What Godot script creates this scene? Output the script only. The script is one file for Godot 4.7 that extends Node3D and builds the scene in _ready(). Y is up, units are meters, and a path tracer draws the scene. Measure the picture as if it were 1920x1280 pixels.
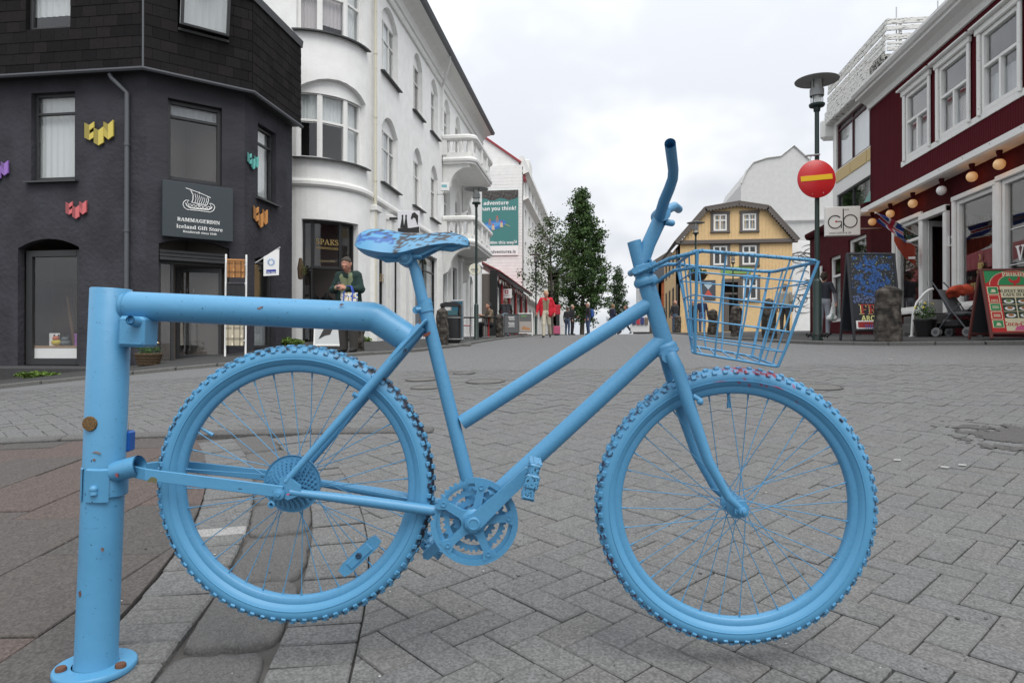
extends Node3D
# A street corner under an overcast sky: a bicycle welded into a blue barrier, seen from knee height.
# Frame of the place: -Z runs up the street, +X is the right-hand side of the street, metres.

const YAW := 7.57
const EYE := Vector3(0, 0.775, 0)
var M := {}
var used := {}
var rng := RandomNumberGenerator.new()

class Geo:
	var V := PackedVector3Array()
	var N := PackedVector3Array()
	var C := PackedColorArray()
	var I := PackedInt32Array()
	var col := Color(1, 1, 1)
	var X := Transform3D()
	var tinted := false
	func at(t: Transform3D) -> Geo:
		X = t
		return self
	func paint(c: Color) -> Geo:
		col = c
		tinted = true
		return self
	func vert(p: Vector3, n: Vector3) -> int:
		V.append(X * p)
		N.append((X.basis * n).normalized())
		C.append(col)
		return V.size() - 1
	func tri(a: Vector3, b: Vector3, c: Vector3):
		var n := (b - a).cross(c - a)
		if n.length_squared() < 1e-18: return
		n = n.normalized()
		var i := vert(a, n)
		vert(b, n); vert(c, n)
		I.append_array([i, i + 2, i + 1])
	func quad(a: Vector3, b: Vector3, c: Vector3, d: Vector3):
		var n := (c - a).cross(d - b)
		if n.length_squared() < 1e-18: return
		n = n.normalized()
		var i := vert(a, n)
		vert(b, n); vert(c, n); vert(d, n)
		I.append_array([i, i + 2, i + 1, i, i + 3, i + 2])
	func oquad(a: Vector3, b: Vector3, c: Vector3, d: Vector3, out: Vector3):
		if (c - a).cross(d - b).dot(out) >= 0: quad(a, b, c, d)
		else: quad(d, c, b, a)
	func otri(a: Vector3, b: Vector3, c: Vector3, out: Vector3):
		if (b - a).cross(c - a).dot(out) >= 0: tri(a, b, c)
		else: tri(c, b, a)
	# box with chamfered edges
	func box(ce: Vector3, size: Vector3, bev := 0.0, bs := Basis()) -> Geo:
		var h := size * 0.5
		var b: float = min(bev, min(h.x, min(h.y, h.z)) * 0.9)
		var P := func(s: Vector3, k: int) -> Vector3:
			var v := Vector3(s.x * (h.x - b), s.y * (h.y - b), s.z * (h.z - b))
			v[k] = s[k] * h[k]
			return ce + bs * v
		for k in 3:
			var u := (k + 1) % 3
			var w := (k + 2) % 3
			for sg in [-1.0, 1.0]:
				var q := []
				for pr in [[-1, -1], [1, -1], [1, 1], [-1, 1]]:
					var s := Vector3()
					s[k] = sg; s[u] = pr[0]; s[w] = pr[1]
					q.append(P.call(s, k))
				var o := Vector3()
				o[k] = sg
				oquad(q[0], q[1], q[2], q[3], bs * o)
		if b > 0.0:
			for k in 3:
				var u := (k + 1) % 3
				var w := (k + 2) % 3
				for su in [-1.0, 1.0]:
					for sw in [-1.0, 1.0]:
						var s0 := Vector3()
						s0[u] = su; s0[w] = sw
						var o := s0
						var s1 := s0
						s0[k] = -1; s1[k] = 1
						oquad(P.call(s0, u), P.call(s1, u), P.call(s1, w), P.call(s0, w), bs * o)
			for sx in [-1.0, 1.0]:
				for sy in [-1.0, 1.0]:
					for sz in [-1.0, 1.0]:
						var s := Vector3(sx, sy, sz)
						otri(P.call(s, 0), P.call(s, 1), P.call(s, 2), bs * s)
		return self
	# box from its two corners
	func bx(x0: float, x1: float, y0: float, y1: float, z0: float, z1: float, bev := 0.0) -> Geo:
		return box(Vector3(x0 + x1, y0 + y1, z0 + z1) * 0.5, Vector3(abs(x1 - x0), abs(y1 - y0), abs(z1 - z0)), bev)
	# round tube along points; rad is one number or one per point
	func tube(pts: Array, rad, sides := 10, caps := true, closed := false) -> Geo:
		var n := pts.size()
		var rings := []
		var t0: Vector3 = (pts[1] - pts[0]).normalized()
		var u := t0.cross(Vector3.UP if abs(t0.y) < 0.9 else Vector3.RIGHT).normalized()
		var prev := t0
		for k in n:
			var a: Vector3 = pts[(k - 1 + n) % n] if (closed or k > 0) else pts[k]
			var b: Vector3 = pts[(k + 1) % n] if (closed or k < n - 1) else pts[k]
			var t := (b - a).normalized()
			var ax := prev.cross(t)
			if ax.length() > 1e-6: u = u.rotated(ax.normalized(), prev.angle_to(t))
			u = (u - t * u.dot(t)).normalized()
			prev = t
			var w := t.cross(u)
			var r: float = rad[k] if rad is Array else rad
			var first := V.size()
			for j in sides:
				var an := TAU * j / sides
				var d := u * cos(an) + w * sin(an)
				vert(pts[k] + d * r, d)
			rings.append(first)
		for k in (n if closed else n - 1):
			var r0: int = rings[k]
			var r1: int = rings[(k + 1) % n]
			for j in sides:
				var j2 := (j + 1) % sides
				I.append_array([r0 + j, r1 + j2, r0 + j2, r0 + j, r1 + j, r1 + j2])
		if caps and not closed:
			for e in [0, n - 1]:
				var r0: int = rings[e]
				var t: Vector3 = (pts[0] - pts[1]) if e == 0 else (pts[n - 1] - pts[n - 2])
				t = t.normalized()
				var ce := vert(pts[e], t)
				for j in sides:
					V.append(V[r0 + j]); N.append(X.basis * t); C.append(col)
				for j in sides:
					var p := ce + 1 + j
					var q := ce + 1 + (j + 1) % sides
					if e == 0: I.append_array([ce, p, q])
					else: I.append_array([ce, q, p])
		return self
	# turns a profile of (radius, height) round the local Y axis
	func lathe(prof: Array, segs := 24, ang0 := 0.0, ang1 := TAU) -> Geo:
		var m := prof.size()
		for k in m - 1:
			var a: Vector2 = prof[k]
			var b: Vector2 = prof[k + 1]
			if a.distance_to(b) < 1e-7: continue
			var sn := Vector2(b.y - a.y, a.x - b.x).normalized()
			var na := sn
			var nb := sn
			if k > 0:
				var z: Vector2 = prof[k - 1]
				var pn := Vector2(a.y - z.y, z.x - a.x).normalized()
				if pn.dot(sn) > 0.7: na = (pn + sn).normalized()
			if k < m - 2:
				var z: Vector2 = prof[k + 2]
				var pn := Vector2(z.y - b.y, b.x - z.x).normalized()
				if pn.dot(sn) > 0.7: nb = (pn + sn).normalized()
			var first := V.size()
			for j in segs + 1:
				var an: float = lerp(ang0, ang1, float(j) / segs)
				var d := Vector3(cos(an), 0, sin(an))
				vert(d * a.x + Vector3.UP * a.y, d * na.x + Vector3.UP * na.y)
				vert(d * b.x + Vector3.UP * b.y, d * nb.x + Vector3.UP * nb.y)
			for j in segs:
				var i := first + 2 * j
				I.append_array([i, i + 2, i + 1, i + 1, i + 2, i + 3])
		return self
	func ball(ce: Vector3, r: Vector3, segs := 12, rings := 8) -> Geo:
		var first := V.size()
		for k in rings + 1:
			var a := PI * k / rings
			for j in segs + 1:
				var b := TAU * j / segs
				var d := Vector3(sin(a) * cos(b), cos(a), sin(a) * sin(b))
				vert(ce + d * r, d / r)
		for k in rings:
			for j in segs:
				var i := first + k * (segs + 1) + j
				I.append_array([i, i + segs + 1, i + 1, i + 1, i + segs + 1, i + segs + 2])
		return self
	# flat polygon (x, y), counter-clockwise or not, given thickness along z from z0 to z1
	func slab(poly: Array, z0: float, z1: float) -> Geo:
		var p := PackedVector2Array(poly)
		if Geometry2D.is_polygon_clockwise(p): p.reverse()
		var ids := Geometry2D.triangulate_polygon(p)
		for k in range(0, ids.size(), 3):
			var a := p[ids[k]]
			var b := p[ids[k + 1]]
			var c := p[ids[k + 2]]
			otri(Vector3(a.x, a.y, z1), Vector3(b.x, b.y, z1), Vector3(c.x, c.y, z1), Vector3.BACK)
			otri(Vector3(a.x, a.y, z0), Vector3(b.x, b.y, z0), Vector3(c.x, c.y, z0), Vector3.FORWARD)
		for k in p.size():
			var a := p[k]
			var b := p[(k + 1) % p.size()]
			var o := Vector3(b.y - a.y, a.x - b.x, 0)
			if Geometry2D.is_polygon_clockwise(p): o = -o
			quadside(a, b, z0, z1, p)
		return self
	func quadside(a: Vector2, b: Vector2, z0: float, z1: float, p: PackedVector2Array):
		var m := (a + b) * 0.5
		var o2 := Vector2(b.y - a.y, a.x - b.x).normalized()
		if Geometry2D.is_point_in_polygon(m + o2 * 0.0005, p): o2 = -o2
		oquad(Vector3(a.x, a.y, z0), Vector3(b.x, b.y, z0), Vector3(b.x, b.y, z1), Vector3(a.x, a.y, z1), Vector3(o2.x, o2.y, 0))
	# sweeps a profile (across, up) along points on a horizontal run; ends capped
	func moulding(pts: Array, prof: Array, closed := false) -> Geo:
		var n := pts.size()
		var rows := []
		var area := 0.0
		for k in prof.size():
			var q0: Vector2 = prof[k]
			var q1: Vector2 = prof[(k + 1) % prof.size()]
			area += q0.x * q1.y - q1.x * q0.y
		if area < 0:
			prof = prof.duplicate()
			prof.reverse()
		for k in n:
			var a: Vector3 = pts[(k - 1 + n) % n] if (closed or k > 0) else pts[k]
			var b: Vector3 = pts[(k + 1) % n] if (closed or k < n - 1) else pts[k]
			var d0: Vector3 = (pts[k] - a).normalized() if a != pts[k] else (b - pts[k]).normalized()
			var d1: Vector3 = (b - pts[k]).normalized() if b != pts[k] else d0
			var s0 := Vector3(-d0.z, 0, d0.x)
			var s1 := Vector3(-d1.z, 0, d1.x)
			var s := (s0 + s1).normalized()
			s = s / max(0.3, s.dot(s0))
			var row := []
			for q in prof: row.append(pts[k] + s * q.x + Vector3.UP * q.y)
			rows.append(row)
		var m := prof.size()
		for k in (n if closed else n - 1):
			for j in m:
				var j2 := (j + 1) % m
				quad(rows[k][j], rows[(k + 1) % n][j], rows[(k + 1) % n][j2], rows[k][j2])
		if not closed:
			var p := PackedVector2Array(prof)
			var ids := Geometry2D.triangulate_polygon(p)
			for e in [0, n - 1]:
				var o: Vector3 = (pts[0] - pts[1]) if e == 0 else (pts[n - 1] - pts[n - 2])
				for t in range(0, ids.size(), 3):
					otri(rows[e][ids[t]], rows[e][ids[t + 1]], rows[e][ids[t + 2]], o)
		return self
	func mesh() -> ArrayMesh:
		var a := []
		a.resize(Mesh.ARRAY_MAX)
		a[Mesh.ARRAY_VERTEX] = V
		a[Mesh.ARRAY_NORMAL] = N
		if tinted: a[Mesh.ARRAY_COLOR] = C
		a[Mesh.ARRAY_INDEX] = I
		var m := ArrayMesh.new()
		m.add_surface_from_arrays(Mesh.PRIMITIVE_TRIANGLES, a)
		return m

func geo() -> Geo: return Geo.new()

func numbered(called: String) -> String:
	used[called] = used.get(called, -1) + 1
	return called if used[called] == 0 else "%s_%03d" % [called, used[called]]

func obj(called: String, g, m: Material, parent: Node = null) -> MeshInstance3D:
	var o := MeshInstance3D.new()
	o.mesh = g.mesh() if g is Geo else g
	o.material_override = m
	o.name = numbered(called) if parent == null else called
	(self if parent == null else parent).add_child(o, true)
	return o

func tag(o: Node, label: String, category: String, group := "") -> Node:
	o.set_meta("label", label)
	o.set_meta("category", category)
	if group != "": o.set_meta("group", group)
	return o

func thing(called: String, label: String, category: String, at := Vector3.ZERO, turn := 0.0, group := "") -> Node3D:
	var o := Node3D.new()
	o.name = numbered(called)
	add_child(o)
	o.position = at
	o.rotation.y = turn
	return tag(o, label, category, group)

func struct(called: String, g, m: Material) -> MeshInstance3D:
	var o := obj(called, g, m)
	o.set_meta("kind", "structure")
	return o

func copy(root: Node3D, label: String, at: Vector3, turn := 0.0) -> Node3D:
	var r: Node3D = root.duplicate()
	r.name = numbered(String(root.name).get_slice("_0", 0))
	add_child(r)
	r.position = at
	r.rotation.y = turn
	r.set_meta("label", label)
	return r

# lettering: flat text raised a little, facing local +Z of the transform
func text(called: String, words: String, size: float, m: Material, parent: Node, t: Transform3D, font := "Droid Sans", bold := false, italic := false, thick := 0.004, align := HORIZONTAL_ALIGNMENT_CENTER) -> MeshInstance3D:
	var f := SystemFont.new()
	f.font_names = PackedStringArray([font])
	f.font_weight = 700 if bold else 400
	f.font_italic = italic
	var tm := TextMesh.new()
	tm.font = f
	tm.text = words
	tm.font_size = 64
	tm.pixel_size = size / 64.0
	tm.depth = thick
	tm.horizontal_alignment = align
	var o := MeshInstance3D.new()
	o.mesh = tm
	o.material_override = m
	o.name = called
	parent.add_child(o, true)
	o.transform = t
	return o

func T(at: Vector3, turn := 0.0, tilt := 0.0, roll := 0.0) -> Transform3D:
	return Transform3D(Basis(Vector3.UP, turn) * Basis(Vector3.RIGHT, tilt) * Basis(Vector3.BACK, roll), at)

# ---------------------------------------------------------------- materials
func lin(r: float, g: float, b: float) -> Color:
	return Color(r, g, b).linear_to_srgb()

func mat(r: float, g: float, b: float, rough := 0.7, metal := 0.0) -> StandardMaterial3D:
	var m := StandardMaterial3D.new()
	m.albedo_color = lin(r, g, b)
	m.roughness = rough
	m.metallic = metal
	return m

func noise_tex(freq: float, lo: Color, hi: Color, kind := FastNoiseLite.TYPE_SIMPLEX_SMOOTH, oct := 4, size := 512, mid := 0.5, seed_ := 1, width := 0.5) -> NoiseTexture2D:
	var n := FastNoiseLite.new()
	n.noise_type = kind
	n.frequency = freq
	n.fractal_octaves = oct
	n.seed = seed_
	var gr := Gradient.new()
	gr.offsets = PackedFloat32Array([clampf(mid - width, 0, 1), clampf(mid + width, 0, 1)])
	gr.colors = PackedColorArray([lo, hi])
	var t := NoiseTexture2D.new()
	t.width = size
	t.height = size
	t.seamless = true
	t.noise = n
	t.color_ramp = gr
	return t

func bump_tex(freq: float, strength: float, kind := FastNoiseLite.TYPE_SIMPLEX_SMOOTH, oct := 4, size := 512, seed_ := 5) -> NoiseTexture2D:
	var n := FastNoiseLite.new()
	n.noise_type = kind
	n.frequency = freq
	n.fractal_octaves = oct
	n.seed = seed_
	var t := NoiseTexture2D.new()
	t.width = size
	t.height = size
	t.seamless = true
	t.noise = n
	t.as_normal_map = true
	t.bump_strength = strength
	return t

# gives a material a world-laid grain of `size` metres: mottled colour and fine relief
func grain(m: StandardMaterial3D, size: float, tex: Texture2D, nrm: Texture2D = null, ns := 1.0, world := true) -> StandardMaterial3D:
	m.uv1_triplanar = true
	m.uv1_world_triplanar = world
	m.uv1_scale = Vector3.ONE / size
	if tex: m.albedo_texture = tex
	if nrm:
		m.normal_enabled = true
		m.normal_texture = nrm
		m.normal_scale = ns
	return m

func vc(m: StandardMaterial3D) -> StandardMaterial3D:
	m.vertex_color_use_as_albedo = true
	return m

# ---------------------------------------------------------------- walls with openings
# A wall run along map(u, v, inward); openings are [u0, u1, v0, v1, rise] (rise > 0: arched head). depth: reveal depth.
func wall_geo(g: Geo, map: Callable, L: float, v0: float, v1: float, holes: Array, depth: float, steps := 1) -> Geo:
	var br := []
	for k in steps + 1: br.append(L * k / steps)
	for h in holes:
		br.append(h[0]); br.append(h[1])
		if h[4] > 0.0:
			for k in range(1, 8): br.append(lerp(h[0], h[1], k / 8.0))
	br.sort()
	var top := func(h: Array, u: float) -> float:
		if h[4] <= 0.0: return h[3]
		var t: float = (u - h[0]) / (h[1] - h[0]) * 2.0 - 1.0
		return h[3] - h[4] * t * t
	for k in br.size() - 1:
		var a: float = br[k]
		var b: float = br[k + 1]
		if b - a < 1e-5: continue
		var mid := (a + b) * 0.5
		var here := []
		for h in holes:
			if mid > h[0] and mid < h[1]: here.append(h)
		here.sort_custom(func(p, q): return p[2] < q[2])
		var la := v0
		var lb := v0
		for h in here:
			g.quad(map.call(a, la, 0.0), map.call(b, lb, 0.0), map.call(b, h[2], 0.0), map.call(a, h[2], 0.0))
			var ta: float = top.call(h, a)
			var tb: float = top.call(h, b)
			# head and sill of the reveal
			g.quad(map.call(a, ta, depth), map.call(b, tb, depth), map.call(b, tb, 0.0), map.call(a, ta, 0.0))
			g.quad(map.call(a, h[2], 0.0), map.call(b, h[2], 0.0), map.call(b, h[2], depth), map.call(a, h[2], depth))
			la = ta
			lb = tb
		g.quad(map.call(a, la, 0.0), map.call(b, lb, 0.0), map.call(b, v1, 0.0), map.call(a, v1, 0.0))
	for h in holes:
		var ta: float = h[3] - h[4]
		g.quad(map.call(h[0], h[2], 0.0), map.call(h[0], h[2], depth), map.call(h[0], ta, depth), map.call(h[0], ta, 0.0))
		g.quad(map.call(h[1], h[2], depth), map.call(h[1], h[2], 0.0), map.call(h[1], ta, 0.0), map.call(h[1], ta, depth))
	return g

# straight wall: from p (left end seen from outside) to q; y is absolute
func run(p: Vector2, q: Vector2) -> Callable:
	var d := (q - p).normalized()
	var inw := Vector2(d.y, -d.x)   # inward, seen in plan with x right and z towards us
	return func(u: float, v: float, e: float) -> Vector3:
		var s := p + d * u + inw * e
		return Vector3(s.x, v, s.y)

# place of something on a straight wall: local x along the wall, y up, z outward
func on_wall(p: Vector2, q: Vector2, u: float, v: float, out := 0.0) -> Transform3D:
	var d := (q - p).normalized()
	var o := Vector2(-d.y, d.x)
	var s := p + d * u + o * out
	return Transform3D(Basis(Vector3(d.x, 0, d.y), Vector3.UP, Vector3(o.x, 0, o.y)), Vector3(s.x, v, s.y))

# a window set in a reveal: frame (with mullions and transoms) > pane, sill, curtain. Local frame: origin at bottom middle, z outward.
func window(parent: Node, t: Transform3D, w: float, h: float, fm: Material, opt := {}) -> MeshInstance3D:
	var fw: float = opt.get("fw", 0.06)
	var fd: float = opt.get("fd", 0.07)
	var g := geo()
	g.bx(-w / 2, -w / 2 + fw, 0, h, -fd, 0, 0.006)
	g.bx(w / 2 - fw, w / 2, 0, h, -fd, 0, 0.006)
	g.bx(-w / 2 + fw, w / 2 - fw, h - fw, h, -fd, 0, 0.006)
	g.bx(-w / 2 + fw, w / 2 - fw, 0, fw, -fd, 0, 0.006)
	var bars: float = opt.get("bar", fw * 0.8)
	for m in opt.get("mul", []):
		var x: float = -w / 2 + w * m[0]
		g.bx(x - bars / 2, x + bars / 2, max(fw, h * m[1]), min(h - fw, h * m[2]), -fd * 0.9, -0.004, 0.005)
	for m in opt.get("tra", []):
		g.bx(max(-w / 2 + fw, -w / 2 + w * m[1]), min(w / 2 - fw, -w / 2 + w * m[2]), h * m[0] - bars / 2, h * m[0] + bars / 2, -fd * 0.92, -0.002, 0.005)
	var o := obj(opt.get("name", "window"), g, fm, parent)
	o.transform = t
	var p := geo()
	p.bx(-w / 2 + fw * 0.6, w / 2 - fw * 0.6, fw * 0.6, h - fw * 0.6, -fd * 0.6 - 0.006, -fd * 0.6)
	obj("pane", p, opt.get("glass", M.glass), o)
	if opt.has("curtain"):
		var cu: Array = opt.curtain   # [material, from, to] shares of the height
		var c := geo()
		var n := 14
		for k in n:
			var x0 := -w / 2 + w * k / n
			var x1 := -w / 2 + w * (k + 1) / n
			var z0 := -fd - 0.06 - 0.02 * (k % 2)
			var z1 := -fd - 0.06 - 0.02 * ((k + 1) % 2)
			c.quad(Vector3(x0, h * cu[1], z0), Vector3(x1, h * cu[1], z1), Vector3(x1, h * cu[2], z1), Vector3(x0, h * cu[2], z0))
		obj("curtain", c, cu[0], o)
	if opt.has("sill"):
		var sl: Array = opt.sill      # [material, overhang, thickness, extra width]
		var s := geo()
		var e: float = sl[3]
		s.slab([Vector2(-fd, 0), Vector2(sl[1], -0.04), Vector2(sl[1], -0.04 - sl[2]), Vector2(-fd, -0.0 - sl[2])], -w / 2 - e, w / 2 + e)
		var so := obj("sill", s, sl[0], o)
		so.rotation.y = -PI / 2
	return o

const PAINT := Color(0.08, 0.272, 0.47)
func make_materials():
	var fineN := bump_tex(0.06, 3.0, FastNoiseLite.TYPE_SIMPLEX_SMOOTH, 5)
	var speck := noise_tex(0.16, Color(0.66, 0.66, 0.66), Color(1, 1, 1), FastNoiseLite.TYPE_VALUE, 3, 512, 0.45, 3, 0.36)
	var mottle := noise_tex(0.012, Color(0.87, 0.865, 0.86), Color(1, 1, 1), FastNoiseLite.TYPE_SIMPLEX_SMOOTH, 5, 512, 0.5, 8)
	var soft := noise_tex(0.01, Color(0.95, 0.95, 0.945), Color(1, 1, 1), FastNoiseLite.TYPE_SIMPLEX_SMOOTH, 5, 512, 0.5, 9)
	M.speck = speck
	M.mottle = mottle
	M.soft = soft
	M.fineN = fineN
	# ground
	M.bedding = grain(mat(0.085, 0.081, 0.076, 0.95), 0.7, mottle, fineN, 0.6)
	M.bricks = []
	for t in [[0.172, 0.172, 0.171], [0.18, 0.18, 0.178], [0.164, 0.165, 0.164], [0.175, 0.172, 0.168], [0.168, 0.169, 0.17]]:
		M.bricks.append(grain(mat(t[0], t[1], t[2], 0.86), 0.42, speck, fineN, 0.8))
	M.brick_far = vc(grain(mat(0.176, 0.176, 0.176, 0.86), 0.42, speck, fineN, 0.6))
	M.brick_pale = grain(mat(0.36, 0.36, 0.35, 0.86), 0.3, speck, fineN, 0.8)
	M.stones = [grain(mat(0.12, 0.117, 0.115, 0.8), 0.3, speck, fineN, 0.9), grain(mat(0.135, 0.132, 0.129, 0.8), 0.3, speck, fineN, 0.9)]
	M.slabs = []
	for t in [[0.098, 0.086, 0.08], [0.114, 0.087, 0.077], [0.092, 0.084, 0.08], [0.1, 0.088, 0.082], [0.118, 0.087, 0.077]]:
		M.slabs.append(grain(mat(t[0], t[1], t[2], 0.85), 0.5, speck, fineN, 0.7))
	M.road = grain(mat(0.185, 0.186, 0.188, 0.9), 0.8, speck, fineN, 0.8)
	M.asphalt = grain(mat(0.054, 0.054, 0.054, 0.9), 0.6, speck, fineN, 0.8)
	M.kerb = grain(mat(0.16, 0.158, 0.15, 0.85), 0.5, speck, fineN, 0.7)
	# blue paint
	var paintN := bump_tex(0.02, 1.2, FastNoiseLite.TYPE_SIMPLEX_SMOOTH, 3)
	var paint := noise_tex(0.02, Color(0.93, 0.94, 0.95), Color(1, 1, 1), FastNoiseLite.TYPE_SIMPLEX_SMOOTH, 4, 512, 0.5, 21)
	var chipped := noise_tex(0.03, Color(0.45, 0.3, 0.26), Color(1, 1, 1), FastNoiseLite.TYPE_SIMPLEX_SMOOTH, 4, 1024, 0.13, 33, 0.012)
	var chipped2 := noise_tex(0.05, Color(0.14, 0.12, 0.14), Color(1, 1, 1), FastNoiseLite.TYPE_SIMPLEX_SMOOTH, 4, 512, 0.33, 34, 0.015)
	var p := PAINT
	M.blue = grain(mat(p.r, p.g, p.b, 0.42), 0.12, paint, paintN, 0.55, false)
	M.blue_post = grain(mat(p.r, p.g, p.b, 0.4), 0.55, chipped, paintN, 0.5, false)
	M.blue_chipped = grain(mat(p.r, p.g, p.b, 0.45), 0.16, chipped2, paintN, 0.35, false)
	M.painted = vc(mat(1, 1, 1, 0.5))
	M.blue_dark = mat(0.02, 0.05, 0.1, 0.5)
	# saddle: paint worn through to black and to an older dark blue coat
	var n := NoiseTexture2D.new()
	n.width = 1024
	n.height = 1024
	n.seamless = true
	var f := FastNoiseLite.new()
	f.seed = 6
	f.frequency = 0.012
	f.fractal_octaves = 6
	f.fractal_gain = 0.6
	n.noise = f
	var gr := Gradient.new()
	gr.interpolation_mode = Gradient.GRADIENT_INTERPOLATE_CONSTANT
	gr.offsets = PackedFloat32Array([0.0, 0.36, 0.42, 0.46])
	gr.colors = PackedColorArray([lin(0.018, 0.02, 0.03), lin(0.02, 0.03, 0.06), lin(0.045, 0.16, 0.42), lin(0.05, 0.268, 0.51)])
	n.color_ramp = gr
	M.saddle = mat(1, 1, 1, 0.5)
	grain(M.saddle, 0.3, n, paintN, 0.4, false)
	M.saddle.uv1_scale = Vector3(2.2, 6.0, 6.0)
	M.rust = grain(mat(0.16, 0.07, 0.04, 0.8), 0.05, speck, fineN, 1.0)
	M.brass = grain(mat(0.3, 0.2, 0.08, 0.7), 0.04, noise_tex(0.02, Color(0.35, 0.25, 0.15), Color(1, 1, 1)), fineN, 0.8)
	M.lock_blue = mat(0.01, 0.1, 0.4, 0.3, 0.3)
	M.steel = mat(0.5, 0.5, 0.5, 0.3, 0.9)
	# glass
	M.glass = mat(0.05, 0.06, 0.06, 0.02)
	M.glass.transparency = BaseMaterial3D.TRANSPARENCY_ALPHA
	M.glass.albedo_color.a = 0.03

func make_sky():
	var W := 1024
	var H := 512
	var im := Image.create(W, H, false, Image.FORMAT_RGBF)
	var n := FastNoiseLite.new()
	n.seed = 12
	n.frequency = 1.1
	n.fractal_octaves = 5
	n.fractal_gain = 0.56
	for j in H:
		var el := PI * (0.5 - (j + 0.5) / H)
		var up: float = max(0.0, sin(el))
		for i in W:
			var a := TAU * (i + 0.5) / W
			var d := Vector3(cos(a) * cos(el), sin(el), sin(a) * cos(el))
			# a flat cloud deck: features shrink towards the horizon
			var q: Vector3 = Vector3(d.x, 0.0, d.z) / (abs(d.y) + 0.28) * 1.3
			var c := n.get_noise_3dv(q) * 0.5 + 0.5
			var c2 := n.get_noise_3dv(q * 2.7 + Vector3(9, 4, 2)) * 0.5 + 0.5
			var t := smoothstep(0.36, 0.64, c * 0.75 + c2 * 0.25)
			var base := SKY_LOW.lerp(SKY_HIGH, t)
			var s: float = 1.0 + 0.8 * up
			im.set_pixel(i, j, Color(base.r * s, base.g * s, base.b * s))
	return ImageTexture.create_from_image(im)
const SKY_LOW := Color(0.42, 0.44, 0.475)
const SKY_HIGH := Color(0.545, 0.556, 0.572)

func _ready():
	rng.seed = 7
	var c := Camera3D.new()
	c.name = "camera"
	c.fov = 53.13
	c.near = 0.05
	c.far = 900.0
	c.position = EYE
	c.rotation_degrees = Vector3(0.224, YAW, 0)
	add_child(c)
	c.current = true
	var we := WorldEnvironment.new()
	we.name = "environment"
	var e := Environment.new()
	e.tonemap_mode = Environment.TONE_MAPPER_LINEAR
	e.tonemap_exposure = 1.6
	e.background_mode = Environment.BG_SKY
	var sky := Sky.new()
	var ps := PanoramaSkyMaterial.new()
	ps.panorama = make_sky()
	sky.sky_material = ps
	e.sky = sky
	e.sdfgi_enabled = true
	e.ssao_enabled = true
	e.ssil_enabled = true
	we.environment = e
	add_child(we)
	var sun := DirectionalLight3D.new()
	sun.name = "sun"
	sun.light_energy = 0.5
	sun.light_angular_distance = 40.0
	sun.light_color = Color(1.0, 0.99, 0.97)
	sun.rotation_degrees = Vector3(-60, 30, 0)
	sun.shadow_enabled = true
	add_child(sun)
	make_materials()
	build_ground()
	build_all()

# ---------------------------------------------------------------- lie of the land
var LAND := []      # [x, z, height]
var WGT := []
func land_setup():
	# heights paced out over the junction: x across the street, z along it
	var pts := [[-1.209, -1.504, 0], [0.774, -1.767, 0.01], [-0.395, -2.974, 0.09], [-2.562, -4.098, 0.19], [0.333, -5.088, 0.29], [2.157, -6.541, 0.415], [-4.226, -7.509, 0.375], [-1.093, -8.228, 0.475], [2.78, -9.449, 0.645], [4.499, -11.695, 0.755], [6.236, -11.522, 0.805], [-4.053, -10.76, 0.555], [-4.885, -12.465, 0.575], [-3.885, -16.331, 0.705], [-6.468, -18.307, 0.805], [-7.718, -16.326, 0.775], [-8.175, -12.936, 0.455], [-8.85, -11.938, 0.305], [-12.2, -12.098, -0.025], [-3.779, -25.02, 0.975], [3.721, -16.03, 0.855], [3.812, -20.279, 0.945], [3.757, -24.105, 1.045], [4.311, -35.881, 1.325], [-5.269, -39.651, 1.245], [-4.93, -59.872, 1.575], [11.921, -62.112, 1.625], [-12.861, -58.818, 1.525], [-13.174, -99.128, 1.875], [-42.286, -14.556, -1.625], [37.017, -25.095, 1.675], [-52.825, -93.859, 1.775], [46.303, -107.033, 2.275], [1.317, 9.913, -0.675], [-8.589, -3.903, -0.175], [7.403, -5.019, 0.355], [10.315, -13.476, 0.875], [23.152, -53.516, 1.675]]
	var n := pts.size()
	var A := []
	for i in n:
		var row := PackedFloat64Array()
		for j in n: row.append(tps(Vector2(pts[i][0] - pts[j][0], pts[i][1] - pts[j][1]).length()) + (0.6 if i == j else 0.0))
		row.append_array([1.0, pts[i][0], pts[i][1], pts[i][2]])
		A.append(row)
	for k in 3:
		var row := PackedFloat64Array()
		for j in n: row.append(1.0 if k == 0 else pts[j][k - 1])
		row.append_array([0.0, 0.0, 0.0, 0.0])
		A.append(row)
	var m := n + 3
	for c in m:
		var p := c
		for r in range(c, m):
			if abs(A[r][c]) > abs(A[p][c]): p = r
		var tmp = A[c]
		A[c] = A[p]
		A[p] = tmp
		for r in range(c + 1, m):
			var f: float = A[r][c] / A[c][c]
			if f == 0.0: continue
			for k in range(c, m + 1): A[r][k] -= f * A[c][k]
	var w := []
	w.resize(m)
	for c in range(m - 1, -1, -1):
		var s: float = A[c][m]
		for k in range(c + 1, m): s -= A[c][k] * w[k]
		w[c] = s / A[c][c]
	LAND = pts
	WGT = w

func tps(r: float) -> float:
	return 0.0 if r < 1e-6 else r * r * log(r)

func land(x: float, z: float) -> float:
	z = clamp(z, -110.0, 8.0)
	x = clamp(x, -60.0, 70.0)
	var n := LAND.size()
	var s: float = WGT[n] + WGT[n + 1] * x + WGT[n + 2] * z
	for i in n:
		var p: Array = LAND[i]
		var r2: float = (x - p[0]) * (x - p[0]) + (z - p[1]) * (z - p[1])
		if r2 > 1e-9: s += WGT[i] * r2 * log(r2) * 0.5
	return s

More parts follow.
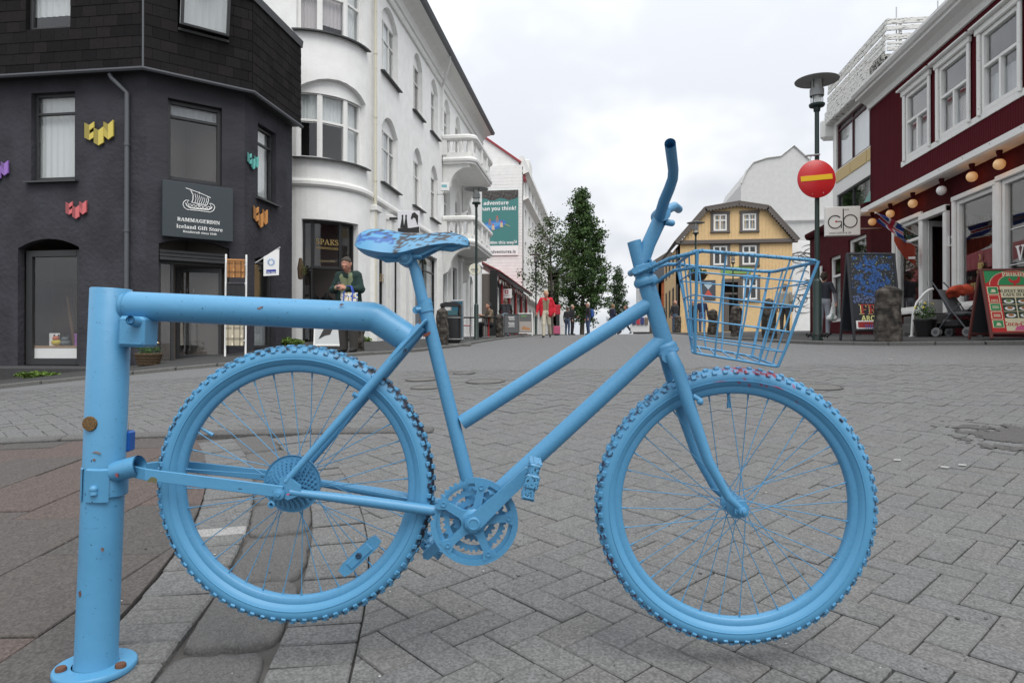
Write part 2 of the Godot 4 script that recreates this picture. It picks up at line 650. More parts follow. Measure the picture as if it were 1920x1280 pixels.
func on_land(x: float, z: float, lift := 0.0) -> Vector3:
	return Vector3(x, land(x, z) + lift, z)

func land_up(x: float, z: float) -> Vector3:
	var e := 0.3
	return Vector3(land(x - e, z) - land(x + e, z), 2 * e, land(x, z - e) - land(x, z + e)).normalized()

# left and right kerb lines, in plan
var KERB_L := [Vector2(-30, -5.6), Vector2(-14, -8.2), Vector2(-9, -9.1), Vector2(-7.2, -9.7), Vector2(-5.6, -10.5), Vector2(-4.4, -11.3), Vector2(-3.8, -12.2), Vector2(-3.6, -13.2), Vector2(-3.55, -16), Vector2(-3.5, -40), Vector2(-3.5, -110)]
var KERB_R := [Vector2(40, -9.2), Vector2(14, -10.0), Vector2(8, -10.4), Vector2(5.6, -10.9), Vector2(4.5, -11.5), Vector2(3.8, -12.4), Vector2(3.5, -13.6), Vector2(3.4, -16), Vector2(3.4, -40), Vector2(3.4, -110)]
const KERB_H := 0.05

func walk(x: float, z: float) -> Vector3:   # standing height on the raised footways
	return on_land(x, z, KERB_H)

func fine(line: Array, step: float) -> Array:
	var out := []
	for k in line.size() - 1:
		var a: Vector2 = line[k]
		var b: Vector2 = line[k + 1]
		var n: int = max(1, int(ceil(a.distance_to(b) / step)))
		for j in n: out.append(a.lerp(b, float(j) / n))
	out.append(line[-1])
	return out

# footway sheet between the kerb line and a far edge `reach` metres to the side `sd`
func footway(line: Array, towards: Vector2, called: String, m: Material, km: Material, kerb_label: String):
	var g := geo()
	var pts := fine(line, 1.0)
	var rows := []
	for p in pts:
		var row := []
		for k in 13:
			var q: Vector2 = p.lerp(Vector2(towards.x, p.y if abs(p.y) > 16.5 else lerp(towards.y, p.y, clamp((abs(p.y) - 9.0) / 7.5, 0.0, 1.0))), pow(k / 12.0, 1.5))
			row.append(on_land(q.x, q.y, KERB_H))
		rows.append(row)
	for i in rows.size() - 1:
		for k in 12: g.oquad(rows[i][k], rows[i + 1][k], rows[i + 1][k + 1], rows[i][k + 1], Vector3.UP)
	struct(called, g, m)
	# kerb stones along the edge: near ones one by one
	var root := struct("kerb", kerb_bed(line), km)
	var acc := fine(line, 0.8)
	var rest := geo()
	var many := 0
	for i in acc.size() - 1:
		var a: Vector2 = acc[i]
		var b: Vector2 = acc[i + 1]
		var mid := (a + b) * 0.5
		var dd := (b - a).normalized()
		var ln := a.distance_to(b)
		var h0 := land(a.x, a.y)
		var h1 := land(b.x, b.y)
		var bs := Basis(Vector3(dd.x, (h1 - h0) / ln, dd.y).normalized(), Vector3.UP, Vector3(-dd.y, 0, dd.x))
		var ce := Vector3(mid.x, (h0 + h1) * 0.5 + KERB_H - 0.075 + rng.randf_range(-0.004, 0.006), mid.y)
		if mid.y > -24 and abs(mid.x) < 13 and many < 90:
			many += 1
			obj("kerb_stone", geo().box(Vector3.ZERO, Vector3(ln - 0.01, 0.17, 0.13), 0.012), km, root).transform = Transform3D(bs, ce)
		elif mid.y > -70:
			rest.box(ce, Vector3(ln - 0.01, 0.17, 0.13), 0.012, bs)
	obj("kerb_stones", rest, km, root).set_meta("kind", "stuff")
	root.set_meta("label", kerb_label)

func kerb_bed(line: Array) -> Geo:
	var g := geo()
	var pts := []
	for p in fine(line, 1.0): pts.append(on_land(p.x, p.y, KERB_H - 0.04))
	g.moulding(pts, [Vector2(-0.055, -0.2), Vector2(0.055, -0.2), Vector2(0.055, 0), Vector2(-0.055, 0)])
	return g

func cam(X: float, D: float) -> Vector2:    # plan position of a point X right of and D ahead of the viewpoint
	var f := deg_to_rad(YAW)
	return Vector2(X * cos(f) - D * sin(f), -(X * sin(f) + D * cos(f)))

func build_ground():
	land_setup()
	# earth and bedding everywhere, to the horizon
	var g := geo()
	var xs := []
	var zs := []
	for v in [-400, -200, -120, -60, -40, -28, -20]: xs.append(float(v))
	for k in 61: xs.append(-15.0 + k * 0.5)
	for v in [20, 28, 40, 60, 120, 200, 400]: xs.append(float(v))
	for v in [60, 30, 15, 8, 4]: zs.append(float(v))
	for k in 71: zs.append(2.0 - k * 0.5)
	for v in [-36, -40, -45, -50, -56, -62, -70, -80, -95, -110, -160, -260, -420]: zs.append(float(v))
	var hh := []
	for z in zs:
		var row := []
		for x in xs: row.append(Vector3(x, land(x, z) - 0.03, z))
		hh.append(row)
	for i in zs.size() - 1:
		for j in xs.size() - 1: g.oquad(hh[i][j], hh[i][j + 1], hh[i + 1][j + 1], hh[i + 1][j], Vector3.UP)
	struct("ground", g, M.bedding)
	# carriageway beyond the part where single bricks can be made out
	var road := geo()
	for i in zs.size() - 1:
		if zs[i] > -8.0 or zs[i] < -95: continue
		for j in xs.size() - 1:
			if xs[j] < -28 or xs[j] >= 40: continue
			var up := Vector3.UP * 0.03
			road.oquad(hh[i][j] + up, hh[i][j + 1] + up, hh[i + 1][j + 1] + up, hh[i + 1][j] + up, Vector3.UP)
	var road_o := struct("road", road, M.road)
	road_o.set_meta("label", "grey paved street rising between the shop fronts")
	footway(KERB_L, Vector2(-16.0, -14.0), "pavement", M.asphalt, M.kerb, "low grey kerb along the left footway")
	footway(KERB_R, Vector2(18.0, -14.0), "pavement", M.asphalt, M.kerb, "low grey kerb along the right footway")
	# herringbone bricks
	var az := deg_to_rad(42.0 + YAW)
	var ax := Vector2(cos(az), -sin(az))
	var ay := Vector2(sin(az), cos(az))
	var list := []
	for i in range(-95, 96):
		for j in range(-95, 96):
			var k := posmod(i - j, 4)
			if k != 0 and k != 3: continue
			var c := Vector2(i + 1.0, j + 0.5) if k == 0 else Vector2(i + 0.5, j + 1.0)
			var p := cam(0.1, 5.2) + (ax * c.x + ay * c.y) * 0.1
			if p.y < -8.15: continue
			var q := to_cam(p)
			if q.y < 1.2 or q.y > 9.5 or abs(q.x) > 0.8 * q.y + 0.35: continue
			var cutq := false
			if band_of(q) > 0 or (q.y < ISLAND_D + 0.3 and absf(across(q)) < 0.12 or absf(q.y - ISLAND_D - 0.14) < 0.12 and across(q) < 0.1):
				cutq = true
			if cutq:
				# a brick cut to the edge of the paved corner
				var hx := (ax if k == 0 else ay) * 0.0978
				var hy := (ay if k == 0 else ax) * 0.0478
				var poly := PackedVector2Array()
				for cc in [[-1, -1], [1, -1], [1, 1], [-1, 1]]: poly.append(to_cam(p + hx * cc[0] + hy * cc[1]))
				var left := PackedVector2Array([Vector2(-9, ISLAND_D + 0.14), Vector2(-9, 0.5)])
				for e in 21: left.append(Vector2(edge(0.5 + e * (ISLAND_D - 0.36) / 20.0) + 0.003, 0.5 + e * (ISLAND_D - 0.36) / 20.0))
				for piece in Geometry2D.clip_polygons(poly, left):
					if piece.size() < 3: continue
					obj("cut_brick", paver(piece, rng.randf_range(-0.002, 0.002), 0.05), M.bricks[rng.randi() % M.bricks.size()], road_o)
				continue
			list.append([q.y + abs(q.x) * 0.2, p, k == 0])
	list.sort_custom(func(a, b): return a[0] < b[0])
	var brick := geo().box(Vector3(0, -0.03, 0), Vector3(0.1965, 0.06, 0.0965), 0.0035).mesh()
	var rest := geo()
	var parts := 0
	for e in list:
		var p: Vector2 = e[1]
		var up := land_up(p.x, p.y)
		var d2 := ax if e[2] else ay
		d2 = d2.rotated(rng.randf_range(-0.008, 0.008))
		var xx := Vector3(d2.x, 0, d2.y)
		xx = (xx - up * xx.dot(up)).normalized()
		var b := Basis(xx, up, xx.cross(up))
		b = b * Basis(Vector3.RIGHT, rng.randf_range(-0.012, 0.012))
		var at := on_land(p.x, p.y, rng.randf_range(-0.0025, 0.002))
		var q := to_cam(p)
		if parts < 300 and abs(q.x) < 0.77 * q.y + 0.1 and q.y > 1.5:
			parts += 1
			obj("brick", brick, M.bricks[rng.randi() % M.bricks.size()], road_o).transform = Transform3D(b, at)
		else:
			var s := rng.randf_range(0.92, 1.05)
			rest.paint(Color(s, s * rng.randf_range(0.985, 1.01), s * rng.randf_range(0.97, 1.02)))
			rest.box(at - up * 0.03, Vector3(0.1965, 0.06, 0.0965), 0.0035 if q.y < 5.0 else 0.0, b)
	obj("bricks", rest, M.brick_far, road_o).set_meta("kind", "stuff")
	build_island()

func to_cam(p: Vector2) -> Vector2:
	var f := deg_to_rad(YAW)
	return Vector2(p.x * cos(f) - p.y * sin(f), -p.x * sin(f) - p.y * cos(f))

const ISLAND_D := 4.35
# 0 brick field, 1 outer course, 2 kerb stones, 3 inner course, 4 slabs; q is (right of, ahead of) the viewpoint
func across(q: Vector2) -> float:
	return q.x - edge(q.y)
func edge(D: float) -> float:     # outer edge of the paved corner, curving away to the left
	var t := D - 1.82
	return -0.405 - 0.116 * t - 0.1 * t * max(t, 0.0)
func band_of(q: Vector2) -> int:
	if q.y > ISLAND_D + 0.14: return 0
	var s := across(q)
	if s > 0.0: return 0
	if s > -0.205: return 1
	if s > -0.46: return 2
	if s > -0.675: return 3
	return 4

func build_island():
	# the paved corner the barrier stands on: slabs edged by a brick course, long kerb stones and another course
	var f := deg_to_rad(YAW)
	var base := struct("island", island_bed(), M.bedding)
	base.set_meta("label", "worn paved corner with brown slabs and brick edging")
	var put := func(called: String, s: float, D: float, w: float, l: float, h: float, bev: float, m: Material, jit: float):
		var dir := Vector2(edge(D + 0.1) - edge(D - 0.1), 0.2).normalized()
		var x := edge(D) + s * dir.y
		var y := D - s * dir.x * 0.5
		var p := cam(x, y)
		var d2 := cam(x + dir.x, y + dir.y) - p
		d2 = d2.rotated(rng.randf_range(-jit, jit))
		var up := land_up(p.x, p.y)
		var zz := Vector3(d2.x, 0, d2.y).normalized()
		zz = (zz - up * zz.dot(up)).normalized()
		var b := Basis(up.cross(zz), up, zz) * Basis(Vector3.RIGHT, rng.randf_range(-jit, jit) * 0.5) * Basis(Vector3.BACK, rng.randf_range(-jit, jit) * 0.5)
		var gg = worn_stone(w, l, h) if called == "kerb_stone" else geo().box(Vector3(0, -h / 2, 0), Vector3(w, h, l), bev)
		obj(called, gg, m, base).transform = Transform3D(b, on_land(p.x, p.y, rng.randf_range(-0.004, 0.004) * (1.0 + jit * 20.0)))
	var D := 1.3
	while D < ISLAND_D:
		put.call("edging_brick", -0.1025, D, 0.197, 0.0975, 0.07, 0.004, M.bricks[rng.randi() % M.bricks.size()], 0.02)
		put.call("edging_brick", -0.568, D + 0.03, 0.208, 0.099, 0.07, 0.006, M.brick_pale if absf(D - 2.65) < 0.05 else M.bricks[rng.randi() % M.bricks.size()], 0.035)
		D += 0.1035
	D = 1.45
	while D < ISLAND_D:
		var l: float = rng.randf_range(0.4, 0.54)
		put.call("kerb_stone", -0.333, D + l / 2 - 0.2, 0.238, l - 0.02, 0.12, 0.022, M.stones[rng.randi() % 2], 0.02)
		D += l
	# slabs in rows with offset joints, cut to the curve of the edging
	var keep := PackedVector2Array([Vector2(-9, ISLAND_D), Vector2(-9, 0.4)])
	for e in 25: keep.append(Vector2(edge(0.4 + e * (ISLAND_D - 0.4) / 24.0) - 0.682, 0.4 + e * (ISLAND_D - 0.4) / 24.0))
	for row in 11:
		var x0 := -0.82 - 0.42 * (row + 1)
		D = 0.75 + (0.31 if row % 2 else 0.0) + rng.randf_range(0, 0.12)
		while D < ISLAND_D:
			var l := rng.randf_range(0.55, 0.66)
			var k := 0.05 * (D - 2.0)     # the rows run a little to the right as they go away
			var q := PackedVector2Array([Vector2(x0 + 0.003 + k, D + 0.003), Vector2(x0 + 0.417 + k, D + 0.003), Vector2(x0 + 0.417 + k + 0.05 * l, D + l - 0.003), Vector2(x0 + 0.003 + k + 0.05 * l, D + l - 0.003)])
			for piece in Geometry2D.intersect_polygons(q, keep):
				if piece.size() > 2: obj("slab", paver(piece, rng.randf_range(-0.003, 0.003), 0.05), M.slabs[rng.randi() % M.slabs.size()], base)
			D += l
	# far edge of the corner: one row of kerb stones
	var x := -0.9
	while x > -6.5:
		var p := cam(x, ISLAND_D + 0.07)
		var up := land_up(p.x, p.y)
		var xx := (cam(x + 1, ISLAND_D + 0.07) - p)
		var x3 := Vector3(xx.x, 0, xx.y).normalized()
		x3 = (x3 - up * x3.dot(up)).normalized()
		obj("kerb_stone", geo().box(Vector3(0, -0.04, 0), Vector3(0.78, 0.1, 0.12), 0.01), M.stones[rng.randi() % 2], base).transform = Transform3D(Basis(x3, up, x3.cross(up)), on_land(p.x, p.y, 0.008))
		x -= 0.8

# a flat stone cut to an outline given right of and ahead of the viewpoint, with a small arris
func paver(piece: PackedVector2Array, lift: float, h: float) -> Geo:
	var g := geo()
	var top := []
	var mid := []
	var bot := []
	var ce := Vector2.ZERO
	for p in piece: ce += p / piece.size()
	for p in piece:
		var i := p - (p - ce).normalized() * 0.004
		var w := cam(p.x, p.y)
		var wi := cam(i.x, i.y)
		top.append(on_land(wi.x, wi.y, lift))
		mid.append(on_land(w.x, w.y, lift - 0.004))
		bot.append(on_land(w.x, w.y, lift - h))
	var ids := Geometry2D.triangulate_polygon(piece)
	for m in range(0, ids.size(), 3): g.otri(top[ids[m]], top[ids[m + 1]], top[ids[m + 2]], Vector3.UP)
	var c3 := cam(ce.x, ce.y)
	for k in piece.size():
		var j := (k + 1) % piece.size()
		var o: Vector3 = (mid[k] + mid[j]) * 0.5 - Vector3(c3.x, mid[k].y, c3.y)
		g.oquad(top[k], top[j], mid[j], mid[k], o + Vector3.UP * 0.2)
		g.oquad(mid[k], mid[j], bot[j], bot[k], o)
	return g

func worn_stone(w: float, l: float, h: float) -> ArrayMesh:
	var n := FastNoiseLite.new()
	n.seed = rng.randi() % 1000
	n.frequency = 6.0
	var g := geo()
	var rings := [[1.0, -h], [1.0, -0.03], [0.985, -0.014], [0.955, -0.005], [0.88, 0.0], [0.45, 0.003], [0.0, 0.004]]
	var P := func(i: int, j: int) -> Vector3:
		var a := TAU * j / 40
		var c := cos(a)
		var s := sin(a)
		var r: float = pow(pow(absf(c), 7.0) + pow(absf(s), 7.0), -1.0 / 7.0) * rings[i][0]
		var q := Vector3(c * r * w / 2, rings[i][1], s * r * l / 2)
		q += Vector3(c, 0, s) * n.get_noise_2d(c * 2.0, s * 2.0) * 0.012 * rings[i][0]
		return q + Vector3.UP * n.get_noise_3dv(q * 4.0) * (0.004 if i > 1 else 0.0)
	for i in rings.size() - 1:
		for j in 40: g.quad(P.call(i, j), P.call(i + 1, j), P.call(i + 1, (j + 1) % 40), P.call(i, (j + 1) % 40))
	return smooth(g)

func island_bed() -> Geo:
	var g := geo()
	for i in 14:
		for k in 12:
			var q := []
			for o in [[0, 0], [1, 0], [1, 1], [0, 1]]:
				var D: float = 0.7 + (k + o[1]) * (ISLAND_D + 0.05 - 0.7) / 12.0
				var xr: float = edge(D)
				var p := cam(lerp(-4.8, xr, (i + o[0]) / 14.0), D)
				q.append(on_land(p.x, p.y, -0.02))
			g.oquad(q[0], q[1], q[2], q[3], Vector3.UP)
	return g

# ---------------------------------------------------------------- the bicycle and its barrier
# Both are laid out in the bicycle's own plane: x along it towards the front wheel, y up, z towards the drive side; origin at eye height.
func ring(g: Geo, r0: float, r1: Callable, n: int, z0: float, z1: float):
	for j in n:
		var a := TAU * j / n
		var b := TAU * (j + 1) / n
		var ra: float = r1.call(j)
		var rb: float = r1.call((j + 1) % n)
		var da := Vector3(cos(a), sin(a), 0)
		var db := Vector3(cos(b), sin(b), 0)
		var Z0 := Vector3(0, 0, z0)
		var Z1 := Vector3(0, 0, z1)
		g.oquad(da * r0 + Z1, db * r0 + Z1, db * rb + Z1, da * ra + Z1, Vector3.BACK)
		g.oquad(da * r0 + Z0, db * r0 + Z0, db * rb + Z0, da * ra + Z0, Vector3.FORWARD)
		g.oquad(da * ra + Z0, db * rb + Z0, db * rb + Z1, da * ra + Z1, da)
		g.oquad(da * r0 + Z0, db * r0 + Z0, db * r0 + Z1, da * r0 + Z1, -da)

func build_wheel(bike: Node3D, called: String, c: Vector3, turn: float, front: bool) -> Node3D:
	var w := Node3D.new()
	w.name = called
	bike.add_child(w)
	w.position = c
	w.rotation.y = turn
	var axis := Transform3D(Basis(Vector3.RIGHT, PI / 2), Vector3.ZERO)
	# tyre: casing with side ribs, then rows of knobs
	var g := geo()
	var prof := []
	for k in 19:
		var a := lerpf(-2.55, 2.55, k / 18.0)
		prof.append(Vector2(0.3045 + 0.0245 * cos(a), 0.0245 * sin(a)))
	prof.reverse()
	g.at(axis).lathe(prof, 288)
	for s in [-1.0, 1.0]:
		var p2 := []
		for k in 7:
			var a := TAU * k / 6.0
			p2.append(Vector2(0.298 + 0.0016 * cos(a), s * 0.0238 + 0.0016 * sin(a)))
		p2.reverse()
		g.lathe(p2, 96)
	var nz := FastNoiseLite.new()
	nz.seed = 11 if front else 4
	nz.frequency = 0.9
	# paint: blue all over, worn to black rubber between the knobs in places, old red coat on the front one
	var chips := func(p: Vector3) -> Color:
		var r := Vector2(p.x, p.y)
		var a := rad_to_deg(r.angle())
		var tread := r.length() > 0.318
		var v := nz.get_noise_3dv(p * 60.0)
		var v2 := nz.get_noise_3dv(p * 9.0 + Vector3(7, 3, 1))
		if front:
			var red := (a > 72 and a < 96) or (a > -165 and a < -100)
			if tread and red and v > (-0.12 if a > 0 else -0.02): return Color(0.22, 0.012, 0.03) if a > 0 else Color(0.1, 0.012, 0.03)
			if not tread and a > 60 and a < 100 and v > 0.42: return Color(0.3, 0.03, 0.08)
			if tread and v > 0.12: return Color(0.02, 0.03, 0.07)
		else:
			if tread and v + v2 * 0.6 > (-0.32 if a > -30 and a < 58 else (0.0 if a > 100 or a < -150 else 0.14)): return Color(0.008, 0.012, 0.025)
			if not tread and a > -110 and a < -60 and v > 0.5: return Color(0.4, 0.1, 0.25)
		return PAINT
	g.tinted = true
	for k in g.V.size(): g.C[k] = chips.call(g.V[k])
	var tyre := obj("tyre", g, M.painted, w)
	var kn := geo()
	var n := 80
	for j in n:
		var a0 := TAU * j / n
		for rowi in 4:
			var th: float = [-0.95, -0.33, 0.33, 0.95][rowi]
			var a := a0 + (0.5 if rowi in [1, 2] else 0.0) * TAU / n + (0.18 if rowi == 2 else 0.0) * TAU / n
			var rad := Vector3(cos(a), sin(a), 0)
			var tan_ := Vector3(-sin(a), cos(a), 0)
			var out := rad * cos(th) + Vector3.BACK * sin(th)
			var side := out.cross(tan_)
			var pos := rad * 0.3045 + out * 0.0249
			var sz := Vector3(0.0112, 0.0068, 0.0105) if rowi in [0, 3] else Vector3(0.0108, 0.0066, 0.0105)
			kn.box(pos, sz * rng.randf_range(0.93, 1.05), 0.0012, Basis(tan_, out, -side) * Basis(Vector3.UP, rng.randf_range(-0.15, 0.15)))
	kn.tinted = true
	for k in kn.V.size():
		var p := kn.V[k]
		var a := rad_to_deg(Vector2(p.x, p.y).angle())
		kn.C[k] = PAINT
		if front and a > 74 and a < 92 and nz.get_noise_3dv(p * 45.0) > 0.05: kn.C[k] = Color(0.26, 0.014, 0.035)
		elif nz.get_noise_3dv(p * 55.0 + Vector3.ONE) > (0.3 if front else (0.2 if a > -30 and a < 70 else 0.34)): kn.C[k] = Color(0.02, 0.03, 0.055)
	obj("tread_knobs", kn, M.painted, tyre)
	# rim
	var r := geo().at(axis)
	r.lathe([Vector2(0.2855, -0.0135), Vector2(0.2885, -0.0125), Vector2(0.2885, 0.0125), Vector2(0.2855, 0.0135), Vector2(0.2715, 0.0128), Vector2(0.2672, 0.008), Vector2(0.266, 0.0), Vector2(0.2672, -0.008), Vector2(0.2715, -0.0128), Vector2(0.2855, -0.0135)].map(func(v): return v), 96)
	obj("rim", r, M.blue, w)
	var valve := geo()
	var va := 1.62 if front else 2.62
	var vd := Vector3(cos(va), sin(va), 0)
	valve.tube([vd * 0.267, vd * 0.236], 0.0033, 8).tube([vd * 0.244, vd * 0.232], 0.0048, 8)
	obj("valve", valve, M.blue, w)
	# hub
	var h := geo().at(axis)
	if front:
		h.lathe([Vector2(0.0, -0.056), Vector2(0.008, -0.056), Vector2(0.008, -0.036), Vector2(0.024, -0.034), Vector2(0.024, -0.028), Vector2(0.012, -0.024), Vector2(0.011, 0), Vector2(0.012, 0.024), Vector2(0.024, 0.028), Vector2(0.024, 0.034), Vector2(0.008, 0.036), Vector2(0.008, 0.056), Vector2(0.0, 0.056)], 20)
	else:
		h.lathe([Vector2(0.0, -0.06), Vector2(0.008, -0.06), Vector2(0.008, -0.036), Vector2(0.026, -0.034), Vector2(0.026, -0.028), Vector2(0.016, -0.022), Vector2(0.016, 0.012), Vector2(0.026, 0.014), Vector2(0.026, 0.019), Vector2(0.012, 0.021), Vector2(0.012, 0.05), Vector2(0.0, 0.05)], 20)
	obj("hub", h, M.blue, w)
	for j in 36:
		var s := 1.0 if j % 2 else -1.0
		var a := TAU * (j + 0.25) / 36.0
		var lean := 0.95 if (j / 2) % 2 else -0.95
		var zi: float = (0.031 * s) if front else (0.016 if s > 0 else -0.031)
		var p0 := Vector3(cos(a + lean), sin(a + lean), 0) * 0.023 + Vector3(0, 0, zi)
		var p1 := Vector3(cos(a), sin(a), 0) * 0.268 + Vector3(0, 0, s * 0.003)
		var sp := geo().tube([p0, p1], 0.00115, 5, false).tube([p1.lerp(p0, 0.055), p1], 0.0021, 6)
		obj("spoke", sp, M.blue, w)
	return w

func build_bike():
	var bike := thing("bicycle", "sky blue painted bicycle with wire basket welded to the barrier", "bicycle", EYE + Vector3(-sin(deg_to_rad(YAW)), 0, -cos(deg_to_rad(YAW))) * 1.634, deg_to_rad(YAW))
	var b: Material = M.blue
	build_wheel(bike, "rear_wheel", Vector3(-0.5145, -0.3332, 0), 0.0, false)
	build_wheel(bike, "front_wheel", Vector3(0.5311, -0.3842, 0), deg_to_rad(-3.5), true)
	# frame tubes, each a part
	var tubes := [
		["seat_tube", [Vector3(-0.0945, -0.374, 0), Vector3(-0.2081, 0.0855, 0)], 0.0165],
		["top_tube", [Vector3(-0.12, -0.1877, 0), Vector3(0.3421, 0.1047, 0)], 0.0178],
		["down_tube", [Vector3(-0.0894, -0.4047, 0), Vector3(0.3613, 0.0089, 0)], 0.0205],
		["head_tube", [Vector3(0.3204, 0.1506, 0), Vector3(0.3689, -0.0089, 0)], 0.0205]]
	for t in tubes: obj(t[0], geo().tube(t[1], t[2], 20), b, bike)
	for z in [1.0, -1.0]:
		obj("seat_stay", geo().tube([Vector3(-0.2145, 0.0421, 0) + Vector3(0, 0, z * 0.022), Vector3(-0.3128, -0.0753, 0) + Vector3(0, 0, z * 0.034), Vector3(-0.5208, -0.3166, 0) + Vector3(0, 0, z * 0.064)], [0.0125, 0.0115, 0.0075], 14), b, bike)
		obj("chain_stay", geo().tube([Vector3(-0.5106, -0.3396, 0) + Vector3(0, 0, z * 0.064), Vector3(-0.3319, -0.3651, 0) + Vector3(0, 0, z * 0.05), Vector3(-0.1021, -0.4021, 0) + Vector3(0, 0, z * 0.03)], [0.0085, 0.0125, 0.0125], 14), b, bike)
		obj("dropout", geo().at(Transform3D(Basis(), Vector3(-0.5145, -0.3332, 0) + Vector3(0, 0, z * 0.066))).slab([Vector2(-0.018, 0.026), Vector2(0.002, 0.03), Vector2(0.03, 0.008), Vector2(0.03, -0.012), Vector2(0.0, -0.024), Vector2(-0.02, -0.012)], -0.0035, 0.0035), b, bike)
	obj("stay_bridge", geo().tube([Vector3(-0.2512, -0.0063, 0.026), Vector3(-0.2594, -0.0065, -0.026)], 0.009, 12), b, bike)
	var br := geo().tube([Vector3(-0.3512, -0.1283, 0.04), Vector3(-0.3688, -0.1151, 0.05)], 0.006, 10)
	obj("brake_boss", br, b, bike)
	br = geo().tube([Vector3(0.4194, -0.1197, 0.055), Vector3(0.4378, -0.1316, 0.06)], 0.006, 10).ball(Vector3(0.4341, -0.1328, 0.06), Vector3.ONE * 0.008)
	obj("brake_boss", br, b, bike)
	# bottom bracket, rings, cranks
	var bb := Vector3(-0.0894, -0.4047, 0)
	var sh := geo().at(Transform3D(Basis(Vector3.RIGHT, PI / 2), bb))
	sh.lathe([Vector2(0, -0.036), Vector2(0.02, -0.036), Vector2(0.021, 0.034), Vector2(0, 0.034)], 20)
	obj("bottom_bracket", sh, b, bike)
	var cs := Node3D.new()
	cs.name = "crankset"
	bike.add_child(cs)
	cs.position = bb + Vector3(0.002, -0.004, 0.052)
	var teeth := func(r: float, h: float) -> Callable:
		return func(j: int) -> float: return r + (h if j % 4 in [1, 2] else 0.0)
	var guard := geo()
	ring(guard, 0.0885, func(j): return 0.1015 if (j < 20 or j > 35) else 0.0885, 72, 0.005, 0.0085)
	obj("chain_guard", guard, b, cs)
	var rings := geo()
	ring(rings, 0.0795, teeth.call(0.0925, 0.0055), 176, -0.002, 0.001)
	ring(rings, 0.0585, teeth.call(0.069, 0.005), 144, -0.009, -0.006)
	ring(rings, 0.036, teeth.call(0.047, 0.005), 96, -0.016, -0.013)
	obj("chainring", rings, b, cs)
	var spider := geo()
	for k in 5:
		var a := deg_to_rad(78.0 + 72.0 * k)
		spider.at(Transform3D(Basis(Vector3.BACK, a), Vector3.ZERO)).slab([Vector2(0.012, -0.019), Vector2(0.036, -0.0095), Vector2(0.07, -0.0085), Vector2(0.086, -0.017), Vector2(0.092, -0.016), Vector2(0.092, 0.016), Vector2(0.086, 0.017), Vector2(0.07, 0.0085), Vector2(0.036, 0.0095), Vector2(0.012, 0.019)], -0.004, 0.0095)
		spider.at(Transform3D(Basis(Vector3.BACK, a) * Basis(Vector3.RIGHT, PI / 2), Basis(Vector3.BACK, a) * Vector3(0.081, 0, 0))).lathe([Vector2(0.006, 0.009), Vector2(0.006, 0.0125), Vector2(0.004, 0.0125), Vector2(0.003, 0.011), Vector2(0, 0.011)], 10)
	spider.at(Transform3D(Basis(Vector3.RIGHT, PI / 2), Vector3.ZERO)).lathe([Vector2(0.03, -0.016), Vector2(0.03, 0.009), Vector2(0.0225, 0.014), Vector2(0.0215, 0.018), Vector2(0.0, 0.018)], 24)
	for k in 5:     # webs joining the arms to the middle ring
		var a := deg_to_rad(78.0 + 72.0 * k)
		spider.at(Transform3D(Basis(Vector3.BACK, a), Vector3.ZERO)).box(Vector3(0.048, 0, -0.007), Vector3(0.05, 0.016, 0.016), 0.003)
	obj("spider", spider, b, cs)
	var ca := 0.7458
	var crank := geo().at(Transform3D(Basis(Vector3.BACK, ca), Vector3(0, 0, 0.02)))
	crank.slab([Vector2(-0.018, -0.008), Vector2(-0.01, -0.017), Vector2(0.008, -0.0185), Vector2(0.1, -0.014), Vector2(0.172, -0.0135), Vector2(0.184, -0.006), Vector2(0.184, 0.006), Vector2(0.172, 0.0135), Vector2(0.1, 0.014), Vector2(0.008, 0.0185), Vector2(-0.01, 0.017), Vector2(-0.018, 0.008)], -0.006, 0.008)
	crank.at(Transform3D(Basis(Vector3.RIGHT, PI / 2), Vector3.ZERO)).lathe([Vector2(0.0155, 0.022), Vector2(0.0155, 0.0305), Vector2(0.0125, 0.0325), Vector2(0.011, 0.0325), Vector2(0.0105, 0.0312), Vector2(0.0, 0.0312)], 24)
	obj("crank", crank, b, cs)
	var crank2 := geo().at(Transform3D(Basis(Vector3.BACK, ca + PI), Vector3(0, 0, -0.115)))
	crank2.slab([Vector2(-0.018, -0.008), Vector2(0.0, -0.018), Vector2(0.1, -0.012), Vector2(0.172, -0.011), Vector2(0.18, 0), Vector2(0.172, 0.011), Vector2(0.1, 0.012), Vector2(0.0, 0.018), Vector2(-0.018, 0.008)], -0.007, 0.007)
	obj("crank", crank2, b, cs)
	pedal(bike, bb + Vector3(cos(ca), sin(ca), 0) * 0.176 + Vector3(0.002, -0.004, 0.115), 1.35, 1.0)
	pedal(bike, bb - Vector3(cos(ca), sin(ca), 0) * 0.172 + Vector3(0.0, 0.0, -0.115), -0.6, -1.0)
	# cassette and guard disc
	var hubp := Vector3(-0.5196, -0.3294, 0)
	var cas := geo()
	for k in 7:
		var rr: float = 0.06 - k * 0.0062
		var nn := 28 - k * 2
		cas.X = Transform3D(Basis(Vector3.BACK, k * 0.13), hubp)
		ring(cas, rr - 0.011, func(j): return rr + (0.0 if j % 4 in [1, 2] else -0.007), nn * 4, 0.022 + k * 0.0052, 0.024 + k * 0.0052)
		cas.X = Transform3D(Basis(), hubp)
		ring(cas, 0.008, func(_j): return rr - 0.0095, 32, 0.0195 + k * 0.0052, 0.0222 + k * 0.0052)
	obj("cassette", cas, b, bike)
	var disc := geo()
	disc.X = Transform3D(Basis(), hubp)
	ring(disc, 0.014, func(_j): return 0.066, 48, 0.0165, 0.0185)
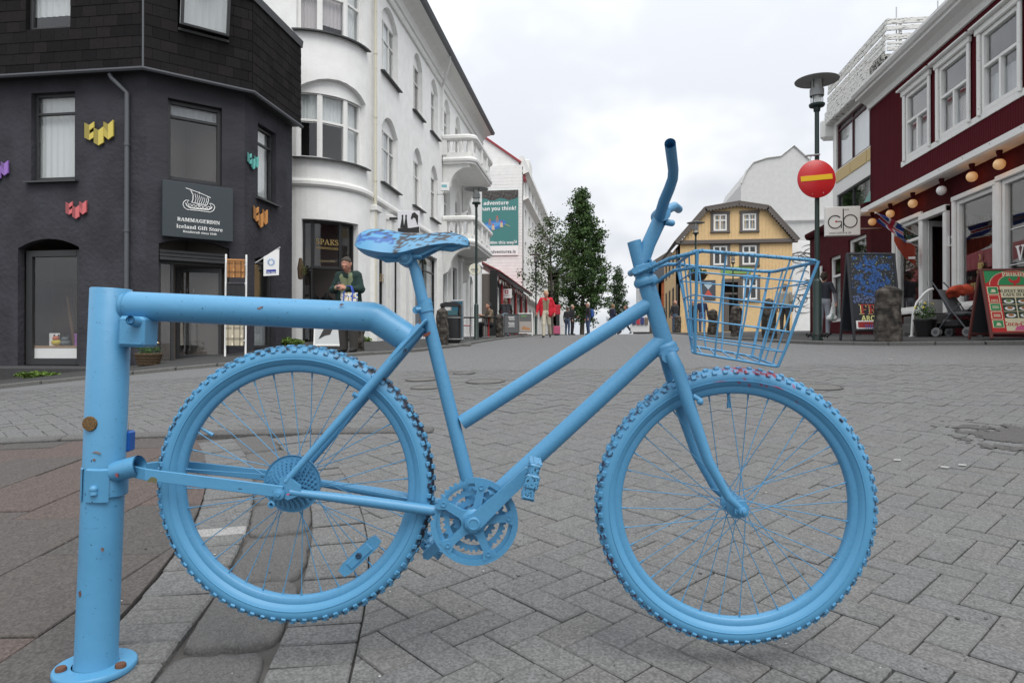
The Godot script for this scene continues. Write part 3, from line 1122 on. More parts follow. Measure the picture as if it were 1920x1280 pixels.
	disc.at(Transform3D(Basis(Vector3.RIGHT, PI / 2), hubp)).lathe([Vector2(0.0645, 0.0185), Vector2(0.0675, 0.017), Vector2(0.0675, 0.0215), Vector2(0.0645, 0.0195)], 48)
	obj("spoke_guard", disc, b, bike)
	# fork
	for z in [1.0, -1.0]:
		obj("fork_blade", geo().tube([Vector3(0.3728, -0.0243, 0) + Vector3(0, 0, z * 0.03), Vector3(0.3855, -0.0574, 0) + Vector3(0, 0, z * 0.046), Vector3(0.4136, -0.1494, 0) + Vector3(0.0, 0, z * 0.05), Vector3(0.4545, -0.2694, 0) + Vector3(0, 0, z * 0.052), Vector3(0.5004, -0.3536, 0) + Vector3(0, 0, z * 0.053), Vector3(0.5311, -0.3817, 0) + Vector3(0, 0, z * 0.053)], [0.015, 0.0155, 0.0148, 0.0122, 0.01, 0.0085], 16), b, bike)
		obj("fork_end", geo().at(Transform3D(Basis(), Vector3(0.5311, -0.383, 0) + Vector3(0, 0, z * 0.054))).slab([Vector2(-0.016, 0.02), Vector2(0.008, 0.022), Vector2(0.016, 0.006), Vector2(0.015, -0.012), Vector2(0.004, -0.018), Vector2(-0.016, -0.008)], -0.004, 0.004), b, bike)
	obj("fork_crown", geo().tube([Vector3(0.3689, -0.0089, 0), Vector3(0.3766, -0.0345, 0)], [0.02, 0.019], 16).tube([Vector3(0.367, -0.0287, 0.036), Vector3(0.3836, -0.03, -0.036)], 0.0165, 14), b, bike)
	var nut := geo().at(Transform3D(Basis(Vector3.RIGHT, PI / 2), Vector3(0.5311, -0.3842, 0)))
	nut.lathe([Vector2(0.013, 0.057), Vector2(0.013, 0.061), Vector2(0.0105, 0.061), Vector2(0.0105, 0.068), Vector2(0.007, 0.07), Vector2(0.0045, 0.07), Vector2(0.0045, 0.075), Vector2(0, 0.076)], 6)
	obj("axle_nut", nut, b, bike)
	var nut2 := geo().at(Transform3D(Basis(Vector3.RIGHT, PI / 2), Vector3(-0.5323, -0.3421, 0)))
	nut2.lathe([Vector2(0.013, 0.066), Vector2(0.013, 0.078), Vector2(0.006, 0.08), Vector2(0.005, 0.084), Vector2(0, 0.084)], 16)
	nut2.at(Transform3D(Basis(Vector3.RIGHT, PI / 2), Vector3(-0.5502, -0.3664, 0))).lathe([Vector2(0.003, 0.062), Vector2(0.006, 0.062), Vector2(0.0085, 0.066), Vector2(0.0085, 0.074), Vector2(0.0045, 0.075), Vector2(0.004, 0.062)], 14)
	obj("axle_nut", nut2, b, bike)
	# headset, stem, handlebar
	var hd := (Vector3(0.3204, 0.1506, 0) - Vector3(0.3689, -0.0089, 0)).normalized()
	var hx := Basis(Vector3.BACK, atan2(hd.y, hd.x) - PI / 2)
	var cup := geo().at(Transform3D(hx, Vector3(0.3689, -0.0089, 0)))
	cup.lathe([Vector2(0.02, 0.012), Vector2(0.026, 0.008), Vector2(0.0275, 0.002), Vector2(0.0265, -0.004), Vector2(0.0285, -0.007), Vector2(0.0285, -0.013), Vector2(0.02, -0.018)], 24)
	obj("headset", cup, b, bike)
	cup = geo().at(Transform3D(hx, Vector3(0.3204, 0.1506, 0))).lathe([Vector2(0.0205, -0.012), Vector2(0.0275, -0.008), Vector2(0.0295, 0.0), Vector2(0.027, 0.007), Vector2(0.0215, 0.012), Vector2(0.0215, 0.03), Vector2(0.0175, 0.034), Vector2(0.0165, 0.05)], 24)
	obj("headset", cup, b, bike)
	var stem := geo().tube([Vector3(0.3128, 0.1698, 0), Vector3(0.2923, 0.2464, 0)], [0.0175, 0.0165], 18).tube([Vector3(0.3102, 0.1889, 0), Vector3(0.3268, 0.2387, 0), Vector3(0.3562, 0.3025, 0)], [0.0165, 0.0168, 0.017], 18)
	stem.at(Transform3D(Basis(Vector3.RIGHT, PI / 2), Vector3(0.3562, 0.3089, 0))).lathe([Vector2(0.0, -0.026), Vector2(0.0185, -0.026), Vector2(0.0185, 0.026), Vector2(0.0, 0.026)], 22)
	stem.at(Transform3D()).tube([Vector3(0.3649, 0.2902, 0.012), Vector3(0.3789, 0.2877, 0.012)], 0.008, 12).ball(Vector3(0.3802, 0.2877, 0.012), Vector3(0.008, 0.008, 0.008))
	obj("stem", stem, b, bike)
	var bar := geo().tube([Vector3(0.4656, 0.3763, -0.27), Vector3(0.4346, 0.3691, -0.19), Vector3(0.401, 0.3454, -0.1), Vector3(0.3763, 0.3276, -0.05), Vector3(0.3562, 0.3089, 0), Vector3(0.3484, 0.3045, 0.03), Vector3(0.3483, 0.3276, 0.075), Vector3(0.3501, 0.3466, 0.12), Vector3(0.3501, 0.3606, 0.15), Vector3(0.3442, 0.3715, 0.18), Vector3(0.313, 0.3973, 0.285)], [0.0112, 0.0115, 0.012, 0.0125, 0.0132, 0.0132, 0.0128, 0.0122, 0.0115, 0.0112, 0.0112], 18, false)
	var e0 := Vector3(0.313, 0.3973, 0.285)
	var e1 := Vector3(0.318, 0.3938, 0.268)
	bar.tube([e0, e1 + (e1 - e0) * 1.0], 0.0092, 18, false).tube([e0 + (e1 - e0) * 2.0, e0 + (e1 - e0) * 2.05], 0.0092, 18)
	obj("handlebar", bar, b, bike)
	# saddle on its post
	obj("seat_post", geo().tube([Vector3(-0.2068, 0.0728, 0), Vector3(-0.2311, 0.1762, 0), Vector3(-0.2425, 0.203, 0)], [0.0138, 0.0138, 0.0115], 18), b, bike)
	var clamp := geo().tube([Vector3(-0.2068, 0.0766, 0), Vector3(-0.2106, 0.0957, 0)], 0.0195, 20).tube([Vector3(-0.2275, 0.0809, 0.016), Vector3(-0.232, 0.0825, -0.016)], 0.009, 12)
	clamp.tube([Vector3(-0.2274, 0.0809, 0.017), Vector3(-0.2055, 0.085, 0.01)], 0.006, 8)
	clamp.tube([Vector3(-0.2068, 0.0932, 0), Vector3(-0.2106, 0.106, 0)], [0.0175, 0.0165], 20)
	obj("seat_clamp", clamp, b, bike)
	saddle(bike)
	basket(bike)
	# reflector in the rear wheel
	var rf := geo().at(Transform3D(Basis(Vector3.BACK, 0.7628), Vector3(-0.3624, -0.5005, 0.012)))
	rf.slab([Vector2(-0.06, -0.012), Vector2(-0.045, -0.017), Vector2(0.045, -0.017), Vector2(0.06, -0.012), Vector2(0.06, 0.008), Vector2(0.045, 0.013), Vector2(-0.045, 0.013), Vector2(-0.06, 0.008)], -0.005, 0.005)
	rf.box(Vector3(0, -0.002, 0.005), Vector3(0.07, 0.02, 0.006), 0.002)
	obj("reflector", rf, b, bike)
	obj("reflector_screw", geo().at(Transform3D(Basis(Vector3.RIGHT, PI / 2), Vector3(-0.3624, -0.4993, 0.012))).lathe([Vector2(0.0075, 0.007), Vector2(0.0075, 0.0105), Vector2(0.0045, 0.0115), Vector2(0.004, 0.009), Vector2(0, 0.009)], 14), M.blue_dark, bike)

func pedal(bike: Node3D, at: Vector3, turn: float, side: float):
	var p := geo().at(Transform3D(Basis(Vector3.BACK, turn), at))
	p.tube([Vector3(0, 0, -0.02 * side), Vector3(0, 0, 0.085 * side)], 0.0085, 12)
	p.tube([Vector3(0, 0, 0.006 * side), Vector3(0, 0, 0.016 * side)], 0.014, 16)
	for x in [-0.034, 0.034]:
		p.box(Vector3(x, 0, 0.045 * side), Vector3(0.008, 0.024, 0.085), 0.003)
		for k in 5: p.box(Vector3(x * 1.13, 0, (0.012 + k * 0.017) * side), Vector3(0.005, 0.028, 0.006), 0.001)
	for z in [0.008, 0.083]:
		p.box(Vector3(0, 0, z * side), Vector3(0.074, 0.022, 0.008), 0.003)
		p.box(Vector3(0, 0, (z + 0.004) * side), Vector3(0.03, 0.03, 0.006), 0.004)
	obj("pedal", p, M.blue_chipped, bike)

func saddle(bike: Node3D):
	# cross-sections from tail to nose: x, height of the crown, half width, depth of the skirt (pixels of the side view, metres)
	var keys := [[670, 456, 0.008, 0.006], [673, 444, 0.046, 0.03], [684, 434, 0.072, 0.054], [706, 430, 0.082, 0.068], [732, 432, 0.078, 0.07], [756, 436, 0.064, 0.062], [782, 439, 0.047, 0.046], [810, 437, 0.035, 0.037], [840, 435, 0.028, 0.034], [862, 439, 0.023, 0.03], [876, 446, 0.015, 0.022], [881, 455, 0.004, 0.006]]
	var secs := []
	for i in keys.size() - 1:
		for j in 6:
			var s := []
			for c in 4: s.append(cubic_interpolate(keys[i][c], keys[i + 1][c], keys[max(0, i - 1)][c], keys[min(keys.size() - 1, i + 2)][c], j / 6.0))
			secs.append(s)
	secs.append(keys[-1])
	var nz := FastNoiseLite.new()
	nz.seed = 6
	nz.frequency = 1.0
	nz.fractal_octaves = 5
	nz.fractal_gain = 0.62
	var g := geo()
	g.tinted = true
	var n := 48
	var m := n + 16
	var rows := []
	for s in secs:
		var row := []
		var x: float = (s[0] - 960.0) * 0.0012766
		var y: float = (645.0 - s[1]) * 0.0012766
		for k in n + 1:
			var a := PI * k / n
			row.append(Vector3(x, y - s[3] * pow(absf(cos(a)), 2.6) * 0.9 - 0.005 * exp(-pow(cos(a) / 0.12, 2.0)), s[2] * cos(a)))
		for k in range(1, 16):      # underside, drawn in
			var f := 1.0 - 2.0 * k / 16.0
			row.append(Vector3(x, y - s[3] * (0.9 + 0.12 * (1.0 - f * f)), -s[2] * f * 0.96))
		rows.append(row)
	for i in rows.size():
		for j in m:
			var a: Vector3 = rows[max(0, i - 1)][j]
			var b: Vector3 = rows[min(rows.size() - 1, i + 1)][j]
			var c: Vector3 = rows[i][(j - 1 + m) % m]
			var d: Vector3 = rows[i][(j + 1) % m]
			var p: Vector3 = rows[i][j]
			var f := float(i) / (rows.size() - 1)
			var v := nz.get_noise_3dv(p * Vector3(40, 120, 120))
			var v2 := nz.get_noise_3dv(p * Vector3(20, 130, 110) + Vector3(5, 5, 5))
			var crown: float = clamp(1.0 - absf(2.0 * j / n - 1.0) * 1.25, 0.0, 1.0) if j <= n else 0.0
			g.col = PAINT
			if j < n:
				# worn to black along the crown and nose, to an older dark blue coat on the flanks at the back
				if crown * 0.75 + smoothstep(0.36, 0.5, f) * 0.42 - 0.62 + v * 1.15 > 0.0 and v2 < 0.16: g.col = Color(0.02, 0.022, 0.03)
				elif absf(f - 0.43 - 0.1 * crown) < 0.022 and v > -0.2: g.col = Color(0.02, 0.022, 0.03)
				elif f < 0.42 and v2 + v * 0.5 > 0.3 - 1.5 * (crown - 0.1) * (0.62 - crown) * 4.0 and crown < 0.6: g.col = Color(0.02, 0.1, 0.33)
			g.vert(p, (d - c).cross(b - a))
	for i in rows.size() - 1:
		for j in m:
			var p := i * m + j
			var q := i * m + (j + 1) % m
			g.I.append_array([p, q, q + m, p, q + m, p + m])
	# make sure the crown faces up
	if g.N[(rows.size() / 2) * m + n / 2].y < 0:
		for k in g.N.size(): g.N[k] = -g.N[k]
	var t0 := g.V[g.I[6 * (m * 20 + n / 2)]]
	var t1 := g.V[g.I[6 * (m * 20 + n / 2) + 1]]
	var t2 := g.V[g.I[6 * (m * 20 + n / 2) + 2]]
	if (t1 - t0).cross(t2 - t0).y > 0:      # front faces run clockwise
		for k in range(0, g.I.size(), 3):
			var t := g.I[k + 1]
			g.I[k + 1] = g.I[k + 2]
			g.I[k + 2] = t
	var s_o := obj("saddle", g, M.painted, bike)
	var rails := geo()
	for z in [0.022, -0.022]:
		rails.tube([Vector3(-0.3255, 0.2183, 0) + Vector3(0, 0, z * 1.4), Vector3(-0.2936, 0.203, 0) + Vector3(0, 0, z), Vector3(-0.217, 0.2094, 0) + Vector3(0, 0, z), Vector3(-0.1851, 0.226, 0) + Vector3(0, 0, z * 0.8), Vector3(-0.1557, 0.2374, 0) + Vector3(0, 0, z * 0.4)], 0.004, 10)
	obj("saddle_rail", rails, M.blue, s_o)
	var base := geo()
	base.tube([Vector3(-0.3383, 0.2193, 0.03), Vector3(-0.2945, 0.1992, 0.03), Vector3(-0.2623, 0.198, 0.02)], [0.004, 0.0085, 0.004], 10)
	obj("saddle_base", base, M.blue, s_o)
	base = geo().tube([Vector3(-0.351, 0.2275, -0.03), Vector3(-0.3055, 0.2067, -0.03), Vector3(-0.2688, 0.2029, -0.02)], [0.004, 0.0085, 0.004], 10)
	obj("saddle_base", base, M.blue, s_o)
	base = geo().tube([Vector3(-0.1889, 0.2336, 0), Vector3(-0.143, 0.2285, 0), Vector3(-0.1098, 0.2374, 0)], [0.008, 0.008, 0.004], 10)
	obj("saddle_base", base, M.blue, s_o)
	var cl := geo().at(Transform3D(Basis(Vector3.RIGHT, PI / 2), Vector3(-0.2528, 0.2042, 0)))
	cl.lathe([Vector2(0, -0.032), Vector2(0.017, -0.032), Vector2(0.019, -0.026), Vector2(0.019, 0.026), Vector2(0.017, 0.032), Vector2(0.011, 0.032), Vector2(0.011, 0.037), Vector2(0.0075, 0.037), Vector2(0.0075, 0.0415), Vector2(0, 0.0415)], 22)
	cl.at(Transform3D()).tube([Vector3(-0.2667, 0.2063, 0.024), Vector3(-0.2138, 0.2075, 0.024)], 0.0055, 8).tube([Vector3(-0.2746, 0.2124, -0.024), Vector3(-0.2202, 0.2137, -0.024)], 0.0055, 8)
	obj("saddle_clamp", cl, M.blue, s_o)

func basket(bike: Node3D):
	var bk := Node3D.new()
	bk.name = "basket"
	bike.add_child(bk)
	# corners at the rim and at the floor: back near, front near, front far, back far
	var R := [Vector3(0.3977, 0.2041, 0.15), Vector3(0.6724, 0.1809, 0.15), Vector3(0.6801, 0.1882, -0.15), Vector3(0.4293, 0.2077, -0.15)]
	var Fl := [Vector3(0.4049, -0.0191, 0.105), Vector3(0.5997, -0.0514, 0.105), Vector3(0.6141, -0.0312, -0.105), Vector3(0.4565, -0.0041, -0.105)]
	var P := func(side: int, t: float, d: float) -> Vector3:
		var a: Vector3 = R[side].lerp(R[(side + 1) % 4], t)
		var c: Vector3 = Fl[side].lerp(Fl[(side + 1) % 4], t)
		return a.lerp(c, d)
	var loop := func(c: Array, rr: float) -> Array:
		var out := []
		for k in 4:
			var p: Vector3 = c[k]
			var q: Vector3 = c[(k + 3) % 4]
			var s: Vector3 = c[(k + 1) % 4]
			var a := p + (q - p).normalized() * rr
			var e := p + (s - p).normalized() * rr
			for t in [0.0, 0.25, 0.5, 0.75, 1.0]: out.append(a.lerp(p, t).lerp(p.lerp(e, t), t))
		return out
	obj("rim_wire", geo().tube(loop.call(R, 0.035), 0.0042, 10, false, true), M.blue_chipped, bk)
	obj("floor_wire", geo().tube(loop.call(Fl, 0.02), 0.003, 8, false, true), M.blue, bk)
	for d in [0.2, 0.42, 0.66, 0.87]:
		var c := []
		for k in 4: c.append(P.call(k, 0.0, d) + Vector3(0, rng.randf_range(-0.004, 0.004), 0))
		obj("hoop_wire", geo().tube(loop.call(c, 0.025), 0.0019, 7, false, true), M.blue, bk)
	for side in 4:
		for t in ([0.02, 0.25, 0.5, 0.76, 0.985] if side % 2 == 0 else [0.25, 0.5, 0.75]):
			var thick: float = 0.0036 if (side % 2 == 0 and (t < 0.1 or t > 0.9)) else 0.0021
			var pts := []
			for k in 6: pts.append(P.call(side, t, k / 5.0) + Vector3(rng.randf_range(-0.0012, 0.0012), 0, rng.randf_range(-0.0015, 0.0015)))
			obj("upright_wire", geo().tube(pts, thick, 8), M.blue, bk)
	for k in 5:
		var t := 0.12 + k * 0.19
		var a: Vector3 = Fl[0].lerp(Fl[1], t)
		var c: Vector3 = Fl[3].lerp(Fl[2], t)
		obj("floor_wire", geo().tube([a, a.lerp(c, 0.5) + Vector3(0, -0.003, 0), c], 0.002, 7), M.blue, bk)
	# the bracket that carries the basket on the stem
	var br := geo()
	br.tube([Vector3(0.2931, 0.1673, 0.024), Vector3(0.3283, 0.1804, 0.03), Vector3(0.3571, 0.1929, 0.1), R[0] + Vector3(0.02, 0, -0.003)], 0.0048, 10)
	br.tube([Vector3(0.3018, 0.1723, -0.024), Vector3(0.3406, 0.1846, -0.03), Vector3(0.3929, 0.2032, -0.1), R[3] + Vector3(0.02, 0, 0.003)], 0.0048, 10)
	br.tube([Vector3(0.3341, 0.1412, 0.02), Vector3(0.3738, 0.1697, 0.06), P.call(0, 0.02, 0.16)], 0.0042, 10)
	obj("basket_stay", br, M.blue_chipped, bk)
	var cl := geo().at(Transform3D(Basis(Vector3.BACK, 0.25), Vector3(0.314, 0.1787, 0)))
	cl.box(Vector3(0.004, 0, 0.023), Vector3(0.05, 0.022, 0.004), 0.0015).box(Vector3(0.004, 0, -0.023), Vector3(0.05, 0.022, 0.004), 0.0015)
	cl.box(Vector3(0.018, 0.002, 0), Vector3(0.006, 0.034, 0.052), 0.002)
	cl.tube([Vector3(-0.025, 0, 0.03), Vector3(-0.025, 0, -0.03)], 0.008, 12)
	obj("basket_clamp", cl, M.blue, bk)

func build_barrier():
	var at := EYE + Vector3(-sin(deg_to_rad(YAW)), 0, -cos(deg_to_rad(YAW))) * 1.634
	var t := thing("barrier_post", "sky blue steel barrier post on a bolted round foot with a horizontal arm", "barrier", at, deg_to_rad(YAW))
	var b: Material = M.blue_post
	var foot := Vector3(-0.9944, -0.7621, 0)
	var head := Vector3(-0.96, 0.1328, 0)
	var up := (head - foot).normalized()
	var bs := Basis(Vector3.BACK, atan2(up.y, up.x) - PI / 2)
	var g := geo().at(Transform3D(bs, foot))
	var L := foot.distance_to(head)
	g.lathe([Vector2(0.049, -0.012), Vector2(0.0475, 0.004), Vector2(0.0462, 0.01), Vector2(0.0458, L * 0.3), Vector2(0.0452, L - 0.002), Vector2(0.0435, L), Vector2(0.0, L - 0.001)], 48)
	obj("post", g, b, t)
	var fl := geo().at(Transform3D(Basis(), foot + Vector3(-0.002, 0, 0)))
	fl.lathe([Vector2(0.0, -0.016), Vector2(0.088, -0.016), Vector2(0.0895, -0.013), Vector2(0.0895, -0.004), Vector2(0.087, -0.001), Vector2(0.05, 0.0)], 48)
	obj("base_plate", fl, b, t)
	for a in [0.25, 2.6]:
		var p := foot + Vector3(cos(a), 0, sin(a)) * 0.0705
		obj("bolt", geo().at(Transform3D(Basis(), p)).lathe([Vector2(0.012, -0.002), Vector2(0.0125, 0.005), Vector2(0.0105, 0.0085), Vector2(0.005, 0.0098), Vector2(0, 0.0098)], 12), M.rust, t)
	# arm with a mitred elbow, and the end plate on the seat stay
	var arm := geo()
	var a0 := Vector3(-0.9242, 0.0919, 0)
	var a1 := Vector3(-0.3281, 0.0651, 0)
	var a2 := Vector3(-0.24, 0.0064, 0)
	arm.tube([a0, a0.lerp(a1, 0.5), a1 + (a0 - a1).normalized() * 0.004, a1 + (a2 - a1).normalized() * 0.004, a2], [0.0345, 0.0345, 0.0352, 0.0352, 0.0345], 36)
	arm.tube([a0 - (a1 - a0).normalized() * 0.002, a0 + (a1 - a0).normalized() * 0.006], [0.0362, 0.0355], 36, false)
	obj("arm", arm, b, t)
	var pl := (Vector3(-0.2847, -0.0396, 0) - Vector3(-0.2004, 0.0549, 0)).normalized()
	var pb := Basis(Vector3.BACK, atan2(pl.y, pl.x))
	obj("end_plate", geo().at(Transform3D(pb, Vector3(-0.2425, 0.0102, 0))).box(Vector3(0, 0.0, 0), Vector3(0.128, 0.007, 0.085), 0.0025), b, t)
	obj("end_plate_screw", geo().at(Transform3D(Basis(Vector3.RIGHT, PI / 2), Vector3(-0.25, -0.015, 0.034))).lathe([Vector2(0.0055, -0.002), Vector2(0.0055, 0.004), Vector2(0.003, 0.004), Vector2(0.003, 0.001), Vector2(0, 0.001)], 12), M.blue_dark, t)
	# lock box under the arm
	var lb := geo().at(Transform3D(bs, Vector3(-0.8845, 0.0291, 0.012))).box(Vector3(-0.004, 0, 0), Vector3(0.062, 0.072, 0.07), 0.007)
	obj("lock_box", lb, b, t)
	var nz := geo().tube([Vector3(-0.874, 0.0509, 0.045), Vector3(-0.8733, 0.0548, 0.075)], [0.0125, 0.0105], 18, false)
	nz.tube([Vector3(-0.8733, 0.0548, 0.075), Vector3(-0.8734, 0.0539, 0.066)], 0.0078, 18, false).tube([Vector3(-0.8734, 0.0539, 0.067), Vector3(-0.8734, 0.0539, 0.066)], 0.0078, 18)
	obj("lock_tube", nz, b, t)
	# hinge knuckles and their pin
	var kn := geo().at(Transform3D(bs, Vector3(-0.9727, -0.3294, 0)))
	for s in [[2.2, 3.05], [0.9, 1.95]]:
		kn.lathe([Vector2(0.0462, -0.04), Vector2(0.0515, -0.038), Vector2(0.052, 0.036), Vector2(0.0462, 0.04)], 14, s[0], s[1])
	kn.lathe([Vector2(0.0455, -0.03), Vector2(0.0482, -0.028), Vector2(0.0482, 0.02), Vector2(0.0455, 0.024)], 40)
	obj("hinge", kn, b, t)
	obj("hinge_pin", geo().tube([Vector3(-0.9702, -0.3366, 0.05), Vector3(-0.969, -0.3498, 0.052)], 0.0085, 12).ball(Vector3(-0.9696, -0.3364, 0.051), Vector3.ONE * 0.0095, 12, 8), b, t)
	var st_ := geo().tube([Vector3(-0.9381, -0.3014, 0.02), Vector3(-0.8747, -0.2845, 0.03)], 0.024, 24, false)
	st_.tube([Vector3(-0.8747, -0.2845, 0.03), Vector3(-0.897, -0.2902, 0.026)], 0.0205, 24, false)
	obj("stub_tube", st_, b, t)
	# flat bars from the hinge to both ends of the rear axle
	for z in [1.0, -1.0]:
		var p0 := Vector3(-0.891, -0.3, 0) + Vector3(0, 0, 0.016 * z + 0.01)
		var p1 := Vector3(-0.8425, -0.3, 0) + Vector3(0, 0, 0.062 * z)
		var p2 := Vector3(-0.5259, -0.337, 0) + Vector3(0, 0, 0.074 * z)
		var fb := geo()
		var h := 0.0135
		for pr in [[p0, p1], [p1, p2]]:
			var d: Vector3 = (pr[1] - pr[0])
			var ux := d.normalized()
			var uz := ux.cross(Vector3.UP).normalized()
			fb.box((pr[0] + pr[1]) * 0.5, Vector3(d.length() + 0.004, h * 2, 0.006), 0.0012, Basis(ux, uz.cross(ux), uz))
		obj("tie_bar", fb, b, t)
	# rusty plug on the post
	var tag_ := geo().at(Transform3D(Basis(Vector3.RIGHT, PI / 2) , Vector3(-0.9825, -0.185, 0.034)))
	tag_.lathe([Vector2(0.0, 0.0), Vector2(0.0165, 0.0), Vector2(0.0175, 0.004), Vector2(0.0175, 0.013), Vector2(0.016, 0.0155), Vector2(0, 0.016)], 22)
	obj("plug", tag_, M.brass, t)
	# knocks in the paint, down to primer, rust and older coats
	var chip := func(at_: Vector3, w: float, h: float, c: Color, roll: float, sd: int):
		var rr := RandomNumberGenerator.new()
		rr.seed = sd
		var q := []
		for k in 11: q.append(Vector2(cos(TAU * k / 11) * w, sin(TAU * k / 11) * h) * rr.randf_range(0.45, 1.1))
		obj("paint_chip", geo().slab(q, -0.001, 0.0006), mat(c.r, c.g, c.b, 0.8), t).transform = Transform3D(Basis(Vector3.BACK, roll), at_)
	chip.call(Vector3(-0.9663, -0.2518, 0.0462), 0.013, 0.003, Color(0.2, 0.17, 0.16), -0.1, 1)
	chip.call(Vector3(-0.9723, -0.2691, 0.0465), 0.004, 0.003, Color(0.2, 0.1, 0.08), 0.0, 2)
	chip.call(Vector3(-0.9176, -0.3034, 0.049), 0.004, 0.006, Color(0.24, 0.06, 0.07), 0.2, 3)
	chip.call(Vector3(-1.0068, -0.5805, 0.043), 0.004, 0.009, Color(0.12, 0.06, 0.05), 0.0, 4)
	chip.call(Vector3(-0.9529, -0.4777, 0.0458), 0.004, 0.005, Color(0.15, 0.1, 0.09), 0.0, 5)
	chip.call(Vector3(-0.8271, -0.3125, 0.0655), 0.012, 0.008, Color(0.12, 0.12, 0.06), 0.0, 6)
	chip.call(Vector3(-0.2008, 0.024, 0.0172), 0.012, 0.005, Color(0.2, 0.06, 0.04), 0.5, 8)
	chip.call(Vector3(-0.4001, 0.0925, 0.0335), 0.007, 0.003, Color(0.16, 0.1, 0.1), 0.2, 9)
	chip.call(Vector3(-0.5912, 0.085, 0.0342), 0.008, 0.0035, Color(0.2, 0.14, 0.14), 0.3, 10)
	chip.call(Vector3(-0.5084, -0.3402, 0.0845), 0.004, 0.003, Color(0.45, 0.08, 0.16), 0.0, 11)
	# padlock hanging behind
	var pk := thing("padlock", "small blue padlock hanging behind the barrier post", "padlock", at, deg_to_rad(YAW))
	obj("body", geo().at(Transform3D(Basis(Vector3.BACK, -0.03), Vector3(-0.9373, -0.2353, -0.03))).box(Vector3.ZERO, Vector3(0.024, 0.05, 0.03), 0.004), M.lock_blue, pk)
	obj("shackle", geo().tube([Vector3(-0.9442, -0.2106, -0.04), Vector3(-0.9449, -0.1909, -0.04), Vector3(-0.9399, -0.182, -0.03), Vector3(-0.9336, -0.1887, -0.02), Vector3(-0.933, -0.208, -0.02)], 0.0035, 10), M.steel, pk)

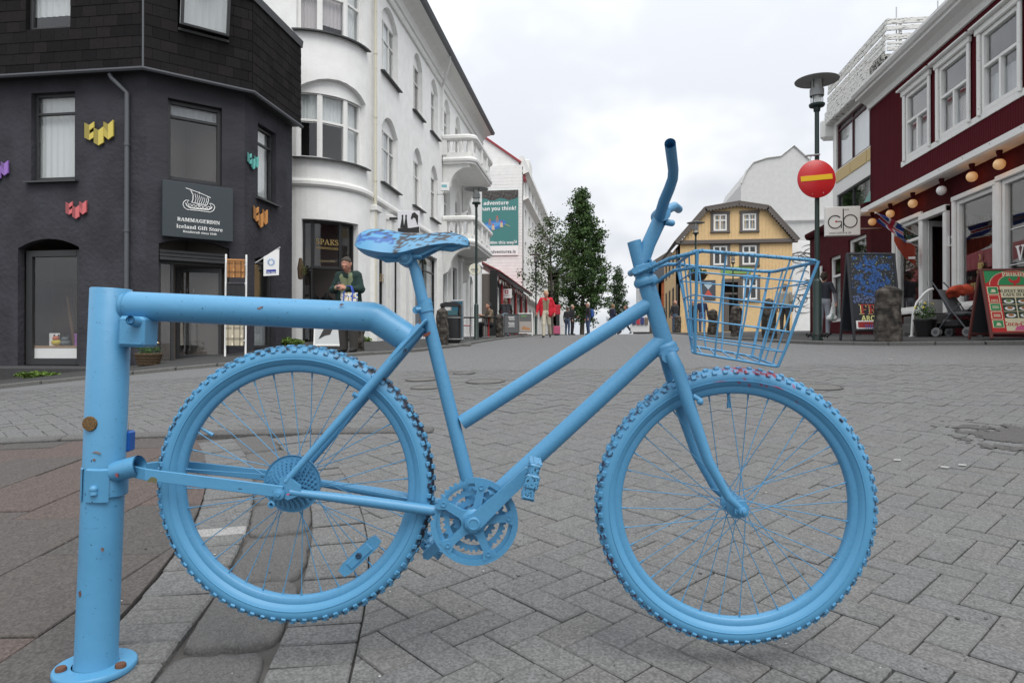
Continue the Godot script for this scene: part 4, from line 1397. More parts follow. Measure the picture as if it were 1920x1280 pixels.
# ---------------------------------------------------------------- buildings
func make_building_materials():
	var stuccoN := bump_tex(0.05, 4.0, FastNoiseLite.TYPE_SIMPLEX_SMOOTH, 5, 512, 15)
	M.grey_wall = grain(mat(0.06, 0.06, 0.07, 0.85), 3.4, noise_tex(0.006, Color(0.88, 0.875, 0.87), Color(1, 1, 1), FastNoiseLite.TYPE_SIMPLEX_SMOOTH, 7, 512, 0.5, 71, 0.35), stuccoN, 0.35)
	M.grey_plinth = grain(mat(0.05, 0.05, 0.052, 0.85), 1.2, M.mottle, stuccoN, 0.6)
	M.white_wall = grain(mat(0.86, 0.86, 0.85, 0.85), 2.6, M.soft, stuccoN, 0.14)
	M.white_trim = grain(mat(0.78, 0.78, 0.76, 0.6), 1.5, M.soft, stuccoN, 0.12)
	var weather := noise_tex(0.02, Color(0.5, 0.47, 0.42), Color(1, 1, 1), FastNoiseLite.TYPE_SIMPLEX_SMOOTH, 6, 512, 0.1, 41, 0.06)
	var weather2 := noise_tex(0.016, Color(0.3, 0.28, 0.26), Color(1, 1, 1), FastNoiseLite.TYPE_SIMPLEX_SMOOTH, 6, 512, 0.24, 44, 0.1)
	M.old_plank = grain(mat(0.72, 0.72, 0.69, 0.8), 1.0, weather2)
	M.old_plank.uv1_scale = Vector3(0.5, 2.2, 0.5)
	M.worn_white = grain(mat(0.76, 0.76, 0.74, 0.7), 0.9, weather, stuccoN, 0.2)
	M.lichen = grain(mat(0.42, 0.42, 0.38, 0.9), 0.9, noise_tex(0.02, Color(0.08, 0.08, 0.07), Color(1, 1, 1), FastNoiseLite.TYPE_SIMPLEX_SMOOTH, 6, 512, 0.5, 42, 0.12), stuccoN, 0.8)
	M.slates = []
	for t in [[0.018, 0.0165, 0.0175], [0.023, 0.0205, 0.021], [0.0145, 0.0138, 0.015], [0.02, 0.0192, 0.0205]]:
		M.slates.append(grain(mat(t[0], t[1], t[2], 0.85), 0.5, M.mottle, M.fineN, 0.4))
	M.dark_metal = mat(0.03, 0.032, 0.036, 0.45, 0.2)
	M.zinc = mat(0.1, 0.106, 0.118, 0.5, 0.3)
	M.black_trim = mat(0.012, 0.012, 0.013, 0.4)
	M.charcoal_trim = mat(0.03, 0.031, 0.033, 0.5)
	M.lead = mat(0.05, 0.052, 0.055, 0.6)
	M.curtain = mat(0.62, 0.66, 0.66, 0.8)
	M.curtain.backlight = Color(0.3, 0.3, 0.3)
	M.curtain_grey = mat(0.36, 0.39, 0.41, 0.8)
	M.blind = mat(0.5, 0.47, 0.48, 0.7)
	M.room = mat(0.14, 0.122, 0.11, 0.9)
	M.cream_pipe = grain(mat(0.6, 0.57, 0.46, 0.6), 0.8, weather)
	# corrugated iron: ribs pressed into the sheet, 7.6 cm apart
	var rib := Image.create(64, 64, false, Image.FORMAT_L8)
	for i in 64:
		var v := 0.5 + 0.5 * cos(TAU * i / 64.0)
		for j in 64: rib.set_pixel(i, j, Color(v, v, v))
	var ribs := ImageTexture.create_from_image(rib)
	M.red_iron = grain(mat(0.075, 0.008, 0.013, 0.55), 0.076, null)
	M.red_iron.heightmap_enabled = true
	M.red_iron.heightmap_texture = ribs
	M.red_iron.heightmap_scale = 1.2
	M.red_wall = grain(mat(0.062, 0.009, 0.013, 0.75), 1.6, M.mottle, stuccoN, 0.3)
	M.red_plaster = grain(mat(0.085, 0.016, 0.02, 0.85), 1.6, M.mottle, stuccoN, 0.6)
	for m in [M.red_iron, M.red_wall, M.red_plaster, M.grey_wall] + M.slates:
		m.metallic_specular = 0.2
		m.roughness = 0.9
	M.red_roof = grain(mat(0.3, 0.035, 0.045, 0.5), 0.3, null)
	M.red_paint = mat(0.36, 0.02, 0.025, 0.5)
	M.yellow_wood = grain(mat(0.72, 0.51, 0.265, 0.8), 1.8, M.soft)
	M.brown_trim = mat(0.11, 0.095, 0.085, 0.7)
	M.concrete = grain(mat(0.6, 0.6, 0.595, 0.9), 2.6, M.soft, stuccoN, 0.15)
	M.orange_wall = mat(0.55, 0.13, 0.03, 0.8)
	M.maroon_frame = mat(0.06, 0.012, 0.018, 0.5)
	M.panel_yellow = mat(0.55, 0.42, 0.2, 0.7)
	M.teal_blind = mat(0.22, 0.42, 0.38, 0.8)
	M.lamp_glow = mat(0.75, 0.58, 0.34, 0.4)
	M.lamp_glow.emission_enabled = true
	M.lamp_glow.emission = Color(1.0, 0.66, 0.33)
	M.lamp_glow.emission_energy_multiplier = 0.13
	M.white_paint = mat(0.8, 0.8, 0.79, 0.5)
	M.black = mat(0.015, 0.015, 0.016, 0.55)
	M.gold = mat(0.35, 0.25, 0.08, 0.5)

# inner room behind a facade: floor, ceiling, back and side walls
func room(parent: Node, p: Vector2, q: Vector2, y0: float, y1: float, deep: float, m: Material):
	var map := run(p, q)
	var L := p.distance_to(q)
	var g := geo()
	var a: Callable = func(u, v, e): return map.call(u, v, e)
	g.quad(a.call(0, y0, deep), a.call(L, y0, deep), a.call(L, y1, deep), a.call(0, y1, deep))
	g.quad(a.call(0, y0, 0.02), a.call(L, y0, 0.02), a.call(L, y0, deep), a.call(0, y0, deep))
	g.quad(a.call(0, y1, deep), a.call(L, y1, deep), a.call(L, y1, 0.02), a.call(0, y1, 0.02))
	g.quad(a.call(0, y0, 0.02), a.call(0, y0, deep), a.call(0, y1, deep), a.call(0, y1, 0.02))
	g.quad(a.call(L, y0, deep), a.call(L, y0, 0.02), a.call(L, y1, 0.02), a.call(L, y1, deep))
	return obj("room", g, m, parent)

func pipe(parent: Node, pts: Array, r: float, m: Material, called := "drainpipe"):
	var o := obj(called, geo().tube(pts, r, 12), m, parent)
	var g := geo()
	for k in pts.size() - 1:
		var a: Vector3 = pts[k]
		var b: Vector3 = pts[k + 1]
		if a.distance_to(b) > 1.5:
			var n := int(a.distance_to(b) / 1.6)
			for j in n: 
				var c := a.lerp(b, (j + 0.6) / (n + 0.2))
				var d := (b - a).normalized() * 0.025
				g.tube([c - d, c + d], r * 1.22, 12)
				obj("bracket", geo().tube([c - d, c + d], r * 1.22, 12), m, o)
	return o

func build_grey():
	var t := thing("corner_building", "charcoal rendered corner building with slate clad overhanging top storey", "building")
	var A := Vector2(-20, -12.22)
	var B := Vector2(-8.81, -12.22)
	var C := Vector2(-7.5, -13.53)
	var D := Vector2(-7.5, -15.75)
	var L1 := A.distance_to(B)
	var L2 := B.distance_to(C)
	var L3 := C.distance_to(D)
	var g := wall_geo(geo(), run(A, B), L1, -1.2, 6.1, [[8.69, 9.65, 4.03, 5.78, 0.0], [5.2, 6.2, 4.03, 5.78, 0.0], [8.4, 9.75, 0.35, 2.87, 0.18], [4.6, 6.2, 0.35, 2.87, 0.2]], 0.16)
	obj("wall", g, M.grey_wall, t)
	obj("wall", wall_geo(geo(), run(B, C), L2, -1.0, 6.1, [[0.38, 1.4, 4.05, 5.66, 0.0], [0.22, 1.55, 0.42, 2.88, 0.12]], 0.16), M.grey_wall, t)
	obj("wall", wall_geo(geo(), run(C, D), L3, -1.0, 6.1, [[0.56, 1.4, 4.0, 5.64, 0.0], [0.42, 1.4, 0.66, 2.72, 0.1]], 0.16), M.grey_wall, t)
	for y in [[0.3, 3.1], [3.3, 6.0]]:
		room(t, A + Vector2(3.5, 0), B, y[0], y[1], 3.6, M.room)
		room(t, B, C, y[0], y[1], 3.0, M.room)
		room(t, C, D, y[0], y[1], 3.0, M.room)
	obj("plinth", geo().moulding([Vector3(A.x, 0, A.y), Vector3(B.x, 0, B.y)], [Vector2(-0.02, -1.2), Vector2(0.05, -1.2), Vector2(0.05, 0.29), Vector2(0.0, 0.34), Vector2(-0.02, 0.34)]), M.grey_plinth, t)
	# windows
	var o2 := {"fw": 0.06, "tra": [[0.77, 0, 1]], "sill": [M.lead, 0.2, 0.035, 0.09]}
	var wo := o2.duplicate()
	wo.curtain = [M.curtain, 0.02, 0.99]
	window(t, on_wall(A, B, 9.17, 4.05, -0.1), 0.96, 1.73, M.charcoal_trim, wo)
	window(t, on_wall(A, B, 5.7, 4.05, -0.1), 1.0, 1.73, M.charcoal_trim, wo)
	window(t, on_wall(B, C, 0.89, 4.07, -0.1), 1.02, 1.58, M.charcoal_trim, {"fw": 0.07, "tra": [[0.8, 0, 1]], "curtain": [M.curtain_grey, 0.82, 0.95], "sill": [M.lead, 0.1, 0.03, 0.05]})
	window(t, on_wall(C, D, 0.98, 4.02, -0.1), 0.84, 1.6, M.charcoal_trim, wo)
	# ground floor: display window and doorway
	window(t, on_wall(A, B, 9.08, 0.36, -0.14), 1.26, 2.3, M.charcoal_trim, {"fw": 0.13, "name": "display_window"})
	window(t, on_wall(A, B, 5.4, 0.36, -0.14), 1.5, 2.3, M.charcoal_trim, {"fw": 0.13, "name": "display_window"})
	window(t, on_wall(C, D, 0.91, 0.68, -0.12), 0.96, 1.95, M.charcoal_trim, {"fw": 0.07, "name": "display_window", "curtain": [M.curtain_grey, 0.0, 0.3]})
	var shutter := geo()
	for k in 3: shutter.box(Vector3(0, 2.47 + k * 0.075, -0.04 - 0.02 * k), Vector3(1.3, 0.07, 0.05), 0.012)
	obj("roller_shutter", shutter, M.charcoal_trim, t).transform = on_wall(B, C, 0.885, 0, 0.0)
	var dw := on_wall(B, C, 0.885, 0.42, -0.14)
	var fr := geo()
	fr.bx(-0.66, -0.6, 0, 2.02, -0.06, 0.0, 0.006).bx(0.6, 0.66, 0, 2.02, -0.06, 0, 0.006).bx(-0.6, 0.6, 1.96, 2.02, -0.06, 0, 0.006)
	fr.bx(-0.42, -0.37, 0.0, 1.96, -0.06, 0, 0.006)
	var fo := obj("door_frame", fr, M.charcoal_trim, t)
	fo.transform = dw
	obj("pane", geo().bx(-0.6, -0.42, 0, 1.96, -0.04, -0.034), M.glass, fo)
	obj("threshold", geo().bx(-0.7, 0.7, -0.1, 0.02, -0.1, 0.2, 0.01), M.charcoal_trim, fo)
	# glass door leaf standing open inwards
	var leaf := geo()
	leaf.bx(0, 0.07, 0.02, 1.95, -0.04, 0, 0.005).bx(0.83, 0.9, 0.02, 1.95, -0.04, 0, 0.005).bx(0.07, 0.83, 0.02, 0.14, -0.04, 0, 0.005).bx(0.07, 0.83, 1.85, 1.95, -0.04, 0, 0.005)
	var lo := obj("door", leaf, M.charcoal_trim, t)
	lo.transform = dw * Transform3D(Basis(Vector3.UP, PI - 0.5), Vector3(0.58, 0, -0.08))
	obj("pane", geo().bx(0.05, 0.85, 0.1, 1.9, -0.024, -0.018), M.glass, lo)
	obj("handle", geo().tube([Vector3(0.12, 0.8, 0.05), Vector3(0.12, 1.25, 0.05)], 0.012, 8), M.steel, lo)
	# overhang: soffit, slate cladding, gutter, parapet cap
	var o := 0.22
	var k8 := o * tan(PI / 8)
	var A2 := A + Vector2(0, o)
	var B2 := B + Vector2(k8, o)
	var C2 := C + Vector2(o, k8)
	var D2 := D + Vector2(o, 0)
	var sf := geo()
	sf.quad(Vector3(A.x, 6.06, A.y), Vector3(B.x, 6.06, B.y), Vector3(B2.x, 6.06, B2.y), Vector3(A2.x, 6.06, A2.y))
	sf.quad(Vector3(B.x, 6.06, B.y), Vector3(C.x, 6.06, C.y), Vector3(C2.x, 6.06, C2.y), Vector3(B2.x, 6.06, B2.y))
	sf.quad(Vector3(C.x, 6.06, C.y), Vector3(D.x, 6.06, D.y), Vector3(D2.x, 6.06, D2.y), Vector3(C2.x, 6.06, C2.y))
	obj("soffit", sf, M.charcoal_trim, t)
	var tile := {}
	var clad := func(p: Vector2, q: Vector2, u0: float, top: float, holes: Array):
		var L := p.distance_to(q)
		var back := obj("slate_cladding", wall_geo(geo(), run(p, q), L, 6.03, top, holes, 0.14), M.slates[2], t)
		var y := 6.05
		var r := 0
		while y < top - 0.05:
			var u := u0 - (0.15 if r % 2 else 0.3)
			while u < L - 0.02:
				var a: float = max(u, max(0.0, u0))
				var b: float = min(u + 0.3, L)
				for h in holes:      # slates are cut to fit round the windows
					if y + 0.2 > h[2] and y < h[3]:
						if a >= h[0] and b <= h[1]: b = a
						elif a < h[0] and b > h[0]: b = h[0]
						elif a < h[1] and b > h[1]: a = h[1]
				var w := b - a
				if w > 0.04:
					var key := "%.2f" % w
					if not tile.has(key): tile[key] = geo().box(Vector3(0, 0.12, 0), Vector3(w - 0.005, 0.25, 0.009), 0.002).mesh()
					var so := obj("slate", tile[key], M.slates[rng.randi() % 4], back)
					so.transform = on_wall(p, q, a + w / 2, y, 0.012) * Transform3D(Basis(Vector3.RIGHT, -0.035 + rng.randf_range(-0.004, 0.006)) * Basis(Vector3.BACK, rng.randf_range(-0.005, 0.005)), Vector3.ZERO)
				u += 0.3
			y += 0.214
			r += 1
	clad.call(A2, B2, 7.75, 8.0, [[8.78, 9.74, 6.93, 8.0, 0.0]])
	clad.call(B2, C2, 0.0, 8.0, [[0.6, 1.56, 6.98, 8.0, 0.0]])
	clad.call(C2, D2, 0.0, 8.0, [])
	window(t, on_wall(A2, B2, 9.26, 6.95, -0.08), 0.94, 1.1, M.charcoal_trim, {"fw": 0.06, "curtain": [M.curtain, 0.3, 1.0]})
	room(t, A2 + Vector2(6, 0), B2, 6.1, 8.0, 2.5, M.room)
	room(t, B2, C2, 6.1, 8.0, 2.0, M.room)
	var tilt := on_wall(B2, C2, 1.08, 7.02, 0.16) * Transform3D(Basis(Vector3.RIGHT, 0.16), Vector3.ZERO)
	window(t, tilt, 0.9, 1.1, M.charcoal_trim, {"fw": 0.05, "curtain": [M.curtain, 0.04, 0.98]})
	obj("window_lining", geo().bx(-0.48, 0.48, -0.06, 0.0, -0.08, 0.05, 0.01), M.black, t).transform = on_wall(B2, C2, 1.08, 7.0, 0)
	var gp := [Vector3(A2.x, 6.04, A2.y), Vector3(B2.x, 6.04, B2.y), Vector3(C2.x, 6.04, C2.y), Vector3(D2.x, 6.04, D2.y)]
	obj("gutter", geo().moulding(gp, [Vector2(0.0, -0.02), Vector2(0.05, -0.03), Vector2(0.075, 0.0), Vector2(0.075, 0.03), Vector2(0.0, 0.03)]), M.zinc, t)
	var cp := [Vector3(A2.x, 7.97, A2.y), Vector3(B2.x, 7.97, B2.y), Vector3(C2.x, 7.97, C2.y), Vector3(D2.x, 7.97, D2.y)]
	obj("parapet_cap", geo().moulding(cp, [Vector2(-0.3, 0.0), Vector2(0.05, 0.0), Vector2(0.07, 0.16), Vector2(-0.3, 0.18)]), M.dark_metal, t)
	obj("roof", geo().bx(-20, -7.6, 8.0, 8.1, -15.7, -12.3), M.dark_metal, t)
	obj("corner_flashing", geo().tube([Vector3(B2.x, 6.06, B2.y + 0.01), Vector3(B2.x, 7.97, B2.y + 0.01)], 0.02, 8), M.zinc, t)
	var dp := on_wall(A, B, 10.83, 0, 0.07).origin
	pipe(t, [Vector3(dp.x - 0.28, 6.0, dp.z + 0.12), Vector3(dp.x - 0.25, 5.92, dp.z + 0.1), Vector3(dp.x, 5.66, dp.z), Vector3(dp.x, 0.3, dp.z)], 0.045, M.zinc)
	# display behind the left window
	var base := on_wall(A, B, 9.08, 0.42, -0.42)
	var plinth := thing("display_shelf", "white low display shelf inside the charcoal shop window", "shelf", base.origin, 0.0)
	obj("board", geo().box(Vector3(0, 0.14, 0), Vector3(1.05, 0.28, 0.4), 0.01), M.white_paint, plinth)
	obj("top", geo().box(Vector3(0, 0.3, 0), Vector3(1.08, 0.04, 0.42), 0.006), mat(0.3, 0.18, 0.09), plinth)
	var toys := [["knitted_toy", "yellow knitted toy with a red face on the window shelf", Color(0.5, 0.4, 0.04), -0.17, 0.19], ["knitted_toy", "grey knitted toy on the window shelf", Color(0.1, 0.12, 0.13), 0.03, 0.17], ["storage_tin", "purple tin at the right end of the window shelf", Color(0.28, 0.08, 0.36), 0.35, 0.24]]
	for y in toys:
		var c: Color = y[2]
		var o3 := thing(y[0], y[1], "tin" if y[0] == "storage_tin" else "toy", base * Vector3(y[3], 0.32, 0.02))
		var h: float = y[4]
		if y[0] == "storage_tin":
			obj("can", geo().lathe([Vector2(0, 0), Vector2(0.085, 0), Vector2(0.09, h), Vector2(0, h)], 16), mat(c.r, c.g, c.b, 0.4), o3)
			obj("lid", geo().lathe([Vector2(0.094, h - 0.03), Vector2(0.094, h + 0.01), Vector2(0, h + 0.012)], 16), mat(c.r, c.g, c.b, 0.4), o3)
		else:
			obj("body", geo().ball(Vector3(0, h * 0.35, 0), Vector3(0.1, h * 0.36, 0.08)), mat(c.r, c.g, c.b, 0.9), o3)
			obj("head", geo().ball(Vector3(0, h * 0.8, 0.01), Vector3(0.07, h * 0.28, 0.065)), mat(0.45, 0.12, 0.06, 0.9) if c.r > 0.4 else mat(c.r, c.g, c.b, 0.9), o3)
			for s in [-1.0, 1.0]: obj("ear", geo().ball(Vector3(0.05 * s, h * 1.08, 0), Vector3(0.02, 0.035, 0.015), 8, 6), mat(0.05, 0.06, 0.06, 0.9), o3)
	var cb := thing("added_dark_cupboard", "added dark cupboard that darkens the view into the charcoal shop window", "cupboard", base * Vector3(-0.1, -0.12, -1.25))  # invented cupboard, its dark wood stands in for shade behind the glass
	obj("carcass", geo().box(Vector3(0, 1.25, -0.2), Vector3(2.6, 2.5, 0.36), 0.01), mat(0.05, 0.03, 0.022, 0.6), cb)
	for k in 5: obj("cupboard_door", geo().box(Vector3(-1.04 + k * 0.52, 0.9, 0.0), Vector3(0.48, 1.7, 0.03), 0.008), mat(0.075 + 0.02 * (k % 2), 0.03, 0.025, 0.6), cb)
	obj("shelf", geo().box(Vector3(0, 1.85, 0.06), Vector3(2.6, 0.04, 0.2), 0.006), mat(0.12, 0.07, 0.04, 0.6), cb)
	var card := thing("display_card", "white card standing at the left of the window shelf", "card", base * Vector3(-0.32, 0.32, -0.1))
	obj("card_face", geo().box(Vector3(0, 0.13, 0), Vector3(0.24, 0.26, 0.01), 0.002), M.white_paint, card)
	for k in 5:
		var st := thing("timber_plank", "%s brown plank leaning inside the charcoal shop window" % ["leftmost", "second", "middle", "fourth", "rightmost"][k], "plank", base * Vector3(-0.5 + 0.24 * k, 0.3, -0.75), 0.0, "planks leaning in the shop window")
		obj("plank_board", geo().box(Vector3(0, 0.55, 0), Vector3(0.06, 1.1, 0.03), 0.004, Basis(Vector3.BACK, 0.16)), mat(0.22, 0.12, 0.06), st)
	var coat := 0
	for c in [[0.6, Color(0.5, 0.47, 0.4)], [0.75, Color(0.4, 0.37, 0.32)], [0.9, Color(0.05, 0.05, 0.05)], [1.02, Color(0.12, 0.11, 0.1)]]:
		var g2 := geo()
		var q: Color = c[1]
		var tp := []
		for k in 9:
			var y := 1.62 - k * 0.14
			tp.append(Vector2(0.03 + 0.05 * sqrt(k / 8.0), y))
		tp.reverse()
		g2.lathe(tp, 12)
		var co := thing("hanging_garment", ["long pale knitted garment hanging just inside the charcoal shop doorway", "shorter beige garment hanging second inside the charcoal shop doorway", "black garment hanging third inside the charcoal shop doorway", "dark brown garment hanging deepest inside the charcoal shop doorway"][coat], "garment", on_wall(B, C, c[0], 0.25, -0.75).origin, 0.0, "garments inside the doorway")
		obj("cloth", g2, mat(q.r, q.g, q.b, 0.9), co)
		obj("hanger", geo().tube([Vector3(0, 1.6, 0), Vector3(0, 1.7, 0)], 0.006, 6), M.steel, co)
		coat += 1

# folded-ribbon letters fixed to the wall
func wall_letters(t: Transform3D, w: float, c: Color, label: String):
	var o := thing("wall_letters", label, "sign", t.origin, 0.0, "folded letter signs on the charcoal walls")
	o.transform = t
	var s := w / 178.0
	var tones := [1.0, 0.5, 0.78]
	var polys := [[1, [[0, 8], [32, 24], [32, 108], [0, 92]]], [0, [[32, 24], [60, 6], [60, 36], [32, 54]]], [0, [[32, 76], [58, 60], [58, 94], [32, 108]]], [1, [[58, 38], [88, 56], [88, 140], [58, 122]]], [0, [[88, 56], [118, 36], [118, 124], [88, 140]]], [2, [[118, 36], [148, 74], [148, 110], [118, 86]]], [1, [[118, 8], [148, 26], [148, 74], [118, 36]]], [0, [[148, 26], [178, 2], [178, 90], [148, 110]]]]
	for p in polys:
		var q := []
		for v in p[1]: q.append(Vector2((v[0] - 89.0) * s, (70.0 - v[1]) * s))
		var k: float = tones[p[0]]
		obj("facet", geo().slab(q, 0.0, 0.016 + (0.008 if p[0] == 0 else 0.0) + 0.0015 * polys.find(p)), mat(c.r * k, c.g * k, c.b * k, 0.5), o)

func build_grey_signs():
	var A := Vector2(-20, -12.22)
	var B := Vector2(-8.81, -12.22)
	var C := Vector2(-7.5, -13.53)
	var D := Vector2(-7.5, -15.75)
	wall_letters(on_wall(A, B, 10.21, 4.91, 0.03), 0.63, Color(0.62, 0.5, 0.1), "yellow folded letter sign beside the charcoal downpipe")
	wall_letters(on_wall(A, B, 9.72, 3.42, 0.03), 0.46, Color(0.62, 0.14, 0.15), "pink red folded letter sign above the shop window")
	wall_letters(on_wall(A, B, 7.98, 4.25, 0.03), 0.5, Color(0.3, 0.15, 0.5), "violet folded letter sign cut by the left edge")
	wall_letters(on_wall(C, D, 0.27, 4.7, 0.03), 0.42, Color(0.12, 0.5, 0.45), "turquoise folded letter sign beside the far upper window")
	wall_letters(on_wall(C, D, 0.6, 3.56, 0.03), 0.58, Color(0.62, 0.27, 0.06), "orange folded letter sign right of the shop board")
	# the shop board with its ship
	var o := thing("shop_board", "dark slate blue shop board with a white longship above the door", "sign")
	o.transform = on_wall(B, C, 0.915, 3.435, 0.05)
	obj("board", geo().box(Vector3(0, 0, 0.06), Vector3(1.32, 1.1, 0.12), 0.01), mat(0.035, 0.047, 0.055, 0.5), o)
	var wm: Material = M.white_paint
	var ship := func(x: float, y: float) -> Vector2: return Vector2((x - 765.0) / 1330.0 * 1.32, (660.0 - y) / 1040.0 * 1.1 + 0.06)
	var stroke := func(called: String, pts: Array, r: float):
		var q := []
		for p in pts:
			var v: Vector2 = ship.call(p[0], p[1] - (p[0] - 765) * 0.09)
			q.append(Vector3(v.x, v.y, 0.122))
		obj(called, geo().tube(q, r, 6), wm, o)
	stroke.call("hull_line", [[580, 515], [520, 510], [480, 545], [470, 595], [495, 650], [550, 685], [760, 700], [980, 725], [1045, 690], [1070, 630], [1050, 585], [1000, 560], [970, 560]], 0.0085)
	stroke.call("hull_line", [[515, 560], [540, 610], [600, 655], [765, 668], [950, 680], [1000, 650], [1018, 620]], 0.012)
	stroke.call("stem_line", [[580, 515], [545, 545], [575, 590]], 0.006)
	stroke.call("stem_line", [[970, 560], [995, 590], [980, 625]], 0.006)
	for k in 6:
		var pts := []
		for j in 11: pts.append([600 + k * 70 + 27 * cos(TAU * j / 10), 605 + k * 8 + 27 * sin(TAU * j / 10)])
		stroke.call("shield", pts, 0.006)
	stroke.call("yard", [[520, 280], [770, 360], [990, 450]], 0.009)
	stroke.call("sail_edge", [[610, 320], [655, 400], [655, 490], [630, 550]], 0.009)
	stroke.call("sail_edge", [[930, 430], [950, 490], [930, 570], [905, 600]], 0.008)
	stroke.call("sail_foot", [[630, 550], [905, 598]], 0.008)
	stroke.call("mast", [[770, 345], [775, 380]], 0.009)
	stroke.call("mast", [[768, 560], [768, 620]], 0.01)
	for k in 6: stroke.call("sail_stripe", [[690 + k * 42, 375 + k * 16], [712 + k * 40, 470 + k * 10], [690 + k * 38, 555 + k * 6]], 0.0058)
	text("lettering", "RAMMAGERÐIN", 0.098, wm, o, T(Vector3(0, -0.19, 0.122)), "Droid Serif", true)
	stroke.call("rule", [[380, 855], [765, 880], [1150, 915]], 0.0022)
	text("lettering", "Iceland Gift Store", 0.098, wm, o, T(Vector3(0.02, -0.33, 0.122)), "Droid Serif", true, true)
	text("lettering", "Handicraft since 1940", 0.058, wm, o, T(Vector3(0.02, -0.425, 0.122)), "Droid Serif", true, true)

# ---------------------------------------------------------------- white building with the rounded corner
func bay(u: float, v: float, e: float) -> Vector3:
	# plan: straight towards the left, quarter circle of 1.6 m, straight up the street
	var r := 1.6
	if u < 2.0: return Vector3(-8.1 - (2.0 - u), v, -16.7 - e)
	var a := (u - 2.0) / r
	if a < PI / 2: return Vector3(-8.1 + (r - e) * sin(a), v, -18.3 + (r - e) * cos(a))
	return Vector3(-6.5 - e, v, -18.3 - (a - PI / 2) * r)

func bay_u(deg: float) -> float: return 2.0 + 1.6 * deg_to_rad(deg)

func build_white():
	var t := thing("corner_block", "white rendered three storey block with a rounded corner and balconies", "building")
	var W1 := bay_u(90.0)
	var fu := func(d: float) -> float: return W1 + (d - 18.3)
	var L: float = fu.call(36.4)
	var holes := []
	var rows := [[5.62, 7.72], [8.92, 11.08], [12.0, 12.0]]
	var wins := [[19.55, 21.15], [22.95, 24.15], [25.35, 26.5], [27.55, 28.7], [29.75, 30.9], [32.3, 33.5], [34.4, 35.5]]
	for r in 2:
		holes.append([bay_u(9), bay_u(86), rows[r][0], rows[r][1] + (0.0 if r else 0.02), 0.33])
		for w in wins: holes.append([fu.call(w[0]), fu.call(w[1]), rows[r][0], rows[r][1], 0.42])
	holes.append([bay_u(14), bay_u(72), 0.5, 4.02, 0.0])
	var shops := [[18.95, 19.95], [20.5, 21.4], [23.2, 26.4], [27.2, 28.1], [29.0, 30.1], [32.9, 33.9]]
	for w in shops: holes.append([fu.call(w[0]), fu.call(w[1]), 1.55 if w[0] < 22 else 1.2, 4.15, 0.0 if w[0] < 32 else 0.3])
	var g := wall_geo(geo(), bay, L, -0.8, 11.9, holes, 0.2, 40)
	obj("wall", g, M.white_wall, t)
	obj("end_wall", geo().bx(-16.5, -6.5, -0.5, 13.4, -36.5, -36.4), M.white_wall, t)
	obj("end_wall", geo().bx(-10.15, -10.1, -0.5, 12.4, -36.4, -16.7), M.white_wall, t)
	# rooms behind the openings
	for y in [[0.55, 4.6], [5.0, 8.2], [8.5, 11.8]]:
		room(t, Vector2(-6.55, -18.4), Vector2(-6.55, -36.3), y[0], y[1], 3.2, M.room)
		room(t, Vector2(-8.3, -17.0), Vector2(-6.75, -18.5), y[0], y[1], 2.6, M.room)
	# windows of the long front
	for r in 2:
		for i in wins.size():
			var w: Array = wins[i]
			var wd: float = w[1] - w[0]
			var h: float = rows[r][1] - rows[r][0] - 0.4
			var tr := on_wall(Vector2(-6.5, -18.3), Vector2(-6.5, -40), (w[0] + w[1]) / 2 - 18.3, rows[r][0], -0.13)
			var opt := {"fw": 0.06, "tra": [[0.66, 0, 1]], "mul": ([[0.33, 0, 1], [0.67, 0, 1]] if wd > 1.5 else [[0.5, 0, 1]]), "sill": [M.lead, 0.26, 0.035, 0.12]}
			if (i + r) % 3 != 2: opt.curtain = [M.curtain if (i + r) % 2 else M.curtain_grey, 0.02, 0.98]
			var wo := window(t, tr, wd, h, M.white_trim, opt)
			# panel filling the arch above the frame
			var pts := [Vector2(-wd / 2, h), Vector2(wd / 2, h)]
			for k in 9:
				var q := 1.0 - k / 4.0
				pts.append(Vector2(wd / 2 * q, h + 0.4 - 0.4 * q * q + 0.015))
			obj("arch_panel", geo().slab(pts, -0.05, -0.01), M.white_wall, wo)
	# curved corner windows: three flat lights each
	for r in 2:
		var cuts := [[9.0, 31.0], [31.0, 60.5], [60.5, 86.0]]
		for k in 3:
			var p := bay(bay_u(cuts[k][0]), 0, 0.16)
			var q := bay(bay_u(cuts[k][1]), 0, 0.16)
			var wd := p.distance_to(q)
			var opt := {"fw": 0.075, "fd": 0.09, "tra": [[0.57, 0, 1]]}
			if k == 2: opt.curtain = [M.curtain, 0.02, 0.98]
			elif r == 1: opt.curtain = [M.blind, 0.18 if k == 1 else 0.03, 0.99]
			elif k == 1: opt.curtain = [M.curtain, 0.56, 0.98]
			else: opt.curtain = [M.curtain, 0.56, 0.98]
			window(t, on_wall(Vector2(p.x, p.z), Vector2(q.x, q.z), wd / 2, rows[r][0], 0.0), wd, 1.78 if r == 0 else 1.84, M.worn_white, opt)
		# tympanum above the corner windows and the lead sill below
		var ty := geo()
		for k in 18:
			var a := lerpf(9, 86, k / 18.0)
			var b := lerpf(9, 86, (k + 1) / 18.0)
			ty.quad(bay(bay_u(a), rows[r][0] + 1.72, 0.14), bay(bay_u(b), rows[r][0] + 1.72, 0.14), bay(bay_u(b), rows[r][1] + 0.05, 0.14), bay(bay_u(a), rows[r][1] + 0.05, 0.14))
		obj("tympanum", ty, M.white_wall, t)
		var sl := []
		for k in 15: sl.append(bay(bay_u(lerpf(6, 88, k / 14.0)), rows[r][0], 0.0))
		obj("sill", geo().moulding(sl, [Vector2(-0.2, -0.005), Vector2(0.14, -0.06), Vector2(0.14, -0.025), Vector2(-0.2, 0.03)]), M.lead, t)
